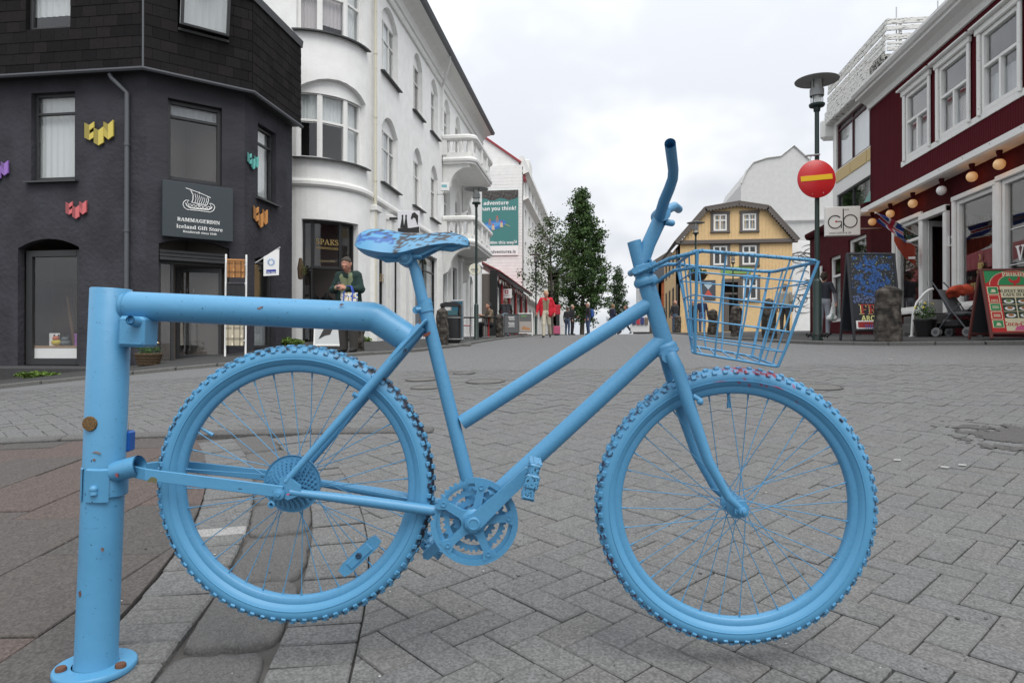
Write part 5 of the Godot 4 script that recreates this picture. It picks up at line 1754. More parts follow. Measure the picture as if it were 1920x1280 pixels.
	# string course, cornice, eaves, roof
	var path := []
	for k in 5: path.append(bay(k * 0.5, 0, 0))
	for k in range(1, 13): path.append(bay(bay_u(k * 7.5), 0, 0))
	path.append(bay(L, 0, 0))
	var up := func(y: float) -> Array: return path.map(func(p): return p + Vector3.UP * y)
	obj("string_course", geo().moulding(up.call(4.86), [Vector2(-0.02, 0), Vector2(0.05, 0.0), Vector2(0.09, 0.05), Vector2(0.09, 0.13), Vector2(0.05, 0.19), Vector2(-0.02, 0.21)]), M.white_trim, t)
	obj("cornice", geo().moulding(up.call(11.22), [Vector2(-0.02, 0), Vector2(0.07, 0.0), Vector2(0.1, 0.06), Vector2(0.07, 0.12), Vector2(0.03, 0.14), Vector2(0.03, 0.3), Vector2(0.09, 0.32), Vector2(0.12, 0.4), Vector2(0.07, 0.44), Vector2(0.12, 0.6), Vector2(0.3, 0.78), Vector2(0.62, 0.86), Vector2(0.62, 0.9), Vector2(-0.02, 0.92)]), M.white_trim, t)
	obj("gutter", geo().moulding(up.call(12.06), [Vector2(0.55, 0.0), Vector2(0.68, 0.0), Vector2(0.74, 0.1), Vector2(0.55, 0.12)]), M.zinc, t)
	obj("roof", geo().moulding(up.call(12.15), [Vector2(-3.5, 2.8), Vector2(0.55, 0.02), Vector2(0.55, 0.07), Vector2(-3.5, 2.9)]), M.dark_metal, t)
	for d in [24.2, 28.0, 31.6]:
		obj("roof_light", geo().box(Vector3(-6.25, 12.55, -d), Vector3(0.5, 0.12, 0.6), 0.02, Basis(Vector3.BACK, -0.6)), M.zinc, t)
	pipe(t, [Vector3(-6.38, 11.9, -18.62), Vector3(-6.38, 0.7, -18.62)], 0.05, M.cream_pipe)
	pipe(t, [Vector3(-5.95, 12.1, -26.2), Vector3(-5.95, 11.85, -26.2), Vector3(-6.36, 11.3, -26.9), Vector3(-6.4, 11.1, -26.9), Vector3(-6.4, 9.4, -26.9)], 0.05, M.white_trim)
	# ground floor: shop fronts
	for w in shops:
		var wd: float = w[1] - w[0]
		var y0: float = 1.55 if w[0] < 22 else 1.2
		var tr := on_wall(Vector2(-6.5, -18.3), Vector2(-6.5, -40), (w[0] + w[1]) / 2 - 18.3, y0, -0.12)
		window(t, tr, wd, 4.12 - y0, M.black_trim, {"fw": 0.06, "name": "shop_window", "mul": [[0.5, 0, 1]] if wd > 2 else [], "tra": [[0.8, 0, 1]] if wd > 2 else [], "curtain": [M.curtain_grey, 0.0, 0.9]})
	for d in [18.75, 20.2, 21.75, 22.5, 26.7, 28.5, 30.6, 32.3, 34.4]:
		var pi := geo().box(Vector3(-6.44, 2.5, -d), Vector3(0.16, 4.2, 0.36), 0.02)
		pi.box(Vector3(-6.42, 0.85, -d), Vector3(0.22, 0.7, 0.44), 0.02).box(Vector3(-6.42, 4.62, -d), Vector3(0.24, 0.16, 0.46), 0.02)
		obj("pilaster", pi, M.white_trim, t)
	# entrance in the rounded corner
	var fm: Material = M.black_trim
	var lights := [[14.0, 24.0, 0.55, 4.0], [24.0, 54.0, 2.75, 4.0], [54.0, 72.0, 0.55, 4.0]]
	for l in lights:
		var p := bay(bay_u(l[0]), 0, 0.16)
		var q := bay(bay_u(l[1]), 0, 0.16)
		var wd := p.distance_to(q)
		var wo := window(t, on_wall(Vector2(p.x, p.z), Vector2(q.x, q.z), wd / 2, l[2], 0.0), wd, l[3] - l[2], fm, {"fw": 0.05, "fd": 0.1, "name": "shop_window", "tra": [[0.64, 0, 1]] if wd < 0.6 else []})
		if wd > 0.6:
			text("lettering", "SPAKS", 0.2, M.gold, wo, T(Vector3(0.02, 0.72, -0.03)), "Droid Serif")
			text("lettering", "MANNSSPJARIR", 0.078, M.gold, wo, T(Vector3(0.02, 0.56, -0.03)), "Droid Serif")
			text("lettering", "ICELANDIC DESIGN", 0.045, M.gold, wo, T(Vector3(0.02, 0.22, -0.03)), "Droid Serif")
	var dp := bay(bay_u(24), 0, 0.18)
	var dq := bay(bay_u(54), 0, 0.18)
	var dw := on_wall(Vector2(dp.x, dp.z), Vector2(dq.x, dq.z), dp.distance_to(dq) / 2, 0.75, 0)
	obj("door_head", geo().bx(-0.42, 0.42, 2.0, 2.08, -0.1, 0.02, 0.01), fm, t).transform = dw
	var leaf := geo().bx(0, 0.07, 0, 1.95, -0.05, 0, 0.006).bx(0.7, 0.77, 0, 1.95, -0.05, 0, 0.006).bx(0.07, 0.7, 0, 0.25, -0.05, 0, 0.006).bx(0.07, 0.7, 1.85, 1.95, -0.05, 0, 0.006)
	var lo := obj("door", leaf, fm, t)
	lo.transform = dw * Transform3D(Basis(Vector3.UP, 1.75), Vector3(-0.38, 0, -0.05))
	obj("pane", geo().bx(0.05, 0.72, 0.2, 1.9, -0.03, -0.024), M.glass, lo)
	obj("step", geo().bx(-0.75, 0.75, -0.4, -0.02, -0.2, 0.3, 0.02), M.kerb, t).transform = dw
	# mannequins inside
	for m in [[-0.18, -0.7, "black dressed mannequin inside the open corner doorway"], [0.32, -1.1, "dark dressed mannequin deeper inside the corner shop"]]:
		var mo := thing("mannequin", m[2], "mannequin", dw * Vector3(m[0], -0.15, m[1]), 0.5)
		var bd := geo().lathe([Vector2(0, 0.35), Vector2(0.2, 0.36), Vector2(0.19, 0.7), Vector2(0.15, 1.05), Vector2(0.12, 1.2), Vector2(0.16, 1.35), Vector2(0.18, 1.45), Vector2(0.06, 1.54), Vector2(0.05, 1.6), Vector2(0, 1.62)], 14)
		obj("dress", bd, M.black, mo)
		obj("stand", geo().lathe([Vector2(0, 0), Vector2(0.15, 0.0), Vector2(0.15, 0.02), Vector2(0.015, 0.03), Vector2(0.015, 0.36), Vector2(0, 0.36)], 12), M.steel, mo)
		for s in [-1.0, 1.0]: obj("arm", geo().tube([Vector3(0.17 * s, 1.42, 0), Vector3(0.26 * s, 1.15, 0.03), Vector3(0.27 * s, 0.9, 0.1)], [0.05, 0.042, 0.03], 8), M.black, mo)
	# letters on the second window
	var pt := on_wall(Vector2(-6.5, -18.3), Vector2(-6.5, -40), 1.15, 2.75, -0.06)
	text("lettering", "SPAKS", 0.32, M.gold, t, pt, "Droid Serif")
	for y in [[8.12, 9.3], [4.78, 6.0]]: balcony(t, y[0], y[1])

func balcony(t: Node3D, y0: float, y1: float):
	var b := Node3D.new()
	b.name = "balcony"
	t.add_child(b, true)
	var x0 := -6.45
	var x1 := -5.15
	var z0 := -27.2
	var z1 := -31.6
	var outline := func(ins: float) -> Array:
		var r := 0.35
		var out := [Vector3(x0, 0, z0 - ins)]
		for k in 7:
			var a := PI / 2 * k / 6
			out.append(Vector3(x1 - ins - r + r * sin(a), 0, z0 - ins - r + r * cos(a)))
		for k in 7:
			var a := PI / 2 * k / 6
			out.append(Vector3(x1 - ins - r + r * cos(a), 0, z1 + ins + r - r * sin(a)))
		out.append(Vector3(x0, 0, z1 + ins))
		return out
	var o: Array = outline.call(0.0)
	var poly := []
	for p in o: poly.append(Vector2(p.x, -p.z))
	var fl := obj("slab", geo().at(Transform3D(Basis(Vector3.RIGHT, -PI / 2), Vector3.ZERO)).slab(poly, y0, y0 + 0.16), M.white_trim, b)
	var at := func(y: float) -> Array: return o.map(func(p): return p + Vector3.UP * y)
	obj("edge_moulding", geo().moulding(at.call(y0 + 0.1), [Vector2(-0.02, 0), Vector2(0.06, 0), Vector2(0.08, 0.08), Vector2(0.03, 0.16), Vector2(-0.14, 0.16), Vector2(-0.14, 0)]), M.white_trim, b)
	obj("parapet_base", geo().moulding(at.call(y0 + 0.26), [Vector2(-0.14, 0), Vector2(-0.01, 0), Vector2(-0.01, 0.2), Vector2(-0.14, 0.2)]), M.white_trim, b)
	obj("rail", geo().moulding(at.call(y1 - 0.22), [Vector2(-0.2, 0), Vector2(0.04, 0), Vector2(0.09, 0.06), Vector2(0.09, 0.16), Vector2(0.04, 0.22), Vector2(-0.2, 0.22)]), M.white_trim, b)
	var i2: Array = outline.call(0.07)
	var bal := geo().lathe([Vector2(0.05, 0), Vector2(0.05, 0.05), Vector2(0.03, 0.08), Vector2(0.055, 0.2), Vector2(0.05, 0.28), Vector2(0.025, 0.4), Vector2(0.025, 0.46), Vector2(0.05, 0.5), Vector2(0.05, y1 - y0 - 0.66)], 10).mesh()
	var run_ := func(a: Vector3, c: Vector3, n: int):
		for k in n:
			obj("baluster", bal, M.white_trim, b).position = a.lerp(c, (k + 0.5) / n) + Vector3.UP * (y0 + 0.45)
	run_.call(Vector3(x0 + 0.15, 0, z0 - 0.07), Vector3(x1 - 0.42, 0, z0 - 0.07), 4)
	for k in 3: run_.call(Vector3(x1 - 0.07, 0, z0 - 0.5 - k * 1.25), Vector3(x1 - 0.07, 0, z0 - 1.45 - k * 1.25), 4)
	for p in [[x0 + 0.05, z0 - 0.07], [x1 - 0.2, z0 - 0.2], [x1 - 0.07, z0 - 1.6], [x1 - 0.07, z0 - 2.85], [x1 - 0.2, z1 + 0.2]]:
		obj("pier", geo().box(Vector3(p[0], (y0 + y1) / 2 + 0.1, p[1]), Vector3(0.24, y1 - y0 - 0.5, 0.24), 0.02), M.white_trim, b)
	# scrolled brackets under both ends
	for z in [z0 - 0.25, z1 + 0.25]:
		var pts := [Vector2(0.02, 0), Vector2(1.15, 0), Vector2(1.12, -0.12)]
		for k in 9:
			var a := PI / 2 * k / 8
			pts.append(Vector2(0.32 + 0.75 * (1.0 - sin(a)), -0.12 - 0.75 * (1.0 - cos(a))))
		pts.append(Vector2(0.22, -1.05))
		pts.append(Vector2(0.02, -1.15))
		obj("bracket", geo().at(Transform3D(Basis(), Vector3(-6.5, y0, z))).slab(pts, -0.14, 0.14), M.white_trim, b)

func build_left_far():
	# low shop with a red roof
	var t := thing("low_shop", "low dark fronted shop with red metal roof and bunting", "building")
	var p := Vector2(-6.0, -36.6)
	var q := Vector2(-6.0, -54.0)
	var ws := []
	for k in 5: ws.append([1.0 + k * 3.3, 3.2 + k * 3.3, 1.9, 4.1, 0.0])
	obj("wall", wall_geo(geo(), run(p, q), 17.4, 0.5, 4.7, ws, 0.12), M.black_trim, t)
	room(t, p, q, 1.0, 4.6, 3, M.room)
	for w in ws:
		window(t, on_wall(p, q, (w[0] + w[1]) / 2, w[2], -0.06), w[1] - w[0], w[3] - w[2], M.white_trim, {"fw": 0.12, "mul": [[0.5, 0, 1]], "name": "shop_window", "curtain": [M.curtain, 0, 0.75]})
	for k in 6: obj("door_post", geo().box(on_wall(p, q, 0.5 + k * 3.3, 2.7, 0.03).origin, Vector3(0.1, 3.4, 0.5), 0.02), M.red_paint, t)
	var rp := [Vector3(-6.0, 4.7, -36.5), Vector3(-6.0, 4.7, -54.0)]
	obj("roof", geo().moulding(rp, [Vector2(-3.0, 1.75), Vector2(0.5, 0.0), Vector2(0.5, 0.06), Vector2(-3.0, 1.85)]), M.red_roof, t)
	obj("fascia", geo().moulding(rp, [Vector2(0.4, -0.18), Vector2(0.44, -0.18), Vector2(0.44, 0.02), Vector2(0.4, 0.02)]), M.dark_metal, t)
	var bn := 0
	for k in 60:
		var at := on_wall(p, q, 0.3 + k * 0.28, 4.48 - 0.12 * sin(k * PI / 6) * sin(k * PI / 6), 0.3).origin
		var c: Array = [[0.6, 0.6, 0.58], [0.25, 0.22, 0.2], [0.4, 0.12, 0.1], [0.5, 0.47, 0.4]][k % 4]
		obj("pennant", geo().slab([Vector2(-0.11, 0), Vector2(0.11, 0), Vector2(0, -0.26)], -0.004, 0.004), pen(c), t).transform = Transform3D(Basis(Vector3.UP, PI / 2 + rng.randf_range(-0.4, 0.4)), at)
	obj("gable_board", geo().box(Vector3(-5.85, 2.6, -36.5), Vector3(0.4, 4.4, 0.12), 0.02), M.black_trim, t)
	var s := thing("hanging_sign", "small white hanging sign with a red emblem on the low shop", "sign", Vector3(-5.7188, 3.818, -40.6005))
	s.scale = Vector3.ONE * 0.5
	obj("board", geo().box(Vector3.ZERO, Vector3(1.25, 1.1, 0.08), 0.01), M.white_paint, s)
	obj("emblem", geo().box(Vector3(0, 0.18, 0.045), Vector3(0.42, 0.42, 0.02), 0.06), M.red_paint, s)
	obj("cross", geo().box(Vector3(0, 0.18, 0.058), Vector3(0.3, 0.08, 0.01)).box(Vector3(0, 0.18, 0.059), Vector3(0.08, 0.3, 0.01)), M.white_paint, s)
	obj("blurred_print", geo().box(Vector3(0, -0.24, 0.045), Vector3(0.7, 0.1, 0.006)), mat(0.35, 0.35, 0.36), s)
	obj("arm", geo().tube([Vector3(-0.9, 0.62, 0), Vector3(0.5, 0.62, 0)], 0.025, 8), M.black, s)
	# tall white building with the painted gable
	t = thing("gable_building", "tall white building with horizontal boarding on its gable and red roof edge", "building")
	var gx := -6.3
	var poly := [Vector2(-22, 0), Vector2(gx, 0), Vector2(gx, 14.9), Vector2(-6.6, 15.3), Vector2(-12.5, 19.6), Vector2(-22, 12)]
	obj("wall", geo().slab(poly, -54.4, -54.0), M.white_wall, t)
	var laps := geo()
	for k in 52:
		var yy := 3.0 + k * 0.26
		if yy < 15.2: laps.box(Vector3(-10.3, yy, -53.985), Vector3(7.9, 0.245, 0.03), 0.0, Basis(Vector3.RIGHT, 0.05))
	obj("boarding", laps, M.white_wall, t).set_meta("kind", "stuff")
	obj("verge", geo().at(Transform3D(Basis(), Vector3(-6.5, 15.28, -54.1))).box(Vector3(-2.9, 2.12, 0), Vector3(7.3, 0.16, 0.5), 0.02, Basis(Vector3.BACK, -0.629)), M.red_roof, t)
	var f0 := Vector2(gx, -54.0)
	var f1 := Vector2(gx, -79.0)
	var hs := []
	for r in 4:
		for k in 8: hs.append([1.4 + k * 2.9, 2.6 + k * 2.9, 4.9 + r * 2.6, 6.6 + r * 2.6, 0.0])
	for k in 7: hs.append([1.2 + k * 3.3, 3.0 + k * 3.3, 1.6, 3.9, 0.6])
	obj("wall", wall_geo(geo(), run(f0, f1), 25, 0, 14.6, hs, 0.18), M.white_wall, t)
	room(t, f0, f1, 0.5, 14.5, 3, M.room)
	for h in hs: window(t, on_wall(f0, f1, (h[0] + h[1]) / 2, h[2], -0.1), h[1] - h[0], h[3] - h[2] - h[4] * 0.5, M.white_trim, {"fw": 0.08, "mul": [[0.5, 0, 1]], "curtain": [M.curtain_grey, 0.1, 0.9]})
	var cp := [Vector3(gx, 0, -54.0), Vector3(gx, 0, -79.0)]
	for y in [4.2, 12.2, 14.3]:
		obj("cornice", geo().moulding(cp.map(func(v): return v + Vector3.UP * y), [Vector2(-0.02, 0), Vector2(0.2, 0.1), Vector2(0.45, 0.2), Vector2(0.45, 0.32), Vector2(-0.02, 0.36)]), M.white_trim, t)
	obj("parapet", geo().moulding(cp.map(func(v): return v + Vector3.UP * 14.66), [Vector2(-0.3, 0), Vector2(0.05, 0), Vector2(0.05, 1.1), Vector2(-0.3, 1.1)]), M.white_trim, t)
	obj("dormer", geo().box(Vector3(-7.0, 15.9, -60), Vector3(1.4, 1.8, 2.4), 0.05), M.white_trim, t)
	obj("roof_flank", geo().box(Vector3(-6.55, 14.6, -54.6), Vector3(0.6, 1.6, 0.9), 0.05, Basis(Vector3.BACK, 0.25)), M.red_roof, t)
	# the poster on the gable
	var bb := thing("billboard", "large green river rafting poster on the white gable", "billboard", Vector3(0, 0, -53.93))
	obj("panel", geo().bx(-11.2, -6.66, 8.64, 13.06, 0, 0.06), mat(0.05, 0.2, 0.19, 0.5), bb)
	obj("footer", geo().bx(-11.2, -6.66, 7.87, 8.635, 0, 0.06), M.white_paint, bb)
	var rk := []
	for k in 13: rk.append(Vector2(-11.2 + k * 4.54 / 12.0, 12.35 + 0.12 * sin(k * 1.7)))
	rk.append(Vector2(-6.66, 13.06))
	rk.append(Vector2(-11.2, 13.06))
	obj("cliff_picture", geo().slab(rk, 0.061, 0.066), grain(mat(0.16, 0.15, 0.14, 0.7), 1.0, noise_tex(0.02, Color(0.3, 0.3, 0.3), Color(1, 1, 1), FastNoiseLite.TYPE_SIMPLEX_SMOOTH, 5, 256)), bb)
	var wl: Material = M.white_paint
	text("lettering", "t adventure", 0.41, wl, bb, T(Vector3(-9.75, 12.05, 0.07)), "Droid Sans", true, false, 0.006, HORIZONTAL_ALIGNMENT_LEFT)
	text("lettering", "than you think!", 0.41, wl, bb, T(Vector3(-9.85, 11.6, 0.07)), "Droid Sans", true, false, 0.006, HORIZONTAL_ALIGNMENT_LEFT)
	text("lettering", "40m this way", 0.31, wl, bb, T(Vector3(-7.98, 8.88, 0.07)), "Droid Sans", true)
	obj("arrow", geo().tube([Vector3(-7.0, 9.05, 0.07), Vector3(-6.82, 8.85, 0.07)], 0.025, 6).tube([Vector3(-6.8, 9.02, 0.07), Vector3(-6.8, 8.84, 0.07), Vector3(-6.98, 8.84, 0.07)], 0.025, 6), wl, bb)
	text("lettering", "adventures.is", 0.32, mat(0.06, 0.06, 0.08), bb, T(Vector3(-7.9, 8.15, 0.07)), "Droid Sans", true)
	var raft := []
	for k in 24:
		var a := TAU * k / 24
		raft.append(Vector2(-8.75, 10.25) + Vector2(1.15 * cos(a), 0.36 * sin(a)).rotated(0.22))
	obj("raft_picture", geo().slab(raft, 0.061, 0.07), mat(0.03, 0.16, 0.5, 0.5), bb)
	var inner := []
	for k in 24:
		var a := TAU * k / 24
		inner.append(Vector2(-8.75, 10.27) + Vector2(0.8 * cos(a), 0.2 * sin(a)).rotated(0.22))
	obj("raft_picture", geo().slab(inner, 0.07, 0.074), mat(0.1, 0.3, 0.62, 0.5), bb)
	for k in 4:
		var c: Vector2 = [Vector2(-8.95, 10.5), Vector2(-8.35, 10.72), Vector2(-8.68, 10.1), Vector2(-8.0, 10.3)][k]
		obj("rower_picture", geo().slab([c + Vector2(-0.13, -0.2), c + Vector2(0.13, -0.2), c + Vector2(0.1, 0.16), c + Vector2(-0.1, 0.16)], 0.075, 0.08), mat(0.25, 0.2, 0.2) if k < 2 else mat(0.55, 0.45, 0.3), bb)
		obj("helmet_picture", geo().slab([c + Vector2(-0.07, 0.16), c + Vector2(0.07, 0.16), c + Vector2(0.05, 0.3), c + Vector2(-0.05, 0.3)], 0.075, 0.08), mat(0.5, 0.1, 0.08), bb)
	obj("oar_picture", geo().tube([Vector3(-7.75, 10.35, 0.07), Vector3(-7.35, 10.15, 0.07)], 0.02, 5), mat(0.6, 0.5, 0.2), bb)

var pens := {}
func pen(c: Array) -> Material:
	if not pens.has(c): pens[c] = mat(c[0], c[1], c[2], 0.8)
	return pens[c]

# ---------------------------------------------------------------- right side
func build_red():
	var t := thing("red_house", "dark red corrugated iron house with white sash windows and a lamp lit shop front", "building")
	var p := Vector2(7.0, -19.0)
	var q := Vector2(7.0, -7.0)
	var dd := func(d: float) -> float: return 19.0 - d
	var up := []
	for w in [[16.93, 15.71], [15.34, 14.11], [13.74, 12.49], [12.1, 10.85], [10.4, 9.2]]: up.append([dd.call(w[0]) + 0.06, dd.call(w[1]) - 0.06, 5.06, 6.52, 0.0])
	obj("wall", wall_geo(geo(), run(p, q), 12.0, 4.2, 7.3, up, 0.1), M.red_iron, t)
	var low := [[dd.call(17.5), dd.call(16.18), 1.545, 3.6, 0.0], [dd.call(16.0), dd.call(15.0), 1.4, 3.5, 0.0], [dd.call(14.64), dd.call(13.29), 1.52, 3.62, 0.0], [dd.call(13.09), dd.call(11.5), 1.52, 3.66, 0.0], [dd.call(11.2), dd.call(9.6), 1.52, 3.66, 0.0]]
	obj("wall", wall_geo(geo(), run(p, q), 12.0, -0.3, 4.2, low, 0.1), M.red_wall, t)
	obj("side_wall", geo().slab([Vector2(7.0, 0), Vector2(14, 0), Vector2(14, 7.4), Vector2(10.5, 10), Vector2(7.0, 7.4)], -19.05, -18.98), M.red_iron, t)
	room(t, p, q, 1.4, 4.1, 3.4, M.room)
	room(t, p, q, 4.4, 7.2, 3.4, M.room)
	for u in up:
		var tr := on_wall(p, q, (u[0] + u[1]) / 2, 5.06, 0.02)
		var w: float = u[1] - u[0] + 0.04
		var opt := {"fw": 0.085, "fd": 0.1, "bar": 0.06, "tra": [[0.56, 0, 1]], "mul": [[0.5, 0, 0.56]], "curtain": [M.curtain_grey, 0.0, 0.45]}
		var wo := window(t, tr, w, 1.48, M.worn_white, opt)
		var ca := geo().box(Vector3(-w / 2 - 0.045, 0.74, 0.02), Vector3(0.09, 1.56, 0.05), 0.012).box(Vector3(w / 2 + 0.045, 0.74, 0.02), Vector3(0.09, 1.56, 0.05), 0.012).box(Vector3(0, 1.54, 0.03), Vector3(w + 0.26, 0.12, 0.07), 0.012)
		obj("casing", ca, M.worn_white, wo)
		obj("drip_cap", geo().box(Vector3(0, 1.63, 0.07), Vector3(w + 0.36, 0.05, 0.16), 0.012), M.worn_white, wo)
	obj("sill_band", geo().moulding([Vector3(7.0, 4.94, -17.15), Vector3(7.0, 4.94, -7.0)], [Vector2(-0.02, 0), Vector2(0.09, 0), Vector2(0.14, 0.06), Vector2(0.14, 0.1), Vector2(-0.02, 0.12)].map(func(v): return Vector2(-v.x, v.y))), M.worn_white, t)
	t.get_node("sill_band").rotation.y = 0
	# eaves and gutter
	var mir := func(a: Array) -> Array: return a.map(func(v): return Vector2(-v.x, v.y))
	var ln := [Vector3(7.0, 0, -7.0), Vector3(7.0, 0, -19.1)]
	var at := func(y: float) -> Array: return ln.map(func(v): return v + Vector3.UP * y)
	obj("eaves", geo().moulding(at.call(6.95), mir.call([Vector2(-0.02, 0), Vector2(0.05, 0), Vector2(0.08, 0.12), Vector2(0.2, 0.2), Vector2(0.36, 0.24), Vector2(0.36, 0.36), Vector2(-0.02, 0.4)])), M.worn_white, t)
	obj("gutter", geo().moulding(at.call(7.26), mir.call([Vector2(0.34, 0.0), Vector2(0.42, 0.0), Vector2(0.47, 0.06), Vector2(0.47, 0.12), Vector2(0.34, 0.12)])), M.worn_white, t)
	obj("roof", geo().moulding(at.call(7.38), mir.call([Vector2(-3.5, 2.6), Vector2(0.36, 0.0), Vector2(0.36, 0.04), Vector2(-3.5, 2.68)])), M.zinc, t)
	obj("canopy_strip", geo().moulding([Vector3(7.0, 4.14, -7.0), Vector3(7.0, 4.14, -19.0)], mir.call([Vector2(-0.02, 0.0), Vector2(0.3, 0.0), Vector2(0.34, 0.03), Vector2(0.34, 0.15), Vector2(-0.02, 0.22)])), M.worn_white, t)
	# shop front
	for k in [0, 2, 3, 4]:
		var u: Array = low[k]
		var w: float = u[1] - u[0]
		var wo := window(t, on_wall(p, q, (u[0] + u[1]) / 2, u[2], 0.0), w, u[3] - u[2], M.white_trim, {"fw": 0.08, "fd": 0.1, "name": "shop_window", "tra": [[0.78, 0, 1]] if k == 0 else []})
		obj("casing", geo().box(Vector3(-w / 2 - 0.05, 1.03, 0.025), Vector3(0.11, 2.2, 0.06), 0.012).box(Vector3(w / 2 + 0.05, 1.03, 0.025), Vector3(0.11, 2.2, 0.06), 0.012).box(Vector3(0, u[3] - u[2] + 0.05, 0.03), Vector3(w + 0.22, 0.1, 0.07), 0.012).box(Vector3(0, -0.05, 0.05), Vector3(w + 0.22, 0.08, 0.12), 0.012), M.white_trim, wo)
		if k == 2:
			text("lettering", "PRIKIÐ", 0.2, M.gold, wo, T(Vector3(0.12, 0.35, -0.03)), "Droid Serif", true)
			obj("cup_emblem", geo().box(Vector3(0.1, 0.62, -0.03), Vector3(0.2, 0.035, 0.006)).box(Vector3(0.1, 0.72, -0.03), Vector3(0.13, 0.13, 0.006), 0.002).tube([Vector3(0.18, 0.77, -0.03), Vector3(0.23, 0.74, -0.03), Vector3(0.18, 0.69, -0.03)], 0.012, 6).tube([Vector3(0.09, 0.82, -0.03), Vector3(0.12, 0.88, -0.03), Vector3(0.09, 0.94, -0.03)], 0.012, 6), M.gold, wo)
		if k == 3:
			obj("rule", geo().bx(-0.6, 0.6, 1.24, 1.252, -0.033, -0.027), M.white_paint, wo)
			text("lettering", "VI", 0.36, M.white_paint, wo, T(Vector3(-0.25, 0.8, -0.03)), "Droid Serif", true)
			obj("rule", geo().bx(-0.6, 0.6, 0.62, 0.632, -0.033, -0.027), M.white_paint, wo)
	# door with its casing, number and steps
	var dt := on_wall(p, q, dd.call(15.5), 1.45, 0.0)
	var df := geo().box(Vector3(-0.52, 1.06, 0.02), Vector3(0.14, 2.2, 0.12), 0.012).box(Vector3(0.52, 1.06, 0.02), Vector3(0.14, 2.2, 0.12), 0.012).box(Vector3(0, 2.1, 0.03), Vector3(1.18, 0.14, 0.14), 0.012)
	var dfo := obj("door_frame", df, M.white_trim, t)
	dfo.transform = dt
	var dl := obj("door", geo().bx(0, 0.1, 0, 2.02, -0.05, 0, 0.005).bx(0.8, 0.9, 0, 2.02, -0.05, 0, 0.005).bx(0.1, 0.8, 0, 0.3, -0.05, 0, 0.005).bx(0.1, 0.8, 1.9, 2.02, -0.05, 0, 0.005), M.white_trim, t)
	dl.transform = dt * Transform3D(Basis(Vector3.UP, 1.9), Vector3(-0.44, 0, -0.05))
	obj("pane", geo().bx(0.08, 0.82, 0.25, 1.95, -0.03, -0.024), M.glass, dl)
	text("house_number", "12", 0.3, M.white_paint, t, on_wall(p, q, dd.call(14.82), 2.86, 0.02), "Droid Serif", true, false, 0.02)
	for k in 3: obj("step", geo().bx(6.98 - 0.3 * (3 - k), 7.02, 0.2, 1.42 - 0.18 * (2 - k) - 0.04, -16.3, -14.8, 0.012), M.stones[k % 2], t)
	# canopy lamps
	var gl := [11.95, 12.86, 13.75, 14.9, 16.2, 17.4, 18.5, 11.1]
	for k in gl.size():
		var lo := thing("globe_lamp", ["lit orange globe lamp nearest the right edge under the white strip", "lit orange globe lamp second from the right edge", "lit orange globe lamp third from the right edge", "unlit white globe lamp under the white strip", "lit orange globe lamp left of the unlit globe", "lit orange globe lamp above the blue flag", "lit orange globe lamp beside the square white sign", "lit orange globe lamp just past the right edge"][k], "lamp", Vector3(6.84, 3.9, -gl[k]), 0.0, "globe lamps under the canopy strip")
		var lit := k != 3
		obj("globe", geo().ball(Vector3.ZERO, Vector3.ONE * 0.096, 20, 14), M.lamp_glow if lit else M.white_paint, lo)
		obj("holder", geo().lathe([Vector2(0.0, 0.24), Vector2(0.05, 0.24), Vector2(0.05, 0.2), Vector2(0.03, 0.14), Vector2(0.062, 0.085), Vector2(0.0, 0.085)], 14), M.red_wall, lo)
		if lit:
			var l := OmniLight3D.new()
			l.name = "light"
			l.light_color = Color(1.0, 0.68, 0.32)
			l.light_energy = 0.02
			l.light_size = 0.1
			l.omni_range = 8.0
			l.omni_attenuation = 2.0
			l.shadow_enabled = true
			lo.add_child(l)

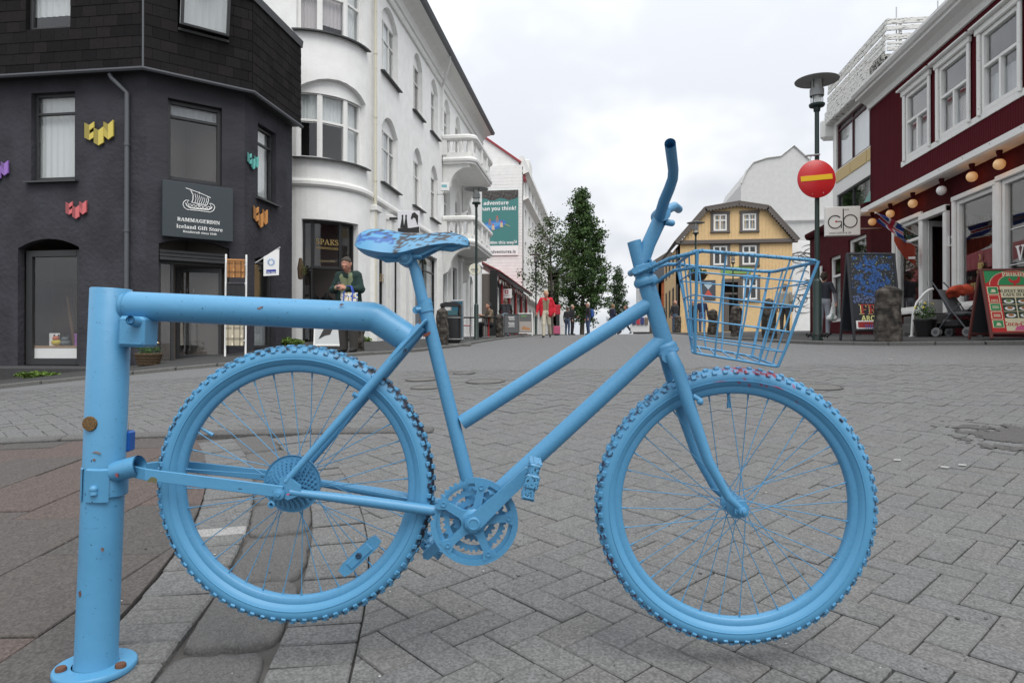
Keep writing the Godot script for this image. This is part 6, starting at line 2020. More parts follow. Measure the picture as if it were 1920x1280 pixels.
func build_neighbour():
	var t := thing("terrace_building", "white modern building with weathered plank roof terrace over a dark red ground floor", "building")
	var p := Vector2(7.0, -24.3)
	var q := Vector2(7.0, -19.05)
	var hs := [[2.0, 2.95, 1.45, 3.45, 0.0], [3.6, 4.95, 1.45, 3.75, 0.0], [0.7, 1.3, 1.45, 3.3, 0.0]]
	obj("wall", wall_geo(geo(), run(p, q), 5.25, -0.2, 4.45, hs, 0.14), M.red_plaster, t)
	room(t, p, q, 1.2, 4.3, 3, M.room)
	for h in hs: window(t, on_wall(p, q, (h[0] + h[1]) / 2, h[2], -0.06), h[1] - h[0], h[3] - h[2], M.white_trim, {"fw": 0.09, "name": "shop_window", "tra": [[0.7, 0, 1]], "curtain": [M.curtain_grey, 0.0, 0.68]})
	obj("end_wall", geo().bx(7.0, 15, -0.2, 4.45, -24.35, -24.3), M.red_plaster, t)
	obj("cornice", geo().moulding([Vector3(7.0, 4.3, -19.05), Vector3(7.0, 4.3, -24.4)], [Vector2(0.02, 0), Vector2(-0.1, 0.02), Vector2(-0.16, 0.12), Vector2(-0.16, 0.2), Vector2(0.02, 0.24)]), M.red_wall, t)
	var p2 := Vector2(7.4, -23.2)
	var q2 := Vector2(7.4, -18.9)
	var hs2 := [[0.25, 4.2, 6.3, 7.75, 0.0], [0.3, 4.2, 4.65, 5.5, 0.0]]
	obj("wall", wall_geo(geo(), run(p2, q2), 4.3, 4.4, 8.05, hs2, 0.12), M.worn_white, t)
	room(t, p2, q2, 5.7, 8.0, 3, M.room)
	room(t, p2, q2, 4.45, 5.65, 3, M.room)
	window(t, on_wall(p2, q2, 2.22, 6.3, -0.04), 3.9, 1.45, M.maroon_frame, {"fw": 0.06, "mul": [[0.33, 0, 1], [0.67, 0, 1]], "tra": [[0.85, 0, 1]], "curtain": [M.curtain, 0.0, 1.0]})
	window(t, on_wall(p2, q2, 2.25, 4.66, -0.04), 3.85, 0.84, M.charcoal_trim, {"fw": 0.05, "mul": [[0.33, 0, 1], [0.67, 0, 1]]})
	obj("awning", geo().at(on_wall(p2, q2, 3.0, 4.6, 0.02)).slab([Vector2(-1.0, -0.1), Vector2(1.2, 0.0), Vector2(1.2, 0.8), Vector2(0.9, 0.75)], 0.0, 0.02), M.teal_blind, t)
	for k in 3: obj("spandrel_panel", geo().at(on_wall(p2, q2, 0.9 + k * 1.3, 6.08, 0.01)).box(Vector3.ZERO, Vector3(1.24, 0.36, 0.03), 0.005), M.panel_yellow, t)
	obj("end_wall", geo().bx(7.4, 15, 4.4, 8.05, -23.25, -23.2), M.worn_white, t)
	obj("side_wall", geo().bx(7.4, 15, 4.4, 8.05, -18.9, -18.85), M.worn_white, t)
	# parapet beam, lichen stained at the near corner
	obj("parapet", geo().bx(7.15, 7.5, 7.85, 8.28, -23.3, -19.55, 0.03), M.old_plank, t)
	obj("parapet", geo().bx(7.15, 7.5, 7.7, 8.28, -19.55, -18.7, 0.05), M.lichen, t)
	obj("parapet", geo().bx(7.5, 12.5, 7.7, 8.28, -18.95, -18.7, 0.03), M.lichen, t)
	obj("corbel", geo().box(Vector3(7.3, 7.75, -23.35), Vector3(0.5, 0.7, 0.3), 0.1), M.worn_white, t)
	# weathered planks round the terrace
	for k in 5:
		var y: float = [8.34, 8.5, 8.62, 8.86, 9.02][k]
		var h: float = [0.13, 0.07, 0.15, 0.12, 0.15][k]
		obj("plank", geo().bx(7.22 + 0.01 * k, 7.26 + 0.01 * k, y, y + h, -23.3, -18.72, 0.006), M.old_plank, t)
		obj("plank", geo().bx(7.28, 12.4, y, y + h, -18.72, -18.68, 0.006), M.old_plank, t)
	for d in [19.0, 20.2, 21.4, 22.6]: obj("rail_post", geo().bx(7.28, 7.34, 8.25, 9.12, -d - 0.03, -d + 0.03), M.worn_white, t)
	for x in [7.6, 8.4, 9.2]: obj("rail_post", geo().bx(x, x + 0.06, 8.25, 9.12, -18.8, -18.74), M.worn_white, t)
	obj("spike", geo().tube([Vector3(7.55, 8.3, -18.8), Vector3(7.55, 9.5, -18.8)], 0.015, 6), M.steel, t)
	obj("spike", geo().tube([Vector3(8.55, 8.3, -18.8), Vector3(8.55, 9.6, -18.8)], 0.015, 6), M.steel, t)

func build_yellow():
	var t := thing("yellow_house", "ochre boarded wooden house with brown trim and a broken pitched gable", "building", Vector3.ZERO, 0.0)
	var z := -51.0
	var poly := [Vector2(5.62, 0.4), Vector2(13.46, 0.4), Vector2(13.46, 8.3), Vector2(11.7, 10.38), Vector2(9.73, 10.7), Vector2(7.45, 10.42), Vector2(5.62, 8.3)]
	# front wall up to the beam with openings, gable above
	var ws := [[2.31, 3.36, 6.48, 7.93, 0.0], [4.36, 5.4, 6.48, 7.93, 0.0], [4.4, 5.44, 3.96, 5.58, 0.0], [2.95, 4.2, 1.7, 5.5, 0.0]]
	var p := Vector2(5.62, z)
	var q := Vector2(13.46, z)
	obj("wall", wall_geo(geo(), run(p, q), 7.84, 0.3, 8.2, ws, 0.12), M.yellow_wood, t)
	room(t, p, q, 1.2, 8.1, 3, M.room)
	obj("gable", wall_geo(geo(), run(Vector2(7.45, z), Vector2(11.7, z)), 4.25, 8.2, 10.4, [[0.55, 1.46, 9.0, 10.2, 0.0], [2.6, 3.5, 9.0, 10.2, 0.0]], 0.1), M.yellow_wood, t)
	room(t, Vector2(7.5, z), Vector2(11.65, z), 8.3, 10.35, 2.5, M.room)
	obj("gable_side", geo().slab([Vector2(5.62, 8.2), Vector2(7.45, 8.2), Vector2(7.45, 10.42)], z - 0.1, z), M.yellow_wood, t)
	obj("gable_side", geo().slab([Vector2(11.7, 8.2), Vector2(13.46, 8.2), Vector2(11.7, 10.4)], z - 0.1, z), M.yellow_wood, t)
	obj("gable_peak", geo().slab([Vector2(7.45, 10.4), Vector2(11.7, 10.4), Vector2(9.73, 10.75)], z - 0.1, z), M.yellow_wood, t)
	# cover strips over the joints of the boards
	var x := 5.75
	while x < 13.4:
		var top := 8.1
		obj("cover_strip", geo().bx(x, x + 0.04, 0.5, 8.0, z + 0.0, z + 0.025), M.yellow_wood, t) if not hit(x - 5.62, ws) else null
		var gt: float = lerp(8.4, 10.3, clamp((x - 5.7) / 1.75, 0, 1)) if x < 7.5 else (lerp(8.4, 10.3, clamp((13.4 - x) / 1.75, 0, 1)) if x > 11.7 else 10.3)
		obj("cover_strip", geo().bx(x, x + 0.04, 8.35, gt - 0.1, z, z + 0.025), M.yellow_wood, t)
		x += 0.235
	var s0 := Vector2(5.62, -64.0)
	obj("side_wall", wall_geo(geo(), run(s0, p), 13.0, 0.3, 8.2, [[1.5, 2.6, 6.4, 7.9, 0.0], [4.5, 5.6, 6.4, 7.9, 0.0], [7.5, 8.6, 6.4, 7.9, 0.0], [10.5, 11.6, 6.4, 7.9, 0.0], [1.5, 2.6, 3.0, 5.3, 0.0], [4.5, 5.6, 3.0, 5.3, 0.0], [7.5, 8.6, 3.0, 5.3, 0.0], [10.5, 11.6, 3.0, 5.3, 0.0]], 0.1), M.yellow_wood, t)
	for k in 4:
		for y in [[6.4, 1.5], [3.0, 2.3]]: window(t, on_wall(s0, p, 2.05 + 3 * k, y[0], 0.02), 1.2, y[1], M.brown_trim, {"fw": 0.12, "mul": [[0.5, 0, 1]]})
	var fw := func(cx: float, y: float, w: float, h: float, opt: Dictionary):
		var wo := window(t, on_wall(p, q, cx, y, 0.03), w, h, M.white_trim, opt)
		obj("casing", geo().box(Vector3(-w / 2 - 0.1, h / 2, 0), Vector3(0.2, h + 0.36, 0.08), 0.015).box(Vector3(w / 2 + 0.1, h / 2, 0), Vector3(0.2, h + 0.36, 0.08), 0.015).box(Vector3(0, h + 0.1, 0.01), Vector3(w + 0.44, 0.2, 0.1), 0.015).box(Vector3(0, -0.08, 0.02), Vector3(w + 0.44, 0.14, 0.14), 0.015), M.brown_trim, wo)
	var o4 := {"fw": 0.12, "bar": 0.11, "mul": [[0.5, 0, 1]], "tra": [[0.62, 0, 1]]}
	fw.call(2.835, 6.5, 1.0, 1.4, o4)
	fw.call(4.88, 6.5, 1.0, 1.4, o4)
	fw.call(4.92, 3.98, 1.0, 1.58, o4)
	var og := o4.duplicate()
	og.curtain = [M.curtain_grey, 0.0, 1.0]
	fw.call(2.835, 8.98, 0.95, 1.22, og)
	fw.call(4.88, 8.98, 0.95, 1.22, og)
	obj("door", geo().bx(-0.62, -0.5, 0, 3.7, -0.2, 0.08, 0.01).bx(0.5, 0.62, 0, 3.7, -0.2, 0.08, 0.01).bx(-0.5, 0.5, 3.5, 3.7, -0.2, 0.08, 0.01).bx(-0.5, 0.5, 2.6, 2.75, -0.15, 0.0, 0.01).bx(-0.5, -0.1, 0, 2.6, -0.14, -0.1), M.brown_trim, t).transform = on_wall(p, q, 3.57, 1.75, 0)
	obj("beam", geo().bx(5.3, 13.8, 8.02, 8.32, z, z + 0.22, 0.03), M.brown_trim, t)
	# roof with scalloped barge boards
	var rl := [Vector2(5.25, 8.2), Vector2(7.35, 10.62), Vector2(9.73, 10.98), Vector2(11.8, 10.6), Vector2(13.85, 8.2)]
	for k in 4:
		var a: Vector2 = rl[k]
		var b: Vector2 = rl[k + 1]
		var nn := Vector2(-(b - a).y, (b - a).x).normalized()
		obj("roof", geo().slab([a, b, b + nn * 0.1, a + nn * 0.1], z - 13.0, z + 0.35), M.brown_trim, t)
		var bd := [a, b]
		var m := int(a.distance_to(b) / 0.22)
		for j in m * 2 + 1:
			var f := 1.0 - j / (m * 2.0)
			bd.append(a.lerp(b, f) - nn * (0.34 if j % 2 else 0.2))
		obj("barge_board", geo().slab(bd, z + 0.28, z + 0.34), M.brown_trim, t)
	obj("green_sign", geo().bx(8.5, 10.6, 5.86, 6.36, z + 0.02, z + 0.07, 0.01), mat(0.2, 0.36, 0.1), t)
	obj("blue_sign", geo().bx(10.02, 11.06, 5.5, 5.74, z + 0.1, z + 0.13, 0.01), mat(0.05, 0.3, 0.6), t)
	obj("poster", geo().bx(7.1, 8.12, 3.98, 5.42, z + 0.03, z + 0.07, 0.01), mat(0.06, 0.07, 0.09), t)
	obj("poster_picture", geo().slab([Vector2(7.25, 4.2), Vector2(7.95, 4.2), Vector2(7.6, 4.75)], z + 0.071, z + 0.075), mat(0.5, 0.08, 0.05), t)
	obj("poster_picture", geo().at(Transform3D(Basis(), Vector3(7.6, 4.98, z + 0.072))).slab([Vector2(-0.3, 0.1), Vector2(-0.2, 0.26), Vector2(0.2, 0.26), Vector2(0.3, 0.1), Vector2(0, -0.25)], 0, 0.004), mat(0.4, 0.5, 0.55), t)
	# concrete block behind
	var c := thing("concrete_building", "bare grey concrete building with curved and pointed roof behind the ochre house", "building")
	var cp := [Vector2(14.0, 0), Vector2(27, 0), Vector2(27, 13.0), Vector2(22.8, 17.6), Vector2(20.98, 19.0), Vector2(19.19, 20.78), Vector2(17.9, 19.75), Vector2(16.5, 19.6), Vector2(15.2, 19.2), Vector2(14.5, 18.3), Vector2(14.0, 17.07)]
	obj("wall", geo().slab(cp, -84.0, -72.0), M.concrete, c)
	obj("coping", geo().at(Transform3D(Basis(), Vector3.ZERO)).tube(cp.slice(2).map(func(v): return Vector3(v.x, v.y + 0.05, -71.95)), 0.1, 8), M.concrete, c)
	obj("ledge", geo().bx(18.0, 27, 13.2, 13.35, -71.9, -71.75), M.concrete, c)
	# wall with the brush painting, between the ochre house and the red shop
	var mw := thing("mural_wall", "whitewashed wall with black brush painting beside the ochre house", "wall")
	obj("wall", geo().bx(13.2, 17.5, 0.5, 8.6, -54.3, -54.0), M.white_wall, mw)
	var rr := RandomNumberGenerator.new()
	rr.seed = 5
	for k in 26:
		var cc := Vector2(rr.randf_range(13.6, 16.2), rr.randf_range(3.0, 8.2))
		var a0 := rr.randf() * TAU
		var pts := []
		var big := rr.randf_range(0.25, 0.7)
		for j in 9: pts.append(Vector3(cc.x + big * cos(a0 + j * 0.45) * (1 + 0.1 * j), cc.y + big * 0.7 * sin(a0 + j * 0.45), -53.99))
		obj("brush_stroke", geo().tube(pts, [0.008, 0.015, 0.024, 0.03, 0.03, 0.028, 0.02, 0.012, 0.006], 5), M.charcoal_trim, mw)

func hit(u: float, ws: Array) -> bool:
	for w in ws:
		if u > w[0] - 0.28 and u < w[1] + 0.26: return true
	return false

func build_far():
	# side street houses and the far end of the street: plain blocks with windows
	var specs := [
		["sushi_house", "narrow orange house with a dark awning left of the ochre house", M.orange_wall, 6.2, 11, -64.5, -74, 7.2, 2],
		["far_house", "pale stepped house with white gutters at the far end of the street", M.white_wall, 4.4, 9, -76, -88, 8.0, 3],
		["far_house", "grey house behind the pale stepped house", M.concrete, 5.0, 12, -90, -104, 10.5, 3],
		["far_house", "white house beyond the tall tree", M.white_wall, -14, -5.2, -82, -100, 9.5, 3]]
	for s in specs:
		var t := thing(s[0], s[1], "building")
		var wm: Material = s[2]
		var y0 := 0.3
		var x0: float = s[3]
		var x1: float = s[4]
		var z0: float = s[5]
		var z1: float = s[6]
		var h: float = s[7]
		var rows: int = s[8]
		var front := []
		var n: int = max(1, int((x1 - x0) / 2.1))
		for r in rows:
			for k in n: front.append([(x1 - x0) * (k + 0.5) / n - 0.5, (x1 - x0) * (k + 0.5) / n + 0.5, 1.9 + r * (h - 1.6) / rows, 3.2 + r * (h - 1.6) / rows, 0.0])
		obj("wall", wall_geo(geo(), run(Vector2(x0, z0), Vector2(x1, z0)), x1 - x0, y0, h, front, 0.15), wm, t)
		for w in front: window(t, on_wall(Vector2(x0, z0), Vector2(x1, z0), (w[0] + w[1]) / 2, w[2], -0.08), 1.0, 1.3, M.white_trim, {"fw": 0.1})
		var street_x := x0 if x0 > 0 else x1
		var sp := Vector2(x0, z1) if x0 > 0 else Vector2(x1, z0)
		var sq := Vector2(x0, z0) if x0 > 0 else Vector2(x1, z1)
		var side := []
		var m := int((z0 - z1) / 2.6)
		for r in rows:
			for k in m: side.append([(z0 - z1) * (k + 0.5) / m - 0.5, (z0 - z1) * (k + 0.5) / m + 0.5, 1.9 + r * (h - 1.6) / rows, 3.2 + r * (h - 1.6) / rows, 0.0])
		obj("side_wall", wall_geo(geo(), run(sp, sq), z0 - z1, y0, h, side, 0.15), wm, t)
		for w in side: window(t, on_wall(sp, sq, (w[0] + w[1]) / 2, w[2], -0.08), 1.0, 1.3, M.white_trim, {"fw": 0.1})
		room(t, Vector2(x0 + 0.2, z0), Vector2(x1 - 0.2, z0), 1.0, h - 0.1, 2.5, M.room)
		room(t, sp, sq, 1.0, h - 0.1, 2.5, M.room)
		obj("roof", geo().slab([Vector2(x0 - 0.2, h), Vector2(x1 + 0.2, h), Vector2((x0 + x1) / 2, h + min(2.4, (x1 - x0) * 0.33))], z1, z0 + 0.2), M.brown_trim if wm != M.white_wall else M.zinc, t)
	var sg := thing("vertical_sign", "narrow white vertical sign with dark characters on the orange house", "sign", Vector3(5.9, 5.6, -63.5))
	obj("board", geo().box(Vector3.ZERO, Vector3(0.5, 2.6, 0.12), 0.01), M.white_paint, sg)
	for k in 4:
		var y := 0.95 - k * 0.62
		var strokes: Array = [[[-0.14, 0.18, 0.14, 0.18], [0.14, 0.18, -0.14, -0.2], [0.02, 0.0, 0.16, -0.2]], [[-0.12, 0.2, -0.04, 0.12], [-0.14, 0.06, -0.06, -0.02], [-0.12, -0.18, 0.16, 0.12]], [[-0.05, 0.15, -0.16, -0.18], [0.03, 0.15, 0.16, -0.18], [0.1, 0.24, 0.14, 0.18]], [[0, 0.2, 0, -0.2]]][k]
		for s in strokes: obj("character_stroke", geo().tube([Vector3(s[0], y + s[1], 0.065), Vector3(s[2], y + s[3], 0.065)], 0.028, 5), M.black, sg)
	var aw := thing("shop_awning", "round black awning over the orange house door", "awning", Vector3(6.0, 3.4, -64.0))
	obj("hood", geo().ball(Vector3.ZERO, Vector3(0.9, 0.9, 1.2), 14, 10), M.black, aw)

# ---------------------------------------------------------------- street furniture
func make_thing_materials():
	M.green_post = grain(mat(0.012, 0.03, 0.026, 0.45), 0.4, M.soft)
	M.lamp_glass = mat(0.75, 0.78, 0.76, 0.1)
	M.lamp_glass.transparency = BaseMaterial3D.TRANSPARENCY_ALPHA
	M.lamp_glass.albedo_color.a = 0.4
	M.lamp_hat = mat(0.3, 0.31, 0.31, 0.5, 0.2)
	M.rock = grain(mat(0.115, 0.1, 0.086, 0.95), 0.9, noise_tex(0.012, Color(0.35, 0.34, 0.33), Color(1, 1, 1), FastNoiseLite.TYPE_SIMPLEX_SMOOTH, 6, 512, 0.5, 51, 0.28), M.fineN, 0.45)
	M.sign_red = mat(0.46, 0.012, 0.016, 0.35)
	M.sign_yellow = mat(0.7, 0.42, 0.01, 0.4)
	M.plastic_black = mat(0.014, 0.014, 0.015, 0.35)
	M.wicker = grain(mat(0.2, 0.13, 0.07, 0.85), 0.12, noise_tex(0.05, Color(0.4, 0.4, 0.4), Color(1, 1, 1), FastNoiseLite.TYPE_VALUE, 3, 256), M.fineN, 1.5)
	M.leaf = vc(mat(1, 1, 1, 0.9))
	M.leaf.backlight = Color(0.25, 0.3, 0.15)
	M.bark = grain(mat(0.1, 0.09, 0.075, 0.95), 0.5, M.mottle, M.fineN, 1.2)
	M.cloth = vc(mat(1, 1, 1, 0.85))
	M.print = vc(mat(1, 1, 1, 0.6))
	M.board_dark = mat(0.03, 0.032, 0.038, 0.7)
	M.orange_cloth = mat(0.45, 0.06, 0.025, 0.85)
	M.grey_cloth = mat(0.1, 0.105, 0.11, 0.9)
	M.bag_white = mat(0.75, 0.77, 0.76, 0.4)

func lamp_post(x: float, z: float, label: String) -> Node3D:
	var t := thing("street_lamp", label, "street lamp", walk(x, z), 0.0, "green street lamps along the footways")
	obj("lower_post", geo().lathe([Vector2(0.0, -0.1), Vector2(0.1, -0.1), Vector2(0.1, 0.02), Vector2(0.076, 0.05), Vector2(0.075, 1.08), Vector2(0.06, 1.12), Vector2(0.044, 1.14), Vector2(0.044, 1.16)], 24), M.green_post, t)
	obj("post", geo().lathe([Vector2(0.043, 1.1), Vector2(0.04, 4.3), Vector2(0.0, 4.3)], 20), M.green_post, t)
	obj("collar", geo().lathe([Vector2(0.045, 4.24), Vector2(0.06, 4.26), Vector2(0.06, 4.32), Vector2(0.13, 4.34), Vector2(0.14, 4.36), Vector2(0.14, 4.385), Vector2(0.0, 4.39)], 24), M.green_post, t)
	var la := Node3D.new()
	la.name = "lantern"
	t.add_child(la)
	obj("glass", geo().lathe([Vector2(0.085, 4.39), Vector2(0.085, 4.56)], 24), M.lamp_glass, la)
	obj("lamp_bulb", geo().lathe([Vector2(0.0, 4.39), Vector2(0.03, 4.4), Vector2(0.035, 4.5), Vector2(0.02, 4.56), Vector2(0, 4.57)], 12), M.white_paint, la)
	for k in 4:
		var a := PI / 4 + k * PI / 2
		obj("rod", geo().tube([Vector3(cos(a) * 0.115, 4.38, sin(a) * 0.115), Vector3(cos(a) * 0.115, 4.84, sin(a) * 0.115)], 0.007, 6), M.green_post, la)
	obj("band", geo().lathe([Vector2(0.118, 4.53), Vector2(0.125, 4.535), Vector2(0.125, 4.66), Vector2(0.118, 4.665)], 24), M.lamp_hat, la)
	obj("glass", geo().lathe([Vector2(0.095, 4.66), Vector2(0.095, 4.83)], 24), M.lamp_glass, la)
	obj("hat", geo().lathe([Vector2(0.0, 4.83), Vector2(0.12, 4.83), Vector2(0.385, 4.815), Vector2(0.39, 4.825), Vector2(0.3, 4.85), Vector2(0.1, 4.88), Vector2(0.0, 4.885)], 40), M.lamp_hat, la)
	return t

func bollard_mesh(seed_: int, h: float, w: float) -> ArrayMesh:
	var n := FastNoiseLite.new()
	n.seed = seed_
	n.frequency = 3.2
	n.fractal_octaves = 4
	var g := geo()
	var rows := 22
	var cols := 20
	var P := func(i: int, j: int) -> Vector3:
		var f := float(i) / rows
		var a := TAU * j / cols
		var y := f * h
		var c := Vector3(cos(a), 0, sin(a))
		var sq: float = 1.0 / max(abs(cos(a)), abs(sin(a)))
		var r := w * 0.5 * lerpf(1.0, sq, 0.72) * (1.0 - 0.05 * f)
		if f > 0.86: r *= 1.0 - pow((f - 0.86) / 0.14, 1.6) * 0.98
		var p := c * r + Vector3.UP * (y if f <= 0.86 else 0.86 * h + (f - 0.86) * h * 0.75)
		var d := n.get_noise_3dv(p * 0.8) * 0.05 + n.get_noise_3dv(p * 2.6) * 0.012
		return p + c * d * (1.0 if f < 0.95 else 0.3)
	for i in rows:
		for j in cols: g.quad(P.call(i, j), P.call(i + 1, j), P.call(i + 1, (j + 1) % cols), P.call(i, (j + 1) % cols))
	return g.mesh()

func bollard(x: float, z: float, h: float, w: float, sd: int, label: String):
	var o := obj("stone_bollard", bollard_mesh(sd, h, w), M.rock)
	o.position = walk(x, z) - Vector3.UP * 0.03
	o.rotation.y = rng.randf_range(-0.3, 0.3)
	tag(o, label, "bollard", "rough stone bollards along the kerbs")

func build_furniture():

	var l1 := Vector2(3.95, -13.296)
	lamp_post(l1.x, l1.y, "street lamp carrying the red no entry sign")
	lamp_post(-4.021, -21.558, "street lamp in front of the white balconies")
	lamp_post(-3.972, -40.833, "street lamp behind the thin tree")
	var l4 := Vector2(4.05, -30.701)
	lamp_post(l4.x, l4.y, "street lamp with the hanging flower basket")
	lamp_post(8.155, -44.462, "street lamp in front of the ochre house door")
	var base := walk(l1.x, l1.y)
	# no entry sign
	var s := thing("no_entry_sign", "round red no entry sign with a yellow bar", "sign", Vector3(3.9061, 3.8145, -13.1794), deg_to_rad(YAW) - 0.02)
	s.rotation.z = 0.09
	obj("disc", geo().at(Transform3D(Basis(Vector3.RIGHT, PI / 2), Vector3.ZERO)).lathe([Vector2(0, -0.012), Vector2(0.342, -0.012), Vector2(0.35, -0.004), Vector2(0.35, 0.004), Vector2(0.345, 0.008), Vector2(0, 0.008)], 56), M.sign_red, s)
	obj("bar", geo().box(Vector3(0, 0.02, 0.011), Vector3(0.58, 0.095, 0.006), 0.002), M.sign_yellow, s)
	for p in [[-0.1, 0.26], [0.1, 0.26], [-0.1, -0.27], [0.1, -0.27]]: obj("rivet", geo().ball(Vector3(p[0], p[1], 0.008), Vector3(0.009, 0.009, 0.006), 8, 6), M.steel, s)
	obj("clamp", geo().box(Vector3(-0.02, 0.45, -0.04), Vector3(0.28, 0.03, 0.05), 0.006).tube([Vector3(-0.05, 0.43, -0.03), Vector3(-0.1, 0.3, -0.01)], 0.012, 8), M.steel, s)
	var ck := thing("cable_lock", "black cable lock lying round the foot of the lamp with the no entry sign", "lock", base + Vector3(0, 0.05, 0.02))
	for k in 2:
		var pts := []
		for j in 25: pts.append(Vector3(cos(TAU * j / 24) * (0.17 + 0.03 * k), 0.03 * k + 0.05 * abs(sin(j * 1.3)), sin(TAU * j / 24) * 0.15))
		obj("cable", geo().tube(pts, 0.012, 6), M.black, ck)
	# bollards
	bollard(4.565, -11.703, 0.98, 0.38, 3, "broad mossy stone bollard in front of the chalk board")
	bollard(3.72, -16.03, 0.97, 0.3, 4, "tall stone bollard beside the person in the pale jacket")
	bollard(3.808, -20.278, 0.96, 0.31, 5, "narrow stone bollard in front of the ochre house door")
	bollard(3.749, -24.104, 0.95, 0.3, 6, "stone bollard left of the ochre house door")
	bollard(3.819, -35.815, 0.95, 0.34, 7, "small far stone bollard beside the man in black")
	bollard(-4.739, -12.787, 0.85, 0.24, 8, "stone bollard beside the man in the green fleece")
	bollard(-3.894, -16.329, 0.97, 0.28, 9, "pointed stone bollard in front of the black bin")
	bollard(-3.784, -25.02, 0.95, 0.28, 10, "stone bollard in front of the man in the black jacket")
	# litter bin
	var b := Vector2(-3.828, -17.044)
	var t := thing("litter_bin", "black street litter bin with a hooded top", "bin", walk(b.x, b.y), deg_to_rad(YAW))
	obj("body", geo().box(Vector3(0, 0.38, 0), Vector3(0.5, 0.72, 0.46), 0.05), M.plastic_black, t)
	for y in [0.12, 0.66]: obj("band", geo().box(Vector3(0, y, 0), Vector3(0.51, 0.02, 0.47), 0.006), M.steel, t)
	for x in [-0.22, 0.22]: obj("side_post", geo().box(Vector3(x, 0.84, 0), Vector3(0.06, 0.26, 0.42), 0.015), M.plastic_black, t)
	obj("liner", geo().box(Vector3(0, 0.78, 0), Vector3(0.36, 0.12, 0.4), 0.01), mat(0.04, 0.12, 0.14), t)
	obj("hood", geo().at(T(Vector3(0, 0.95, 0))).slab([Vector2(-0.27, 0), Vector2(0.27, 0), Vector2(0.25, 0.06), Vector2(0.12, 0.1), Vector2(-0.12, 0.1), Vector2(-0.25, 0.06)], -0.25, 0.25), M.plastic_black, t)
	obj("pad", geo().box(Vector3(0.05, -0.03, 0), Vector3(0.9, 0.08, 0.62), 0.02), M.kerb, t)
	cafe()
	boards()
	shop_things()
	small_things()

func cafe():
	var mk := func(label: String, at: Vector2, turn: float, m: Material) -> Node3D:
		var c := thing("cafe_chair", label, "chair", walk(at.x, at.y), turn, "cafe chairs by the white wall")
		obj("seat", geo().box(Vector3(0, 0.45, 0), Vector3(0.4, 0.03, 0.4), 0.01), m, c)
		obj("backrest", geo().box(Vector3(0, 0.72, -0.2), Vector3(0.4, 0.3, 0.02), 0.008, Basis(Vector3.RIGHT, -0.12)), m, c)
		for x in [-0.17, 0.17]:
			for zz in [-0.17, 0.17]: obj("leg", geo().tube([Vector3(x, 0.45, zz), Vector3(x * 1.1, 0, zz * 1.15)], 0.012, 6), M.steel, c)
			obj("back_post", geo().tube([Vector3(x, 0.45, -0.19), Vector3(x, 0.8, -0.23)], 0.012, 6), M.steel, c)
		return c
	mk.call("red cafe chair left of the street lamp", Vector2(-4.816, -23.571), PI / 2 + 0.2, M.red_paint)
	mk.call("black cafe chair right of the street lamp", Vector2(-4.365, -24.236), -PI / 2, M.black)
	for p in [["small dark cafe table left of the street lamp", Vector2(-4.65, -23.795)], ["dark cafe table with a red leg beside the seated person", Vector2(-4.046, -24.077)]]:
		var t := thing("cafe_table", p[0], "table", walk(p[1].x, p[1].y), 0.0, "cafe tables by the white wall")
		obj("table_top", geo().box(Vector3(0, 0.73, 0), Vector3(0.65, 0.03, 0.6), 0.008), M.black, t)
		obj("leg", geo().tube([Vector3(0, 0.72, 0), Vector3(0, 0.03, 0)], 0.03, 8), M.red_paint if "red" in p[0] else M.steel, t)
		obj("foot", geo().box(Vector3(0, 0.02, 0), Vector3(0.45, 0.03, 0.08), 0.01).box(Vector3(0, 0.021, 0), Vector3(0.08, 0.03, 0.45), 0.01), M.steel, t)
	var bs := Vector2(-4.336, -20.104)
	var bo := thing("blue_board", "blue standing board behind the litter bin", "sign", walk(bs.x, bs.y), deg_to_rad(YAW))
	obj("panel", geo().box(Vector3(0, 0.62, 0), Vector3(0.32, 1.1, 0.04), 0.01), mat(0.02, 0.11, 0.17), bo)
	obj("frame", geo().box(Vector3(0, 1.19, 0), Vector3(0.38, 0.05, 0.06), 0.01).box(Vector3(0.18, 0.6, 0), Vector3(0.04, 1.2, 0.06), 0.01).box(Vector3(-0.18, 0.6, 0), Vector3(0.04, 1.2, 0.06), 0.01), M.steel, bo)
	obj("foot", geo().box(Vector3(0, 0.03, 0), Vector3(0.4, 0.06, 0.4), 0.01), M.steel, bo)

# a standing board: two leaning panels. Returns [node, transform of the front face centre]
func a_board(called: String, label: String, at: Vector2, turn: float, w: float, h: float, fm: Material, pm: Material, legs := 0.1, spread := 0.26) -> Array:
	var t := thing(called, label, "sign", walk(at.x, at.y), turn)
	var lean := atan(spread / h)
	var face := Transform3D()
	for s in [1.0, -1.0]:
		var bs := Basis(Vector3.RIGHT, -lean * s)
		var tr := Transform3D(bs, Vector3(0, 0, spread * s))
		var g := geo().bx(-w / 2, -w / 2 + 0.035, 0, h, -0.02, 0.02, 0.005).bx(w / 2 - 0.035, w / 2, 0, h, -0.02, 0.02, 0.005).bx(-w / 2 + 0.035, w / 2 - 0.035, h - 0.035, h, -0.02, 0.02, 0.005).bx(-w / 2 + 0.035, w / 2 - 0.035, legs, legs + 0.035, -0.02, 0.02, 0.005)
		var fo := obj("frame", g, fm, t)
		fo.transform = tr
		obj("panel", geo().bx(-w / 2 + 0.03, w / 2 - 0.03, legs + 0.02, h - 0.02, -0.012, 0.006), pm, fo)
		if s > 0: face = tr * Transform3D(Basis(), Vector3(0, (h + legs) / 2, 0.008))
	return [t, face]

func flat(parent: Node, called: String, tr: Transform3D, pts: Array, m: Material, thick := 0.003):
	var q := []
	for p in pts: q.append(Vector2(p[0], p[1]))
	obj(called, geo().slab(q, 0, thick), m, parent).transform = tr

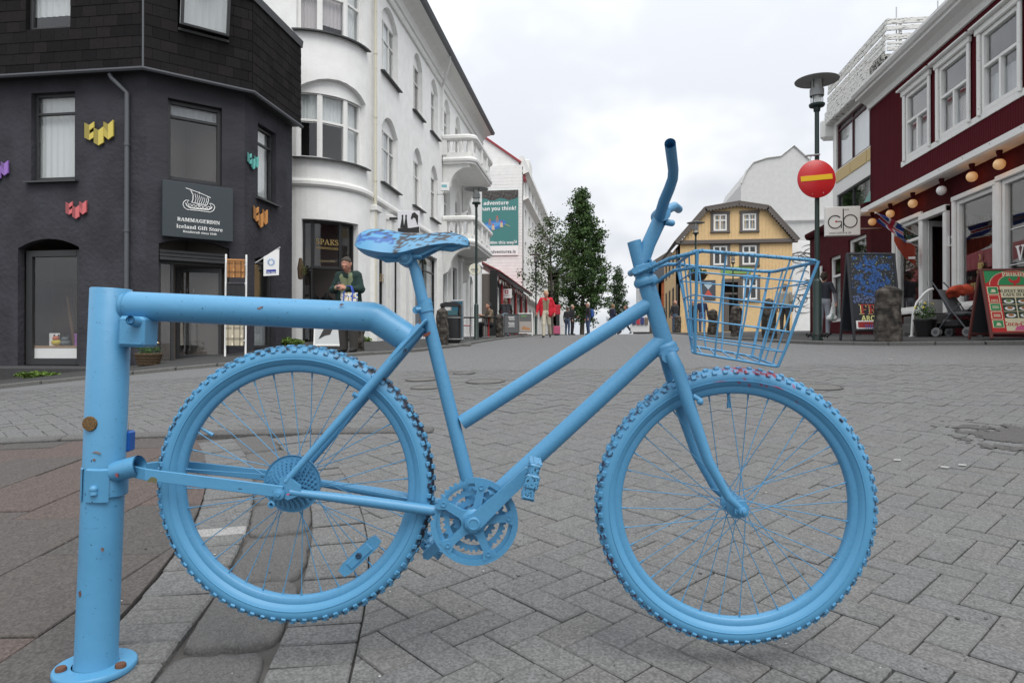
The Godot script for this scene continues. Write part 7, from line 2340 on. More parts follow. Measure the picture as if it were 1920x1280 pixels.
func boards():
	# chalk board by the broad bollard
	var r := a_board("chalk_board", "tall black chalk board with red and yellow lettering behind the bollard", Vector2(4.576, -12.461), deg_to_rad(YAW) + 0.05, 0.86, 1.52, M.board_dark, mat(0.022, 0.024, 0.03, 0.8), 0.16, 0.22)
	var t: Node3D = r[0]
	var f: Transform3D = r[1]
	var red := mat(0.32, 0.03, 0.03, 0.8)
	var yel := mat(0.75, 0.72, 0.3, 0.8)
	var blu := mat(0.05, 0.15, 0.45, 0.9)
	text("lettering", "FREE", 0.24, yel, t, f * T(Vector3(0.02, -0.31, 0.0)), "Droid Serif", true, false, 0.004)
	text("lettering", "FREE", 0.23, red, t, f * T(Vector3(0.02, -0.305, 0.003)), "Droid Serif", true, false, 0.004)
	text("lettering", "ARCADE", 0.12, yel, t, f * T(Vector3(-0.03, -0.46, 0.0)), "Droid Sans", true)
	flat(t, "label_edge", f, [[-0.36, -0.64], [0.38, -0.64], [0.38, -0.5], [-0.36, -0.5]], M.white_paint, 0.003)
	flat(t, "label_field", f, [[-0.33, -0.62], [0.36, -0.62], [0.36, -0.52], [-0.33, -0.52]], red, 0.005)
	text("lettering", "THIS", 0.1, blu, t, f * T(Vector3(-0.12, -0.605, 0.006)))
	# loose chalk colour in place of the drawn figure
	var ch := FastNoiseLite.new()
	ch.seed = 14
	ch.frequency = 3.4
	ch.fractal_octaves = 4
	var cg := geo()
	for i in 46:
		for j in 54:
			var x := -0.38 + i * 0.0165
			var y := -0.2 + j * 0.0165
			var d := Vector2(x * 2.0, (y - 0.2) * 1.25).length()
			var v := ch.get_noise_2d(x * 2.0, y * 2.0) - d * 0.9 + 0.52
			var w := ch.get_noise_2d(x * 6.0 + 5.0, y * 6.0)
			var c := Color(0.022, 0.024, 0.03)
			if v > 0.16: c = Color(0.03, 0.1, 0.3) * (0.75 + w)
			elif v > 0.06: c = Color(0.02, 0.03, 0.05)
			elif v > 0.02 and w > 0.14: c = Color(0.3, 0.34, 0.12)
			elif w > 0.33: c = Color(0.12, 0.13, 0.15)
			if y < -0.08 and w > -0.05: c = Color(0.09, 0.12, 0.24)
			cg.paint(c)
			cg.quad(Vector3(x, y, 0.0), Vector3(x + 0.0165, y, 0.0), Vector3(x + 0.0165, y + 0.0165, 0.0), Vector3(x, y + 0.0165, 0.0))
	obj("chalk_drawing", cg, M.print, t).transform = f
	for x in [-0.2, 0.25]: obj("stay", geo().tube([Vector3(x - 0.08, 0.1, 0.1), Vector3(x, 0.13, 0), Vector3(x + 0.08, 0.1, -0.1)], 0.008, 6), M.steel, t)
	# menu board at the right edge
	r = a_board("menu_board", "red and green menu board with food pictures at the right edge", Vector2(6.295, -11.53), deg_to_rad(YAW) - 0.03, 0.98, 1.12, mat(0.12, 0.035, 0.03, 0.6), M.board_dark, 0.07, 0.27)
	t = r[0]
	f = r[1] * Transform3D(Basis().scaled(Vector3(0.9, 0.86, 1)), Vector3.ZERO)
	var cream := mat(0.66, 0.6, 0.42, 0.6)
	var rd := mat(0.48, 0.03, 0.03, 0.5)
	var gn := mat(0.03, 0.24, 0.09, 0.5)
	var pk := mat(0.6, 0.12, 0.25, 0.6)
	flat(t, "red_ground", f, [[-0.5, -0.58], [0.5, -0.58], [0.5, 0.59], [-0.5, 0.59]], rd, 0.002)
	flat(t, "green_corner", f, [[-0.49, 0.33], [-0.49, 0.58], [-0.1, 0.58], [-0.3, 0.5], [-0.44, 0.36]], gn, 0.004)
	flat(t, "green_corner", f, [[0.49, 0.33], [0.49, 0.58], [0.1, 0.58], [0.3, 0.5], [0.44, 0.36]], gn, 0.004)
	var arch := []
	for k in 13: arch.append([0.27 * cos(PI * k / 12), 0.3 + 0.19 * sin(PI * k / 12)])
	flat(t, "green_arch", f, arch, gn, 0.004)
	obj("arch_line", geo().tube(range(17).map(func(k): return Vector3(0.42 * cos(PI * k / 16), 0.3 + 0.27 * sin(PI * k / 16), 0.003)), 0.005, 5), cream, t).transform = f
	obj("arch_line", geo().tube(range(17).map(func(k): return Vector3(0.28 * cos(PI * k / 16), 0.3 + 0.2 * sin(PI * k / 16), 0.004)), 0.005, 5), cream, t).transform = f
	text("lettering", "PRIKIÐ", 0.105, cream, t, f * T(Vector3(0, 0.5, 0.006)), "Droid Serif", true)
	# cockerel emblem
	flat(t, "cockerel_emblem", f * T(Vector3(0, 0, 0.003)), [[-0.1, 0.4], [-0.07, 0.44], [-0.04, 0.4], [-0.02, 0.38], [0.05, 0.4], [0.08, 0.47], [0.11, 0.45], [0.1, 0.38], [0.07, 0.34], [0.02, 0.32], [0.02, 0.3], [-0.01, 0.3], [-0.02, 0.33], [-0.06, 0.35]], rd, 0.003)
	flat(t, "cream_field", f, [[-0.26, -0.55], [0.49, -0.55], [0.49, 0.28], [-0.26, 0.28]], cream, 0.004)
	var dk := mat(0.03, 0.05, 0.03, 0.6)
	text("lettering", "OLDEST RESTAURANT", 0.075, dk, t, f * T(Vector3(0.12, 0.19, 0.005)), "Droid Serif", true)
	text("lettering", "CAFE IN ICELAND", 0.075, dk, t, f * T(Vector3(0.11, 0.12, 0.005)), "Droid Serif", true)
	for row in 3:
		for c in 3:
			var x := -0.15 + c * 0.24
			var y := 0.0 - row * 0.13
			flat(t, "food_picture", f, [[x - 0.11, y - 0.055], [x + 0.11, y - 0.055], [x + 0.11, y + 0.065], [x - 0.11, y + 0.065]], dk, 0.005)
			var pl := []
			var fd := []
			for k in 12:
				pl.append([x + 0.085 * cos(TAU * k / 12), y - 0.005 + 0.036 * sin(TAU * k / 12)])
				fd.append([x + 0.05 * cos(TAU * k / 12) + 0.008 * sin(k * 2.1), y + 0.005 + 0.024 * sin(TAU * k / 12)])
			flat(t, "plate_picture", f, pl, M.white_paint, 0.0065)
			flat(t, "meal_picture", f, fd, mat(0.35, 0.13, 0.04) if (row + c) % 3 else mat(0.12, 0.2, 0.04), 0.008)
	text("lettering", "Coca-Cola", 0.1, rd, t, f * T(Vector3(-0.05, -0.42, 0.005)), "Droid Serif", true, true)
	flat(t, "person_picture", f, [[-0.13, -0.54], [0.09, -0.54], [0.08, -0.47], [0.0, -0.44], [-0.09, -0.47]], pk, 0.006)
	for k in 5:
		var y := 0.2 - k * 0.155
		flat(t, "side_panel", f, [[-0.48, y - 0.07], [-0.29, y - 0.07], [-0.29, y + 0.07], [-0.48, y + 0.07]], cream, 0.004)
		flat(t, "side_field", f, [[-0.465, y - 0.06], [-0.305, y - 0.06], [-0.305, y + 0.06], [-0.465, y + 0.06]], gn if k % 2 == 0 else rd, 0.006)
		if k == 1: text("lettering", "1951", 0.055, cream, t, f * T(Vector3(-0.385, y - 0.035, 0.007)), "Droid Serif", true)
		elif k in [0, 4]: flat(t, "cup_picture", f, [[-0.43, y - 0.035], [-0.34, y - 0.035], [-0.34, y - 0.02], [-0.355, y + 0.02], [-0.41, y + 0.02], [-0.41, y - 0.02], [-0.43, y - 0.02]], cream, 0.008)
		else:
			for j in 2: flat(t, "blurred_print", f, [[-0.44, y + 0.005 - j * 0.03], [-0.33, y + 0.005 - j * 0.03], [-0.33, y + 0.02 - j * 0.03], [-0.44, y + 0.02 - j * 0.03]], cream, 0.008)
	# two boards up the left footway
	r = a_board("chalk_board", "small grey chalk board with white handwriting up the left footway", Vector2(-3.777, -28.249), deg_to_rad(YAW), 0.62, 0.96, M.black, mat(0.07, 0.075, 0.08), 0.12, 0.22)
	t = r[0]
	f = r[1]
	for k in 7: obj("chalk_stroke", geo().tube([Vector3(-0.14 + 0.02 * (k % 3), 0.28 - k * 0.055 - (0.08 if k > 2 else 0.0), 0), Vector3(0.14 - 0.03 * (k % 2), 0.285 - k * 0.055 - (0.08 if k > 2 else 0.0), 0)], 0.012, 5), M.white_paint, t).transform = f
	r = a_board("poster_board", "white framed poster board with a sandwich picture up the left footway", Vector2(-3.315, -29.319), deg_to_rad(YAW), 0.62, 1.0, M.white_trim, mat(0.09, 0.09, 0.09), 0.1, 0.2)
	t = r[0]
	f = r[1]
	flat(t, "food_picture", f, [[-0.25, -0.38], [0.25, -0.38], [0.25, 0.08], [-0.25, 0.08]], mat(0.3, 0.27, 0.25), 0.003)
	flat(t, "meal_picture", f, [[-0.18, -0.26], [0.2, -0.32], [0.22, -0.22], [-0.1, -0.12]], mat(0.35, 0.17, 0.07), 0.006)
	flat(t, "green_print", f, [[-0.18, 0.3], [0.05, 0.3], [0.05, 0.34], [-0.18, 0.34]], mat(0.1, 0.3, 0.06), 0.003)
	# white frame board by the corner shop door
	r = a_board("picture_board", "white framed board with a dark bird figure by the corner shop door", Vector2(-5.802, -13.957), deg_to_rad(YAW) + 0.1, 0.6, 0.95, M.white_trim, mat(0.5, 0.52, 0.52), 0.05, 0.18)
	t = r[0]
	f = r[1]
	flat(t, "bird_picture", f, [[-0.2, -0.3], [-0.08, -0.05], [0.0, 0.18], [0.1, 0.25], [0.16, 0.16], [0.12, 0.0], [0.04, -0.2], [-0.06, -0.22]], M.black, 0.004)

func shop_things():
	# ---- left: by the charcoal building
	var fb := walk(-8.414, -11.744)
	var t := thing("flower_basket", "wicker basket of orange and white flowers by the charcoal doorway", "flowers", fb)
	obj("basket", geo().lathe([Vector2(0, 0.0), Vector2(0.18, 0.0), Vector2(0.23, 0.2), Vector2(0.245, 0.21), Vector2(0.235, 0.225), Vector2(0.2, 0.2), Vector2(0, 0.19)], 24), M.wicker, t)
	var weave := geo()
	for k in 7: weave.tube(range(25).map(func(j): return Vector3(cos(TAU * j / 24) * (0.184 + k * 0.0072 + 0.006 * (j % 2)), 0.02 + k * 0.029, sin(TAU * j / 24) * (0.184 + k * 0.0072 + 0.006 * (j % 2)))), 0.01, 5)
	obj("weave", weave, M.wicker, t).set_meta("kind", "stuff")
	leaves(t, "foliage", Vector3(0, 0.29, 0), Vector3(0.22, 0.1, 0.2), 500, 0.035, Color(0.05, 0.11, 0.03), 91)
	blooms(t, Vector3(0, 0.36, 0.02), Vector3(0.22, 0.1, 0.2), [[0.6, 0.16, 0.02], [0.7, 0.7, 0.66], [0.62, 0.3, 0.04]], 26, 0.019, 92)
	# ladder hung with blankets
	var lp := walk(-7.231, -12.708)
	t = thing("blanket_ladder", "white wooden ladder leaning by the shop door", "ladder", lp, deg_to_rad(YAW) + 0.25)
	for x in [-0.19, 0.19]: obj("rail", geo().box(Vector3(x, 1.0, -0.04), Vector3(0.035, 2.04, 0.035), 0.006, Basis(Vector3.RIGHT, -0.05)), M.white_paint, t)
	for k in 5: obj("rung", geo().tube([Vector3(-0.19, 0.3 + k * 0.38, -0.02 * k), Vector3(0.19, 0.3 + k * 0.38, -0.02 * k)], 0.014, 8), M.white_paint, t)
	var bl := [["blanket", "brown checked wool blanket on the top rung of the white ladder", Color(0.36, 0.17, 0.06), 1.55, 0.34], ["blanket", "black wool blanket on the middle rung of the white ladder", Color(0.025, 0.025, 0.03), 1.12, 0.3], ["blanket", "grey woven blanket on the lower rung of the white ladder", Color(0.16, 0.16, 0.16), 0.62, 0.45], ["blanket", "cream checked blanket at the foot of the white ladder", Color(0.5, 0.45, 0.34), 0.2, 0.42]]
	for q in bl:
		var c: Color = q[2]
		var bo := thing(q[0], q[1], "blanket", lp + Vector3(0, q[3], 0.03 - 0.03 * q[3]), deg_to_rad(YAW) + 0.25, "blankets on the white ladder")
		var g := geo()
		for i in 12:
			for j in 8:
				var P := func(a: int, b: int) -> Vector3: return Vector3(-0.165 + 0.33 * a / 12.0, q[4] * b / 8.0, 0.03 + 0.012 * sin(a * 1.7) * (1.0 - b / 8.0))
				var s := 1.0
				if q[1].contains("checked"): s = (0.55 if (i % 4) == 1 else 1.0) * (0.6 if (j % 4) == 2 else 1.0) * (1.6 if (i % 6) == 4 and (j % 3) == 0 else 1.0)
				g.paint(Color(c.r * s, c.g * s, c.b * s))
				g.quad(P.call(i, j), P.call(i + 1, j), P.call(i + 1, j + 1), P.call(i, j + 1))
		obj("cloth", g, M.cloth, bo)
		obj("fold", geo().tube([Vector3(-0.165, q[4], 0.01), Vector3(0.165, q[4], 0.01)], 0.028, 10), mat(c.r, c.g, c.b, 0.9), bo)
	# tax free flag
	var fp := Vector3(-6.9781, 2.6184, -13.4984)
	t = thing("pole_flag", "white tax free flag with a blue emblem on a slanting pole", "flag", fp, deg_to_rad(YAW))
	obj("pole", geo().tube([Vector3(-0.28, -0.13, -0.1), Vector3(0.29, 0.18, 0.05)], 0.01, 8), M.white_paint, t)
	flat(t, "cloth", T(Vector3(0, 0, 0.03)), [[-0.06, -0.42], [0.26, -0.4], [0.27, 0.17], [-0.06, -0.02]], M.white_paint, 0.006)
	flat(t, "blue_label", T(Vector3(0, 0, 0.03)), [[0.0, -0.37], [0.2, -0.36], [0.2, -0.28], [0.0, -0.29]], mat(0.03, 0.05, 0.3), 0.009)
	text("lettering", "TAX FREE", 0.042, M.white_paint, t, T(Vector3(0.1, -0.345, 0.04)), "Droid Sans", true)
	for k in 12:
		var a := TAU * k / 12
		obj("sun_ray", geo().tube([Vector3(0.1 + 0.045 * cos(a), -0.13 + 0.045 * sin(a), 0.038), Vector3(0.1 + 0.08 * cos(a), -0.13 + 0.08 * sin(a), 0.038)], 0.008, 5), mat(0.1, 0.3, 0.6), t)
	# ---- white building: hanging picture sign, small box sign, round sign, straw bundle
	var hp := Vector3(-5.414, 4.21, -18.6493)
	t = thing("picture_sign", "square hanging sign with silhouettes of two women and a horse", "sign", hp, deg_to_rad(YAW))
	obj("panel", geo().box(Vector3.ZERO, Vector3(0.62, 0.62, 0.05), 0.006), mat(0.7, 0.7, 0.73), t)
	obj("arm", geo().box(Vector3(-0.42, 0.1, -0.01), Vector3(0.26, 0.07, 0.04), 0.01), M.black, t)
	var fz := T(Vector3(0, 0, 0.026))
	flat(t, "ground_picture", fz, [[-0.3, -0.3], [0.3, -0.3], [0.3, -0.13], [0.05, -0.17], [-0.3, -0.18]], M.black, 0.002)
	for x in [-0.17, -0.07]: flat(t, "figure_picture", fz, [[x - 0.07, -0.17], [x + 0.05, -0.17], [x + 0.025, 0.06], [x + 0.02, 0.12], [x + 0.028, 0.18], [x, 0.21], [x - 0.028, 0.18], [x - 0.02, 0.12], [x - 0.03, 0.06]], M.black, 0.004)
	flat(t, "horse_picture", fz, [[0.06, 0.1], [0.1, 0.24], [0.17, 0.27], [0.27, 0.18], [0.27, 0.02], [0.25, -0.1], [0.22, 0.0], [0.19, 0.1], [0.13, 0.12], [0.1, 0.06]], M.black, 0.004)
	var sp := Vector3(-5.8476, 6.652, -24.9471)
	t = thing("box_sign", "small pale box sign on a bracket under the upper balcony", "sign", sp, deg_to_rad(YAW))
	obj("box", geo().box(Vector3.ZERO, Vector3(0.32, 0.3, 0.12), 0.012), M.white_paint, t)
	obj("print", geo().box(Vector3(-0.02, 0.02, 0.062), Vector3(0.2, 0.1, 0.004)), mat(0.2, 0.45, 0.5), t)
	obj("arm", geo().tube([Vector3(0, -0.15, 0), Vector3(-0.05, -0.28, 0), Vector3(-0.3, -0.28, 0)], 0.012, 6), M.black, t)
	var rp := Vector3(-5.0206, 3.7281, -26.5702)
	t = thing("round_sign", "round cream hanging sign under the lower balcony", "sign", rp, deg_to_rad(YAW))
	obj("disc", geo().at(T(Vector3.ZERO, 0, PI / 2)).lathe([Vector2(0, -0.03), Vector2(0.23, -0.03), Vector2(0.24, 0), Vector2(0.23, 0.03), Vector2(0, 0.03)], 28), mat(0.7, 0.68, 0.55), t)
	obj("print", geo().box(Vector3(0, 0, 0.032), Vector3(0.28, 0.06, 0.004)).box(Vector3(0, -0.08, 0.032), Vector3(0.18, 0.03, 0.004)), mat(0.3, 0.3, 0.28), t)
	obj("arm", geo().tube([Vector3(0, 0.24, 0), Vector3(-0.35, 0.2, 0)], 0.012, 6), M.black, t)
	var bp := Vector3(-7.4662, 2.6609, -16.1572)
	t = thing("straw_bundle", "brown straw bundle with green sprigs hanging by the corner shop door", "decoration", bp)
	obj("bundle", geo().lathe([Vector2(0, -0.28), Vector2(0.06, -0.26), Vector2(0.08, 0.0), Vector2(0.04, 0.25), Vector2(0, 0.27)], 9), M.wicker, t)
	leaves(t, "sprigs", Vector3(0.1, -0.05, 0.05), Vector3(0.1, 0.16, 0.06), 160, 0.03, Color(0.12, 0.13, 0.04), 7)
	# ---- right: square sign, flags, plant, pushchair, handrail, plaque
	var gp := Vector3(6.0624, 3.9016, -18.3587)
	t = thing("box_sign", "square white light box sign with thin black round letters", "sign", gp, deg_to_rad(YAW) - 0.02)
	t.rotation.y = -0.06
	obj("box", geo().box(Vector3.ZERO, Vector3(0.82, 0.74, 0.17), 0.012), mat(0.8, 0.79, 0.75, 0.4), t)
	var arc := func(c: Vector2, r: float, a0: float, a1: float) -> Array: return range(25).map(func(k): return Vector3(c.x + r * cos(lerpf(a0, a1, k / 24.0)), c.y + r * sin(lerpf(a0, a1, k / 24.0)), 0.086))
	obj("letter", geo().tube(arc.call(Vector2(-0.19, -0.02), 0.16, 0.75, TAU - 0.45), 0.014, 6), M.black, t)
	obj("letter", geo().box(Vector3(-0.04, -0.1, 0.087), Vector3(0.02, 0.17, 0.006)).box(Vector3(-0.08, -0.01, 0.087), Vector3(0.09, 0.02, 0.006)), M.black, t)
	obj("letter_dot", geo().box(Vector3(-0.16, -0.01, 0.087), Vector3(0.05, 0.04, 0.006)), M.sign_red, t)
	obj("letter", geo().tube(arc.call(Vector2(0.17, -0.01), 0.16, 0, TAU), 0.014, 6), M.black, t)
	obj("letter", geo().box(Vector3(0.005, 0.02, 0.087), Vector3(0.024, 0.58, 0.006)), M.black, t)
	text("lettering", "SKARTGRIPIR & ÚR", 0.062, M.black, t, T(Vector3(-0.07, -0.305, 0.086)))
	text("lettering", "1925", 0.055, M.black, t, T(Vector3(0.08, 0.28, 0.086)))
	obj("arm", geo().tube([Vector3(0.4, -0.2, 0), Vector3(0.95, -0.2, 0)], 0.016, 8), M.steel, t)
	obj("arm", geo().tube([Vector3(0.4, 0.22, 0), Vector3(0.62, 0.24, 0)], 0.02, 8), M.white_paint, t)
	# blue flag with red and white cross, drooping
	var a := Vector3(6.8758, 3.1773, -16.0456)
	var b := Vector3(5.5104, 3.4573, -14.7545)
	t = thing("pole_flag", "blue flag with a white edged red cross drooping from a slanting pole", "flag", a)
	obj("pole", geo().tube([Vector3.ZERO, b - a], 0.012, 8), M.white_paint, t)
	var g := geo()
	var pole := (b - a)
	for i in 16:
		for j in 12:
			var P := func(u: int, v: int) -> Vector3:
				var f := u / 16.0
				var h := v / 12.0
				return pole * (0.98 - 0.62 * h) + Vector3(0.05 * sin(f * 5.0 + h * 2.0), -0.3 * f * (0.55 + 0.45 * h), 0.05 * sin(f * 7.0 + h * 4.0)) + pole.normalized() * (-0.16 * f)
			var c := Color(0.02, 0.06, 0.32)
			if i in [5, 8] or j in [4, 7]: c = Color(0.7, 0.7, 0.72)
			if (i in [6, 7] or j in [5, 6]): c = Color(0.5, 0.03, 0.06)
			g.paint(c)
			g.quad(P.call(i, j), P.call(i + 1, j), P.call(i + 1, j + 1), P.call(i, j + 1))
	obj("cloth", g, M.cloth, t)
	a = Vector3(6.9675, 2.9481, -16.2596)
	b = Vector3(6.0455, 3.0652, -15.2291)
	t = thing("pole_flag", "orange pennant flag with white print under the blue flag", "flag", a)
	pole = b - a
	obj("pole", geo().tube([Vector3.ZERO, pole], 0.01, 8), M.steel, t)
	g = geo()
	for i in 8:
		var P := func(u: int, v: int) -> Vector3: return pole * (0.97 - 0.85 * u / 8.0) + Vector3(0.0, -0.02 - (0.1 + 0.34 * sqrt(u / 8.0)) * v, 0.03 * sin(u * 1.1))
		g.quad(P.call(i, 1), P.call(i + 1, 1), P.call(i + 1, 0), P.call(i, 0))
	obj("cloth", g, M.orange_cloth, t)
	obj("print", geo().box(pole * 0.35 + Vector3(0, -0.34, 0.05), Vector3(0.18, 0.05, 0.004), 0.0, Basis(Vector3.UP, -0.3)), M.white_paint, t)
	var pp := walk(6.137, -14.031)
	t = thing("potted_plant", "black pot with yellow flowers beside the red shop steps", "plant", pp)
	obj("pot", geo().lathe([Vector2(0, 0), Vector2(0.15, 0), Vector2(0.195, 0.3), Vector2(0.205, 0.3), Vector2(0.205, 0.33), Vector2(0.18, 0.33), Vector2(0, 0.3)], 24), M.plastic_black, t)
	leaves(t, "foliage", Vector3(0, 0.48, 0), Vector3(0.2, 0.2, 0.18), 700, 0.035, Color(0.06, 0.12, 0.03), 61)
	blooms(t, Vector3(0, 0.5, 0.05), Vector3(0.2, 0.16, 0.18), [[0.65, 0.5, 0.03]], 9, 0.022, 62)
	pushchair()
	# white handrail by the steps and a notice on the wall
	t = thing("handrail", "white bent tube handrail at the red shop steps", "handrail", Vector3.ZERO)
	var h0 := walk(6.108, -14.531)
	obj("tube", geo().tube([h0, h0 + Vector3(0.03, 0.45, 0), h0 + Vector3(0.1, 0.68, 0), h0 + Vector3(0.24, 0.86, 0), h0 + Vector3(0.34, 0.93, -0.02), h0 + Vector3(0.42, 0.95, -0.05)], 0.025, 12), M.white_paint, t)
	obj("wall_rose", geo().lathe([Vector2(0, 0), Vector2(0.05, 0), Vector2(0.05, 0.02), Vector2(0, 0.02)], 14), M.white_paint, t).position = h0 - Vector3.UP * 0.005
	t = thing("wall_notice", "small white notice panel on the dark red ground floor wall", "notice", Vector3(7.5286, 2.8795, -23.0931))
	t.rotation.y = -PI / 2
	t.position.x = 6.94
	obj("panel", geo().box(Vector3.ZERO, Vector3(0.42, 0.78, 0.04), 0.005), M.white_trim, t)
	for k in 4: obj("print", geo().box(Vector3(-0.02, 0.2 - k * 0.12, 0.022), Vector3(0.26, 0.03, 0.003)), mat(0.2, 0.2, 0.2), t)
	# hanging flower basket on the far lamp
	var lb := Vector3(4.1055, 3.8016, -30.6076)
	t = thing("hanging_basket", "hanging flower basket on the far right street lamp", "flowers", lb)
	obj("basket", geo().lathe([Vector2(0, -0.3), Vector2(0.3, -0.22), Vector2(0.45, 0), Vector2(0, 0)], 20), M.wicker, t)
	leaves(t, "foliage", Vector3(0, 0.1, 0), Vector3(0.46, 0.17, 0.46), 500, 0.1, Color(0.04, 0.1, 0.03), 17)

func pushchair():
	var at := walk(6.549, -13.682)
	var t := thing("pushchair", "grey folding pushchair with a bright orange jacket heaped on it", "pushchair", at, deg_to_rad(YAW) + 0.5)
	for x in [-0.22, 0.22]:
		obj("frame_tube", geo().tube([Vector3(x, 0.1, 0.3), Vector3(x, 0.5, 0.0), Vector3(x, 0.95, -0.28), Vector3(x * 0.9, 1.05, -0.36)], 0.014, 8), M.zinc, t)
		obj("frame_tube", geo().tube([Vector3(x, 0.1, -0.25), Vector3(x, 0.45, 0.02), Vector3(x, 0.6, 0.18)], 0.013, 8), M.zinc, t)
		for z in [0.3, -0.25]:
			for s in [-0.03, 0.03]:
				var w := obj("wheel", geo().at(T(Vector3(x + s, 0.085, z), 0, 0, PI / 2)).lathe([Vector2(0.04, -0.016), Vector2(0.08, -0.016), Vector2(0.086, 0), Vector2(0.08, 0.016), Vector2(0.04, 0.016)], 18), mat(0.2, 0.2, 0.2), t)
				obj("hub", geo().at(T(Vector3(x + s, 0.085, z), 0, 0, PI / 2)).lathe([Vector2(0, -0.012), Vector2(0.045, -0.012), Vector2(0.045, 0.012), Vector2(0, 0.012)], 14), M.zinc, w)
	obj("axle", geo().tube([Vector3(-0.22, 0.16, 0.28), Vector3(0.22, 0.16, 0.28)], 0.01, 6), M.zinc, t)
	obj("axle", geo().tube([Vector3(-0.22, 0.16, -0.23), Vector3(0.22, 0.16, -0.23)], 0.01, 6), M.zinc, t)
	obj("seat", geo().box(Vector3(0, 0.42, 0.06), Vector3(0.4, 0.08, 0.34), 0.03), M.grey_cloth, t)
	obj("backrest", geo().box(Vector3(0, 0.66, -0.13), Vector3(0.4, 0.5, 0.07), 0.03, Basis(Vector3.RIGHT, -0.45)), M.grey_cloth, t)
	obj("basket", geo().box(Vector3(0, 0.24, -0.02), Vector3(0.38, 0.16, 0.36), 0.04), M.black, t)
	var j := thing("jacket", "bright orange jacket heaped on the grey pushchair", "jacket", at + Vector3(0, 0.86, -0.02), 0.4)
	var n := FastNoiseLite.new()
	n.seed = 2
	n.frequency = 4.0
	var g := geo()
	g.ball(Vector3.ZERO, Vector3(0.21, 0.1, 0.17), 26, 16)
	for k in g.V.size(): g.V[k] += g.N[k] * n.get_noise_3dv(g.V[k]) * 0.12
	obj("cloth", smooth(g), M.orange_cloth, j)

func smooth(g: Geo) -> ArrayMesh:
	var st := SurfaceTool.new()
	st.create_from(g.mesh(), 0)
	st.generate_normals()
	return st.commit()

# a volume of small leaf faces
func leaves(parent: Node, called: String, ce: Vector3, r: Vector3, n: int, size: float, c: Color, sd: int):
	var rr := RandomNumberGenerator.new()
	rr.seed = sd
	var g := geo()
	for k in n:
		var d := Vector3(rr.randfn(), rr.randfn(), rr.randfn()).normalized() * pow(rr.randf(), 0.45)
		leaf(g, rr, ce + d * r, size * rr.randf_range(0.6, 1.3), c)
	obj(called, g, M.leaf, parent)

func leaf(g: Geo, rr: RandomNumberGenerator, p: Vector3, s: float, c: Color):
	var u := Vector3(rr.randfn(), rr.randfn() * 0.7, rr.randfn()).normalized()
	var w := u.cross(Vector3(rr.randfn(), rr.randfn() + 0.8, rr.randfn())).normalized()
	var t := rr.randf_range(0.7, 1.35)
	g.paint(Color(c.r * t * rr.randf_range(0.85, 1.2), c.g * t, c.b * t))
	var nn := u.cross(w) * s * 0.12
	g.tri(p - u * s * 0.5, p + w * s * 0.32 + nn, p + u * s * 0.5)
	g.tri(p - u * s * 0.5, p + u * s * 0.5, p - w * s * 0.32 + nn)

func blooms(parent: Node, ce: Vector3, r: Vector3, cols: Array, n: int, size: float, sd: int):
	var rr := RandomNumberGenerator.new()
	rr.seed = sd
	for k in n:
		var d := Vector3(rr.randf_range(-1, 1), rr.randf_range(0.1, 1), rr.randf_range(-0.6, 1)).normalized()
		var c: Array = cols[k % cols.size()]
		var g := geo().at(Transform3D(Basis(Quaternion(Vector3.UP, (d + Vector3(0, 0.3, 0.6)).normalized())), ce + d * r))
		for j in 7:
			var a := TAU * j / 7
			g.tri(Vector3.ZERO, Vector3(cos(a) * size, 0.004, sin(a) * size), Vector3(cos(a + 0.8) * size, 0.004, sin(a + 0.8) * size))
		obj("flower", g, pen(c), parent)

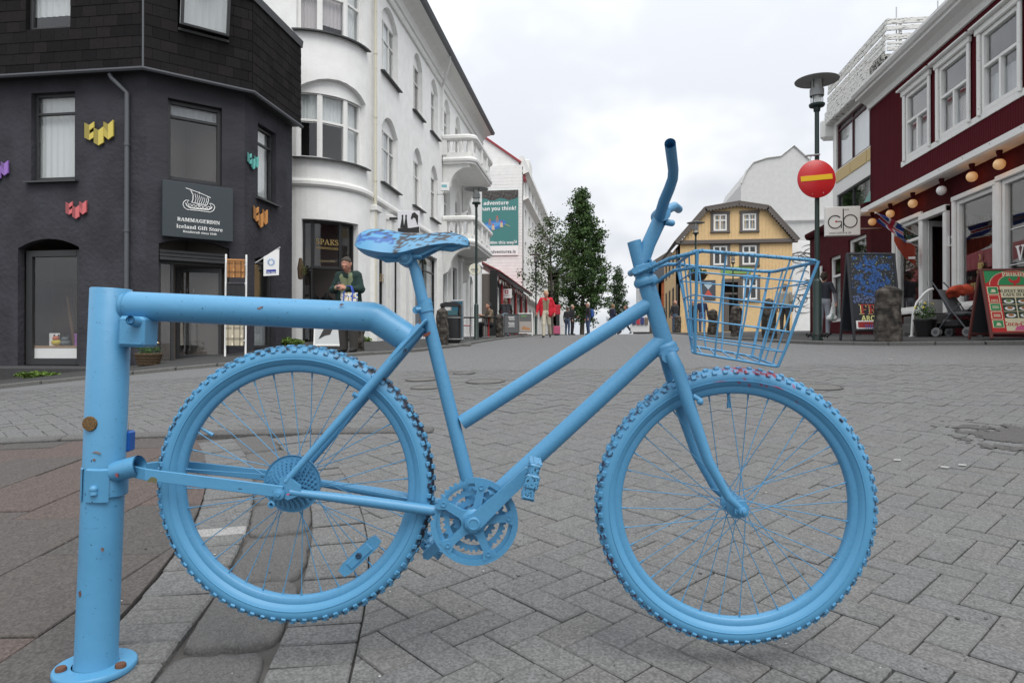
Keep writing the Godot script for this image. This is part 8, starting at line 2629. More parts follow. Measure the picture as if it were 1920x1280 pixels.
func small_things():
	# manhole covers, litter, weeds
	var mh := [[799, 6.5, "round iron cover nearest the seat tube", 0.15], [790, 7.2, "round iron cover just beyond the nearest one", 0.17], [910, 6.9, "widest round iron cover right of the seat tube", 0.2], [870, 7.8, "small iron cover farthest up the street", 0.13], [1535, 6.0, "round iron cover behind the front tyre", 0.2]]
	for m in mh:
		var X: float = (m[0] - 960.0) / 1280.0 * m[1]
		var p := cam(X, m[1])
		var o := thing("manhole_cover", m[2], "manhole cover", on_land(p.x, p.y, 0.003), 0.0, "iron covers in the paving")
		o.basis = Basis(Quaternion(Vector3.UP, land_up(p.x, p.y)))
		obj("cover", geo().lathe([Vector2(m[3] * 0.88, 0.0), Vector2(m[3] * 0.88, 0.005), Vector2(0.0, 0.005)], 32), M.kerb, o)
		obj("ring", geo().lathe([Vector2(m[3], 0.0), Vector2(m[3], 0.007), Vector2(m[3] * 0.9, 0.007), Vector2(m[3] * 0.9, 0.0)], 32), M.stones[0], o)
	var lt := [[1670, 705, 8.0, "white paper scrap on the paving right of the basket"], [1772, 886, 3.35, "white paper scrap on the bricks right of the front wheel"], [1683, 870, 3.5, "tiny white paper scrap on the bricks behind the front wheel"], [1804, 881, 3.38, "smallest white paper scrap near the damp patch"]]
	for l in lt:
		var p := cam((l[0] - 960.0) / 1280.0 * l[2], l[2])
		var o := obj("paper_scrap", geo().slab([Vector2(-0.018, -0.006), Vector2(0.016, -0.009), Vector2(0.02, 0.007), Vector2(-0.012, 0.009)], 0, 0.003), mat(0.5, 0.5, 0.48, 0.8))
		tag(o, l[3], "litter", "paper scraps on the paving")
		o.transform = Transform3D(Basis(Vector3.RIGHT, -PI / 2) * Basis(Vector3.BACK, l[0] * 0.7), on_land(p.x, p.y, 0.006))
		if l[2] > 5: o.scale = Vector3.ONE * 1.4
	# grit and old gum trodden into the paving
	var gr := RandomNumberGenerator.new()
	gr.seed = 8
	var gg := geo()
	for k in 420:
		var D := 1.5 + 5.0 * pow(gr.randf(), 1.3)
		var q := cam(gr.randf_range(-0.78, 0.78) * D, D)
		var s := gr.randf_range(0.0015, 0.004) * (1.0 if k % 11 else 1.8)
		var c := gr.randf_range(0.3, 0.6) if k % 7 == 0 else gr.randf_range(0.05, 0.14)
		gg.paint(Color(c, c, c * 0.95))
		gg.ball(on_land(q.x, q.y, 0.0025), Vector3(s, 0.0012, s * gr.randf_range(0.7, 1.3)), 6, 4)
	tag(obj("grit", gg, M.print), "grit and old gum spots on the paving", "grit").set_meta("kind", "stuff")
	# damp patch on the bricks at the right edge
	var dp := cam(3.0, 3.95)
	var dn := FastNoiseLite.new()
	dn.seed = 4
	dn.frequency = 2.2
	var dg := geo()
	for i in 60:
		for j in 60:
			var u := Vector2(-0.75 + i * 0.025, -0.75 + j * 0.025)
			if u.length() * 1.7 + dn.get_noise_2d(u.x * 2.0, u.y * 2.0) * 0.75 + dn.get_noise_2d(u.x * 9.0, u.y * 9.0) * 0.3 < 0.52:
				var q := []
				for o in [[0, 0], [1, 0], [1, 1], [0, 1]]: q.append(on_land(dp.x + u.x + o[0] * 0.025, dp.y + u.y + o[1] * 0.025, 0.0042))
				dg.oquad(q[0], q[1], q[2], q[3], Vector3.UP)
	var dm := grain(mat(0.1, 0.096, 0.093, 0.6), 0.42, M.speck, M.fineN, 0.5)
	tag(obj("damp_patch", dg, dm), "dark damp stain on the bricks at the right edge", "stain").set_meta("kind", "stuff")
	for w in [["weeds at the foot of the charcoal wall", Vector3(-10.5908, 0.1703, -11.6059), Vector3(0.5, 0.06, 0.1), 900], ["weeds between the charcoal and white buildings", Vector3(-7.5754, 0.8387, -15.4366), Vector3(0.55, 0.14, 0.25), 1500], ["weeds along the white wall behind the man", Vector3(-6.4851, 0.8469, -17.6999), Vector3(0.35, 0.1, 0.15), 500]]:
		var o := thing("weeds", w[0], "weeds", Vector3(w[1].x, land(w[1].x, w[1].z) + KERB_H + 0.04, w[1].z))
		leaves(o, "blades", Vector3.ZERO, w[2], w[3], 0.07, Color(0.1, 0.17, 0.03), 71)
		o.set_meta("kind", "stuff")

# ---------------------------------------------------------------- people
# joins tapered bones [a, b, radius a, radius b, colour] into one skin (surface nets) and adds it to g
func skin(g: Geo, bones: Array, cell: float, k: float):
	var lo := Vector3.ONE * 1e9
	var hi := -lo
	for b in bones:
		var r: float = max(b[2], b[3]) + cell * 2.5
		for p in [b[0], b[1]]:
			lo = lo.min(p - Vector3.ONE * r)
			hi = hi.max(p + Vector3.ONE * r)
	var n := Vector3i(((hi - lo) / cell).ceil()) + Vector3i.ONE
	var F := PackedFloat32Array()
	F.resize(n.x * n.y * n.z)
	F.fill(0.5)
	var best := F.duplicate()
	var ci := PackedByteArray()
	ci.resize(F.size())
	for bi in bones.size():
		var b: Array = bones[bi]
		var a: Vector3 = b[0]
		var ba: Vector3 = b[1] - a
		var len2: float = max(ba.length_squared(), 1e-9)
		var r0: float = b[2]
		var r1: float = b[3]
		var R: float = max(r0, r1) + max(cell * 2.0, k * 1.5)
		var l0 := Vector3i(((a.min(b[1]) - Vector3.ONE * R - lo) / cell).floor()).clamp(Vector3i.ZERO, n - Vector3i.ONE)
		var h0 := Vector3i(((a.max(b[1]) + Vector3.ONE * R - lo) / cell).ceil()).clamp(Vector3i.ZERO, n - Vector3i.ONE)
		for z in range(l0.z, h0.z + 1):
			for y in range(l0.y, h0.y + 1):
				var i := (z * n.y + y) * n.x + l0.x
				for x in range(l0.x, h0.x + 1):
					var pa := lo + Vector3(x, y, z) * cell - a
					var t := clampf(pa.dot(ba) / len2, 0.0, 1.0)
					var d := (pa - ba * t).length() - lerpf(r0, r1, t)
					if d < best[i]:
						best[i] = d
						ci[i] = bi
					var f := F[i]
					var h := k - absf(f - d)
					F[i] = minf(f, d) - (h * h / (4.0 * k) if h > 0.0 else 0.0)
					i += 1
	var idx := {}
	var sx := 1
	var sy := n.x
	var sz := n.x * n.y
	var off := [0, sx, sy, sx + sy, sz, sx + sz, sy + sz, sx + sy + sz]
	var edges := [[0, 1], [2, 3], [4, 5], [6, 7], [0, 2], [1, 3], [4, 6], [5, 7], [0, 4], [1, 5], [2, 6], [3, 7]]
	var cor := [Vector3(0, 0, 0), Vector3(1, 0, 0), Vector3(0, 1, 0), Vector3(1, 1, 0), Vector3(0, 0, 1), Vector3(1, 0, 1), Vector3(0, 1, 1), Vector3(1, 1, 1)]
	g.tinted = true
	for z in n.z - 1:
		for y in n.y - 1:
			var i := (z * n.y + y) * n.x
			for x in n.x - 1:
				var f0 := F[i]
				if absf(f0) < cell * 2.0:
					var m := 0
					for c in 8:
						if F[i + off[c]] < 0.0: m |= 1 << c
					if m != 0 and m != 255:
						var s := Vector3.ZERO
						var q := 0
						for e in edges:
							var u: float = F[i + off[e[0]]]
							var v: float = F[i + off[e[1]]]
							if (u < 0.0) != (v < 0.0):
								s += cor[e[0]].lerp(cor[e[1]], u / (u - v))
								q += 1
						var gr := Vector3(F[i + 1] - f0, F[i + sy] - f0, F[i + sz] - f0)
						g.col = bones[ci[i]][4]
						idx[i] = g.vert(lo + (Vector3(x, y, z) + s / q) * cell, gr)
				i += 1
	for i: int in idx:
		var f0 := F[i]
		for ax in 3:
			var d: int = [sx, sy, sz][ax]
			var u: int = [sy, sz, sx][ax]
			var w: int = [sz, sx, sy][ax]
			var f1 := F[i + d]
			if (f0 < 0.0) == (f1 < 0.0): continue
			if not (idx.has(i - u) and idx.has(i - w) and idx.has(i - u - w)): continue
			var a: int = idx[i]
			var b: int = idx[i - u]
			var c: int = idx[i - u - w]
			var e: int = idx[i - w]
			# front faces run clockwise seen from outside
			if f0 < 0.0: g.I.append_array([a, c, b, a, e, c])
			else: g.I.append_array([a, b, c, a, c, e])

func person(label: String, at: Vector3, turn: float, c: Dictionary) -> Node3D:
	var J := {"neck": Vector3(0, 1.46, 0), "head": Vector3(0, 1.6, 0.025), "chest": Vector3(0, 1.36, 0), "hip": Vector3(0, 0.94, 0)}
	for s in [["l", 1.0], ["r", -1.0]]:
		var x: float = s[1]
		J["sh" + s[0]] = Vector3(0.175 * x, 1.4, 0)
		J["el" + s[0]] = Vector3(0.24 * x, 1.13, -0.02)
		J["wr" + s[0]] = Vector3(0.25 * x, 0.88, 0.06)
		J["hi" + s[0]] = Vector3(0.085 * x, 0.92, 0)
		J["kn" + s[0]] = Vector3(0.1 * x, 0.5, 0.02)
		J["an" + s[0]] = Vector3(0.1 * x, 0.08, -0.02)
		J["to" + s[0]] = Vector3(0.12 * x, 0.035, 0.13)
	for k in c.get("J", {}): J[k] = c.J[k]
	var sk: Color = c.get("skin", Color(0.45, 0.24, 0.17))
	var top: Color = c.top
	var leg: Color = c.legs
	var shoe: Color = c.get("shoe", Color(0.02, 0.02, 0.02))
	var cell: float = c.get("cell", 0.026)
	var w: float = c.get("wide", 1.0)
	var lw: float = c.get("legw", 1.12)
	var B := []
	var side := func(v: Vector3, x: float) -> Vector3: return v + Vector3(x, 0, 0)
	for x in [-1.0, 1.0]:
		B.append([side.call(J.chest, 0.085 * x * w), side.call(J.hip + Vector3(0, 0.08, 0), 0.07 * x * w), 0.098 * w, 0.092 * w, top])
		B.append([side.call(J.hip, 0.06 * x * w), side.call(J.hip + Vector3(0, -0.04, 0), 0.065 * x * w), 0.1 * w, 0.1 * w, leg])
	B.append([J.shl + Vector3(-0.03, 0, 0), J.shr + Vector3(0.03, 0, 0), 0.068, 0.068, top])
	B.append([J.neck + Vector3(0, -0.03, 0), J.neck.lerp(J.head, 0.6), 0.056, 0.05, sk])
	for s in ["l", "r"]:
		B.append([J["sh" + s], J["el" + s], 0.062 * w, 0.048, top])
		B.append([J["el" + s], J["wr" + s], 0.047, 0.036, c.get("sleeve", top)])
		B.append([J["hi" + s], J["kn" + s], 0.09 * w, 0.065 * lw, leg])
		B.append([J["kn" + s], J["an" + s], 0.063 * lw, 0.05 * lw, leg])
		B.append([J["an" + s] + Vector3(0, -0.03, 0), J["to" + s], 0.046, 0.036, shoe])
	# head with jaw, nose, brow and ears, turned about the neck
	var hb: Basis = Basis(Vector3.UP, c.get("look", 0.0)) * Basis(Vector3.RIGHT, c.get("nod", 0.0))
	var H := func(x: float, y: float, z: float) -> Vector3: return J.head + hb * Vector3(x, y, z)
	var hd := [[H.call(0, 0.05, -0.015), H.call(0, -0.005, 0.005), 0.088, 0.082, sk], [H.call(0, -0.07, 0.045), H.call(0, -0.05, 0.03), 0.042, 0.052, sk], [H.call(0, 0.02, 0.086), H.call(0, -0.018, 0.104), 0.01, 0.016, sk], [H.call(-0.035, 0.03, 0.078), H.call(0.035, 0.03, 0.078), 0.014, 0.014, sk], [H.call(0.085, 0.0, -0.005), H.call(0.087, 0.03, -0.012), 0.016, 0.02, sk], [H.call(-0.085, 0.0, -0.005), H.call(-0.087, 0.03, -0.012), 0.016, 0.02, sk], [H.call(-0.018, -0.048, 0.084), H.call(0.018, -0.048, 0.084), 0.009, 0.009, Color(sk.r * 0.8, sk.g * 0.55, sk.b * 0.6)]]
	B.append_array(hd)
	# hands: palm, four fingers, thumb
	for s in ["l", "r"]:
		var x := 1.0 if s == "l" else -1.0
		var wr: Vector3 = J["wr" + s]
		var d: Vector3 = c.get("hand" + s, (wr - J["el" + s]).normalized())
		var acr: Vector3 = c.get("across" + s, Vector3(0, 0, 1))
		acr = (acr - d * acr.dot(d)).normalized()
		var pn := d.cross(acr) * x
		B.append([wr, wr + d * 0.07, 0.03, 0.034, sk])
		for f in 4:
			var base := wr + d * 0.085 + acr * (0.03 - 0.02 * f)
			var ln: float = [0.062, 0.07, 0.066, 0.052][f]
			var mid := base + (d * 0.85 + pn * 0.4).normalized() * ln * 0.55
			B.append([base, mid, 0.0095, 0.009, sk])
			B.append([mid, mid + (d * 0.35 + pn * 0.9).normalized() * ln * 0.5, 0.009, 0.008, sk])
		var tb := wr + d * 0.03 + acr * 0.032
		B.append([tb, tb + (d * 0.6 + acr * 0.7 + pn * 0.35).normalized() * 0.055, 0.012, 0.0095, sk])
	var t := thing("person", label, "person", at, turn)
	t.scale = Vector3.ONE * c.get("h", 1.75) / 1.75
	var g := geo()
	skin(g, B, cell, 0.028)
	obj("body", g, M.cloth, t)
	if cell < 0.016:      # eyes where they can be made out
		for x in [-0.033, 0.033]: obj("eye", geo().ball(H.call(x, 0.012, 0.077), Vector3(0.012, 0.008, 0.008), 8, 6), M.black, t)
	var hr: Color = c.get("hair", Color(0.08, 0.05, 0.03))
	if c.get("hair_long", 0.0) >= 0.0:
		var hl: float = c.get("hair_long", 0.0)
		var hg := geo()
		skin(hg, [[H.call(0, 0.07, -0.034), H.call(0, 0.02, -0.045), 0.084, 0.078, hr], [H.call(0.05, 0.07, -0.01), H.call(0.066, 0.015, -0.03), 0.045, 0.04, hr], [H.call(-0.05, 0.07, -0.01), H.call(-0.066, 0.015, -0.03), 0.045, 0.04, hr], [H.call(-0.03, 0.105, 0.02), H.call(0.03, 0.105, 0.02), 0.03, 0.03, hr], [H.call(0, 0.0, -0.06), H.call(0, -0.06 - hl, -0.06), 0.06, 0.045, hr]], min(cell, 0.02), 0.02)
		obj("hair", hg, M.cloth, t)
	if c.has("jacket"):
		var jc: Color = c.jacket
		var JB := []
		for x in [-1.0, 1.0]:
			JB.append([side.call(J.chest, 0.12 * x * w), side.call(J.hip + Vector3(0, c.get("hem", 0.0), 0), 0.13 * x * w), 0.092 * w, 0.1 * w, jc])
			JB.append([side.call(J.chest + Vector3(0, 0, -0.035), 0.06 * x), side.call(J.hip + Vector3(0, c.get("hem", 0.0), -0.035), 0.06 * x), 0.095 * w, 0.095 * w, jc])
			JB.append([side.call(J.neck + Vector3(0, -0.0, -0.01), 0.055 * x), side.call(J.neck + Vector3(0, -0.09, 0.075), 0.05 * x), 0.03, 0.028, jc])
		JB.append([J.shl, J.shr, 0.078, 0.078, jc])
		for s in ["l", "r"]:
			JB.append([J["sh" + s], J["el" + s], 0.074 * w, 0.062, jc])
			JB.append([J["el" + s], (J["wr" + s] as Vector3).lerp(J["el" + s], 0.06), 0.06, 0.05, jc])
		var jg := geo()
		skin(jg, JB, cell, 0.03)
		var n := FastNoiseLite.new()
		n.frequency = 9.0
		for k in jg.V.size(): jg.V[k] += jg.N[k] * n.get_noise_3dv(jg.V[k] * Vector3(1, 0.6, 1)) * 0.014
		obj("jacket", smooth(jg), mat(jc.r, jc.g, jc.b, 0.9), t)
	return t

func build_people():
	var jeans := Color(0.05, 0.075, 0.13)
	var black := Color(0.015, 0.015, 0.018)
	# man in the green fleece with his phone
	var p := Vector2(-4.656, -12.092)
	var at := walk(p.x, p.y)
	var yaw := deg_to_rad(YAW) - 0.25
	person("man in a dark green fleece looking down at his phone", at, yaw, {"h": 1.77, "cell": 0.0135, "wide": 1.1, "legw": 1.45, "top": Color(0.15, 0.18, 0.1), "legs": Color(0.05, 0.046, 0.042), "jacket": Color(0.008, 0.027, 0.023), "hair": Color(0.045, 0.036, 0.03), "hair_long": 0.06, "skin": Color(0.42, 0.21, 0.15), "hem": -0.02, "nod": 0.45,
		"handl": Vector3(-0.75, 0.1, 0.35).normalized(), "handr": Vector3(0.75, 0.2, 0.3).normalized(), "acrossl": Vector3(0, 1, 0), "acrossr": Vector3(0, 1, 0),
		"J": {"head": Vector3(0, 1.58, 0.075), "ell": Vector3(0.285, 1.14, 0.06), "elr": Vector3(-0.285, 1.14, 0.06), "wrl": Vector3(0.1, 1.14, 0.27), "wrr": Vector3(-0.11, 1.15, 0.27)}})
	var ph := thing("phone", "small dark phone held by the man in the green fleece", "phone", at + Vector3(0, 1.22, 0).rotated(Vector3.UP, yaw) + Vector3(-0.03, 0, 0.31).rotated(Vector3.UP, yaw), yaw)
	obj("case", geo().box(Vector3.ZERO, Vector3(0.072, 0.14, 0.01), 0.003, Basis(Vector3.RIGHT, -0.5)), M.black, ph)
	obj("screen", geo().box(Vector3(0, 0, -0.006), Vector3(0.062, 0.12, 0.003), 0.0, Basis(Vector3.RIGHT, -0.5)), M.grey_cloth, ph)
	var sg := thing("sunglasses", "dark sunglasses pushed up on the head of the man with the phone", "sunglasses", at + Vector3(0, 1.668, 0.13).rotated(Vector3.UP, yaw), yaw)
	for x in [-0.036, 0.036]: obj("lens", geo().ball(Vector3(x, 0, 0), Vector3(0.03, 0.02, 0.012), 10, 6), M.black, sg)
	obj("bridge", geo().tube([Vector3(-0.07, 0.01, -0.02), Vector3(0, 0.01, 0.006), Vector3(0.07, 0.01, -0.02)], 0.004, 6), M.black, sg)
	var bg := thing("shopping_bag", "patterned white shopping bag with blue handles on the man's arm", "bag", at + Vector3(0.15, 0.78, 0.26).rotated(Vector3.UP, yaw), yaw)
	var bgm := geo()
	var nn := FastNoiseLite.new()
	nn.frequency = 14.0
	nn.seed = 9
	for i in 14:
		for j in 14:
			var P := func(a: int, b: int) -> Vector3: return Vector3(-0.17 + 0.34 * a / 14.0, 0.3 * b / 14.0, 0.07 * sin(PI * a / 14.0) * (1.0 - 0.5 * b / 14.0))
			var v := nn.get_noise_2d(i * 0.05, j * 0.05)
			bgm.paint(Color(0.05, 0.12, 0.4) if v > 0.22 else (Color(0.4, 0.28, 0.14) if v < -0.22 else Color(0.66, 0.64, 0.58)))
			bgm.quad(P.call(i, j), P.call(i + 1, j), P.call(i + 1, j + 1), P.call(i, j + 1))
			var bk := Vector3(1, 1, -1)
			bgm.quad(P.call(i + 1, j) * bk, P.call(i, j) * bk, P.call(i, j + 1) * bk, P.call(i + 1, j + 1) * bk)
	obj("sack", bgm, M.cloth, bg)
	for z in [0.03, -0.03]: obj("handle", geo().tube([Vector3(-0.09, 0.0, z * 2.2), Vector3(-0.085, 0.3, z), Vector3(-0.04, 0.42, z * 0.5), Vector3(0.04, 0.42, z * 0.5), Vector3(0.085, 0.3, z), Vector3(0.09, 0.0, z * 2.2)], 0.011, 6), mat(0.03, 0.08, 0.42), bg)
	# man in the red jacket walking down the street
	p = Vector2(-2.128, -25.845)
	person("man in a bright red jacket and pale trousers walking down the street", on_land(p.x, p.y), deg_to_rad(YAW) - 0.15, {"h": 1.8, "cell": 0.02, "wide": 1.1, "top": Color(0.25, 0.2, 0.13), "legs": Color(0.5, 0.46, 0.36), "jacket": Color(0.5, 0.012, 0.03), "hair": Color(0.42, 0.3, 0.16), "hem": -0.08, "shoe": Color(0.05, 0.045, 0.04), "look": 0.3,
		"J": {"ell": Vector3(0.3, 1.14, -0.06), "elr": Vector3(-0.3, 1.14, 0.02), "wrl": Vector3(0.31, 0.9, 0.04), "wrr": Vector3(-0.33, 0.92, 0.1), "knl": Vector3(0.1, 0.52, -0.06), "anl": Vector3(0.12, 0.16, -0.3), "tol": Vector3(0.13, 0.05, -0.2), "knr": Vector3(-0.08, 0.5, 0.12), "anr": Vector3(-0.08, 0.08, 0.16), "tor": Vector3(-0.09, 0.04, 0.32)}})
	# the rest of the street
	var folk := [
		["man in a black leather jacket bending over by the low shop, seen from behind", 948, 30.0, PI, {"top": black, "legs": Color(0.2, 0.24, 0.3), "hair": Color(0.1, 0.07, 0.05), "wide": 1.12, "nod": 0.5, "J": {"chest": Vector3(0, 1.3, 0.16), "neck": Vector3(0, 1.4, 0.24), "head": Vector3(0, 1.5, 0.32), "shl": Vector3(0.18, 1.36, 0.14), "shr": Vector3(-0.18, 1.36, 0.14), "ell": Vector3(0.27, 1.1, 0.2), "elr": Vector3(-0.27, 1.1, 0.2), "wrl": Vector3(0.2, 0.95, 0.38), "wrr": Vector3(-0.2, 0.95, 0.38)}}],
		["person in black standing with a white paper up the street", 1073, 39.0, 1.2, {"top": black, "legs": black, "hair": Color(0.3, 0.26, 0.2), "hair_long": 0.05, "J": {"wrl": Vector3(0.14, 1.05, 0.24), "ell": Vector3(0.25, 1.12, 0.0)}}],
		["person in jeans beside the one with the paper", 1064, 40.5, 2.6, {"top": Color(0.03, 0.03, 0.035), "legs": jeans, "h": 1.68}],
		["white haired man in a dark jacket with a blue backpack", 1103, 38.0, -1.4, {"top": Color(0.02, 0.02, 0.025), "legs": Color(0.04, 0.07, 0.15), "hair": Color(0.5, 0.46, 0.42), "wide": 1.1, "h": 1.82}],
		["man in a dark coat partly hidden by the top tube", 1149, 39.0, 2.0, {"top": Color(0.03, 0.035, 0.06), "legs": Color(0.03, 0.05, 0.1), "hair": Color(0.2, 0.13, 0.07)}],
		["person striding left in dark trousers under the top tube", 1174, 41.0, -1.5, {"top": Color(0.05, 0.05, 0.05), "legs": black, "J": {"knl": Vector3(0.09, 0.5, 0.2), "anl": Vector3(0.1, 0.1, 0.4), "tol": Vector3(0.1, 0.04, 0.55), "knr": Vector3(-0.09, 0.5, -0.1), "anr": Vector3(-0.1, 0.14, -0.35), "tor": Vector3(-0.1, 0.05, -0.24)}}],
		["bald man in black behind the small far bollard", 1266, 37.0, 0.3, {"top": Color(0.02, 0.02, 0.025), "legs": jeans, "hair_long": -1.0}],
		["person in dark clothes left of the ochre house bollard", 1298, 35.0, 0.6, {"top": black, "legs": black, "hair": Color(0.05, 0.03, 0.02), "hair_long": 0.08, "h": 1.66, "J": {"wrl": Vector3(0.1, 1.1, 0.25), "wrr": Vector3(-0.1, 1.1, 0.25)}}],
		["man in a dark blue jacket and jeans left of the ochre house bollard", 1317, 34.0, -0.2, {"top": Color(0.02, 0.025, 0.06), "legs": Color(0.06, 0.1, 0.2), "hair": Color(0.2, 0.15, 0.1)}],
		["person in a pale jacket seen from behind beside the tall bollard", 1472, 24.0, 2.7, {"top": Color(0.5, 0.46, 0.38), "legs": Color(0.06, 0.06, 0.065), "hair": Color(0.3, 0.22, 0.15), "wide": 1.12, "cell": 0.022}],
		["person in a dark vest behind the no entry lamp", 1546, 18.6, 2.4, {"top": Color(0.03, 0.035, 0.045), "sleeve": Color(0.2, 0.2, 0.22), "legs": Color(0.28, 0.3, 0.34), "hair": Color(0.05, 0.035, 0.025), "cell": 0.02, "h": 1.72, "J": {"wrr": Vector3(-0.32, 0.9, -0.02), "elr": Vector3(-0.29, 1.14, -0.03), "wrl": Vector3(0.27, 0.9, 0.0)}}],
		["person in a brown coat and dark cap sitting at the cafe table", 919, 25.2, -1.1, {"top": Color(0.16, 0.12, 0.08), "legs": black, "hair": Color(0.03, 0.03, 0.035), "J": {"hip": Vector3(0, 0.5, 0), "hil": Vector3(0.09, 0.5, 0.02), "hir": Vector3(-0.09, 0.5, 0.02), "knl": Vector3(0.11, 0.5, 0.42), "knr": Vector3(-0.11, 0.5, 0.42), "anl": Vector3(0.11, 0.08, 0.4), "anr": Vector3(-0.11, 0.08, 0.4), "tol": Vector3(0.12, 0.035, 0.54), "tor": Vector3(-0.12, 0.035, 0.54), "chest": Vector3(0, 0.92, 0.02), "neck": Vector3(0, 1.02, 0.04), "head": Vector3(0, 1.15, 0.08), "shl": Vector3(0.17, 0.96, 0.02), "shr": Vector3(-0.17, 0.96, 0.02), "ell": Vector3(0.24, 0.76, 0.12), "elr": Vector3(-0.24, 0.76, 0.12), "wrl": Vector3(0.12, 0.8, 0.34), "wrr": Vector3(-0.12, 0.8, 0.34)}}]]
	for f in folk:
		var X: float = (f[1] - 960.0) / 1280.0 * f[2]
		var q := cam(X, f[2])
		var w := walk(q.x, q.y) if (q.x > 3.4 or q.x < -3.55) else on_land(q.x, q.y)
		var o := person(f[0], w, deg_to_rad(YAW) + f[3], f[4])
		if f[1] == 1103:
			var b := thing("backpack", "blue backpack on the white haired man", "bag", w + Vector3(0, 1.2, 0) + Vector3(0, 0, -0.2).rotated(Vector3.UP, deg_to_rad(YAW) + f[3]), deg_to_rad(YAW) + f[3])
			obj("pack", geo().box(Vector3.ZERO, Vector3(0.3, 0.46, 0.18), 0.06), mat(0.02, 0.08, 0.3), b)
			obj("pocket", geo().box(Vector3(0, -0.08, -0.1), Vector3(0.22, 0.2, 0.06), 0.02), mat(0.02, 0.06, 0.22), b)
		if f[1] == 1546:
			var hp := w + Vector3(0.13, 0.45, 0.22)
			var b := thing("carrier_bag", "white plastic carrier bag with green print held by the person at the lamp", "bag", hp)
			var cg := geo()
			skin(cg, [[Vector3(-0.06, 0.0, 0), Vector3(0.06, 0.0, 0), 0.085, 0.08, Color(1, 1, 1)], [Vector3(0, 0.05, 0), Vector3(0, 0.3, 0), 0.075, 0.02, Color(1, 1, 1)]], 0.02, 0.03)
			obj("sack", cg, M.bag_white, b)
			for k in 3: obj("print", geo().box(Vector3(-0.01, 0.1 - k * 0.055, 0.086), Vector3(0.05 + 0.03 * (k % 2), 0.025, 0.006), 0.0, Basis(Vector3.RIGHT, -0.1)), mat(0.02, 0.16, 0.09), b)
			obj("handle", geo().tube([Vector3(0, 0.28, 0), Vector3(0.0, 0.42, 0)], 0.008, 6), M.bag_white, b)
	# stalls and stands far up the street
	for s in [["red_stand", "red advertising stand behind the man in red", 1046, 38.0, 0.28, 1.7, Color(0.4, 0.015, 0.03), 0.55], ["pink_case", "pink case standing on the street behind the man in red", 1044, 36.0, 0.36, 0.5, Color(0.42, 0.08, 0.16), 0.42], ["postcard_rack", "white rack of souvenirs under the top tube", 1200, 40.0, 1.1, 1.4, Color(0.6, 0.6, 0.6), 1.3]]:
		var q := cam((s[2] - 960.0) / 1280.0 * s[3], s[3])
		var o := thing(s[0], s[1], "stand" if s[0] != "pink_case" else "case", on_land(q.x, q.y), deg_to_rad(YAW))
		var c: Color = s[6]
		obj("panel", geo().box(Vector3(0, s[5] - s[7] / 2, 0), Vector3(s[4], s[7], 0.12), 0.02), mat(c.r, c.g, c.b, 0.6), o)
		obj("foot", geo().box(Vector3(0, (s[5] - s[7]) / 2, 0), Vector3(s[4] * 0.7, max(0.06, s[5] - s[7]), 0.2), 0.01), M.black, o)
		if s[0] == "postcard_rack":
			for k in 4: obj("garment", geo().box(Vector3(-0.36 + k * 0.24, 0.75, 0.1), Vector3(0.2, 0.42, 0.08), 0.02), [mat(0.02, 0.03, 0.12), mat(0.4, 0.03, 0.05), mat(0.03, 0.04, 0.16), mat(0.16, 0.12, 0.09)][k], o)

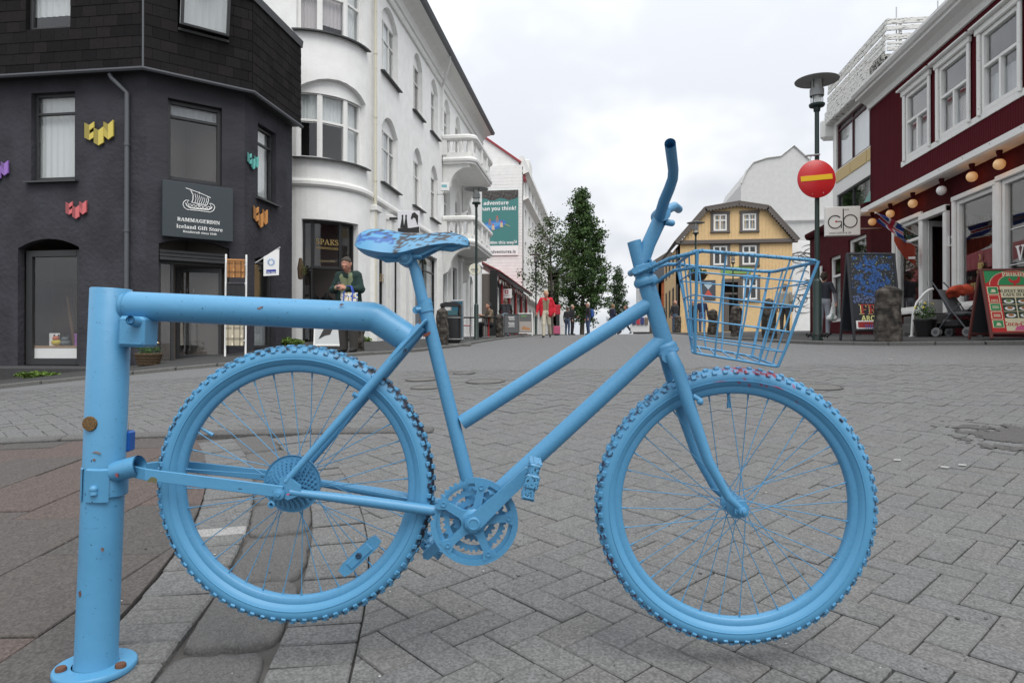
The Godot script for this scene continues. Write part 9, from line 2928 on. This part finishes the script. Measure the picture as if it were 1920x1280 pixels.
# ---------------------------------------------------------------- trees
func tree(label: String, at: Vector3, h: float, prof: Array, n: int, ls: float, c: Color, sd: int, dens: float, trunk_r: float):
	var t := thing("street_tree", label, "tree", at, 0.0, "street trees")
	var rr := RandomNumberGenerator.new()
	rr.seed = sd
	var tk := geo()
	var pts := []
	var rad := []
	for k in 9:
		var f := k / 8.0
		pts.append(Vector3(sin(f * 5.0 + sd) * 0.06, f * h * 0.96 - 0.1, cos(f * 4.0 + sd) * 0.06))
		rad.append(trunk_r * pow(1.0 - f, 0.8) + 0.012)
	tk.tube(pts, rad, 10)
	var ends := []
	var limbs := int(70 * dens)
	for k in limbs:
		var f := lerpf(prof[0][0], 0.985, pow((k + 0.5) / limbs, 0.85))
		var w := 0.0
		for j in prof.size() - 1:
			if f >= prof[j][0] and f <= prof[j + 1][0]: w = lerpf(prof[j][1], prof[j + 1][1], (f - prof[j][0]) / (prof[j + 1][0] - prof[j][0]))
		var a := k * 2.39996 + rr.randf_range(-0.4, 0.4)
		var ln := w * rr.randf_range(0.62, 1.12)
		var p0 := Vector3(sin(f * 5.0 + sd) * 0.06, (f - 0.03) * h * 0.96, cos(f * 4.0 + sd) * 0.06)
		var rise := ln * rr.randf_range(0.25, 0.7)
		var p1 := p0 + Vector3(cos(a), 0, sin(a)) * ln * 0.55 + Vector3.UP * rise * 0.35
		var p2 := p0 + Vector3(cos(a), 0, sin(a)) * ln + Vector3.UP * rise
		tk.tube([p0, p1, p2], [0.03 * (1.2 - f) + 0.012, 0.018, 0.006], 5, false)
		ends.append([p0, p1, p2, ln])
	obj("trunk", tk, M.bark, t)
	var g := geo()
	var tot := 0.0
	for e in ends: tot += e[3] + 0.25
	for e in ends:
		var m := int(n * (e[3] + 0.25) / tot)
		# leaves hang in clumps along the outer limb
		var clumps := []
		for j in max(3, int(e[3] * 5)):
			var f := rr.randf_range(0.3, 1.05)
			var q: Vector3 = (e[0] as Vector3).lerp(e[1], f * 2.0) if f < 0.5 else (e[1] as Vector3).lerp(e[2], f * 2.0 - 1.0)
			clumps.append(q + Vector3(rr.randfn(), rr.randfn() * 0.7, rr.randfn()) * 0.16)
		for j in m:
			var q: Vector3 = clumps[rr.randi() % clumps.size()]
			leaf(g, rr, q + Vector3(rr.randfn(), rr.randfn() * 0.8, rr.randfn()) * 0.17, ls * rr.randf_range(0.6, 1.25), c)
	obj("crown", g, M.leaf, t)

func build_trees():
	var a := Vector2(-1.417, -48.234)
	tree("tall dense dark green tree in the middle of the street", on_land(a.x, a.y), 11.0, [[0.1, 0.8], [0.2, 1.65], [0.4, 1.85], [0.58, 1.45], [0.74, 1.0], [0.88, 0.5], [1.0, 0.08]], 21000, 0.19, Color(0.045, 0.09, 0.024), 31, 1.7, 0.16)
	a = Vector2(-3.159, -41.95)
	tree("thin sparse tree left of the tall one", on_land(a.x, a.y), 7.9, [[0.28, 0.7], [0.4, 1.9], [0.55, 1.7], [0.75, 1.1], [0.9, 0.6], [1.0, 0.15]], 3600, 0.15, Color(0.05, 0.085, 0.025), 32, 0.75, 0.09)
	a = Vector2(1.728, -80.933)
	tree("small far conical tree right of the tall one", on_land(a.x, a.y), 8.6, [[0.1, 0.6], [0.25, 1.35], [0.5, 1.1], [0.75, 0.7], [1.0, 0.1]], 4500, 0.24, Color(0.035, 0.07, 0.024), 33, 0.9, 0.1)
func build_all():
	make_building_materials()
	build_grey()
	build_grey_signs()
	build_white()
	build_left_far()
	build_red()
	build_neighbour()
	build_yellow()
	build_far()
	build_trees_after()
	build_bike()
	build_barrier()
	build_furniture()
	build_people()

func build_trees_after():
	make_thing_materials()
	build_trees()
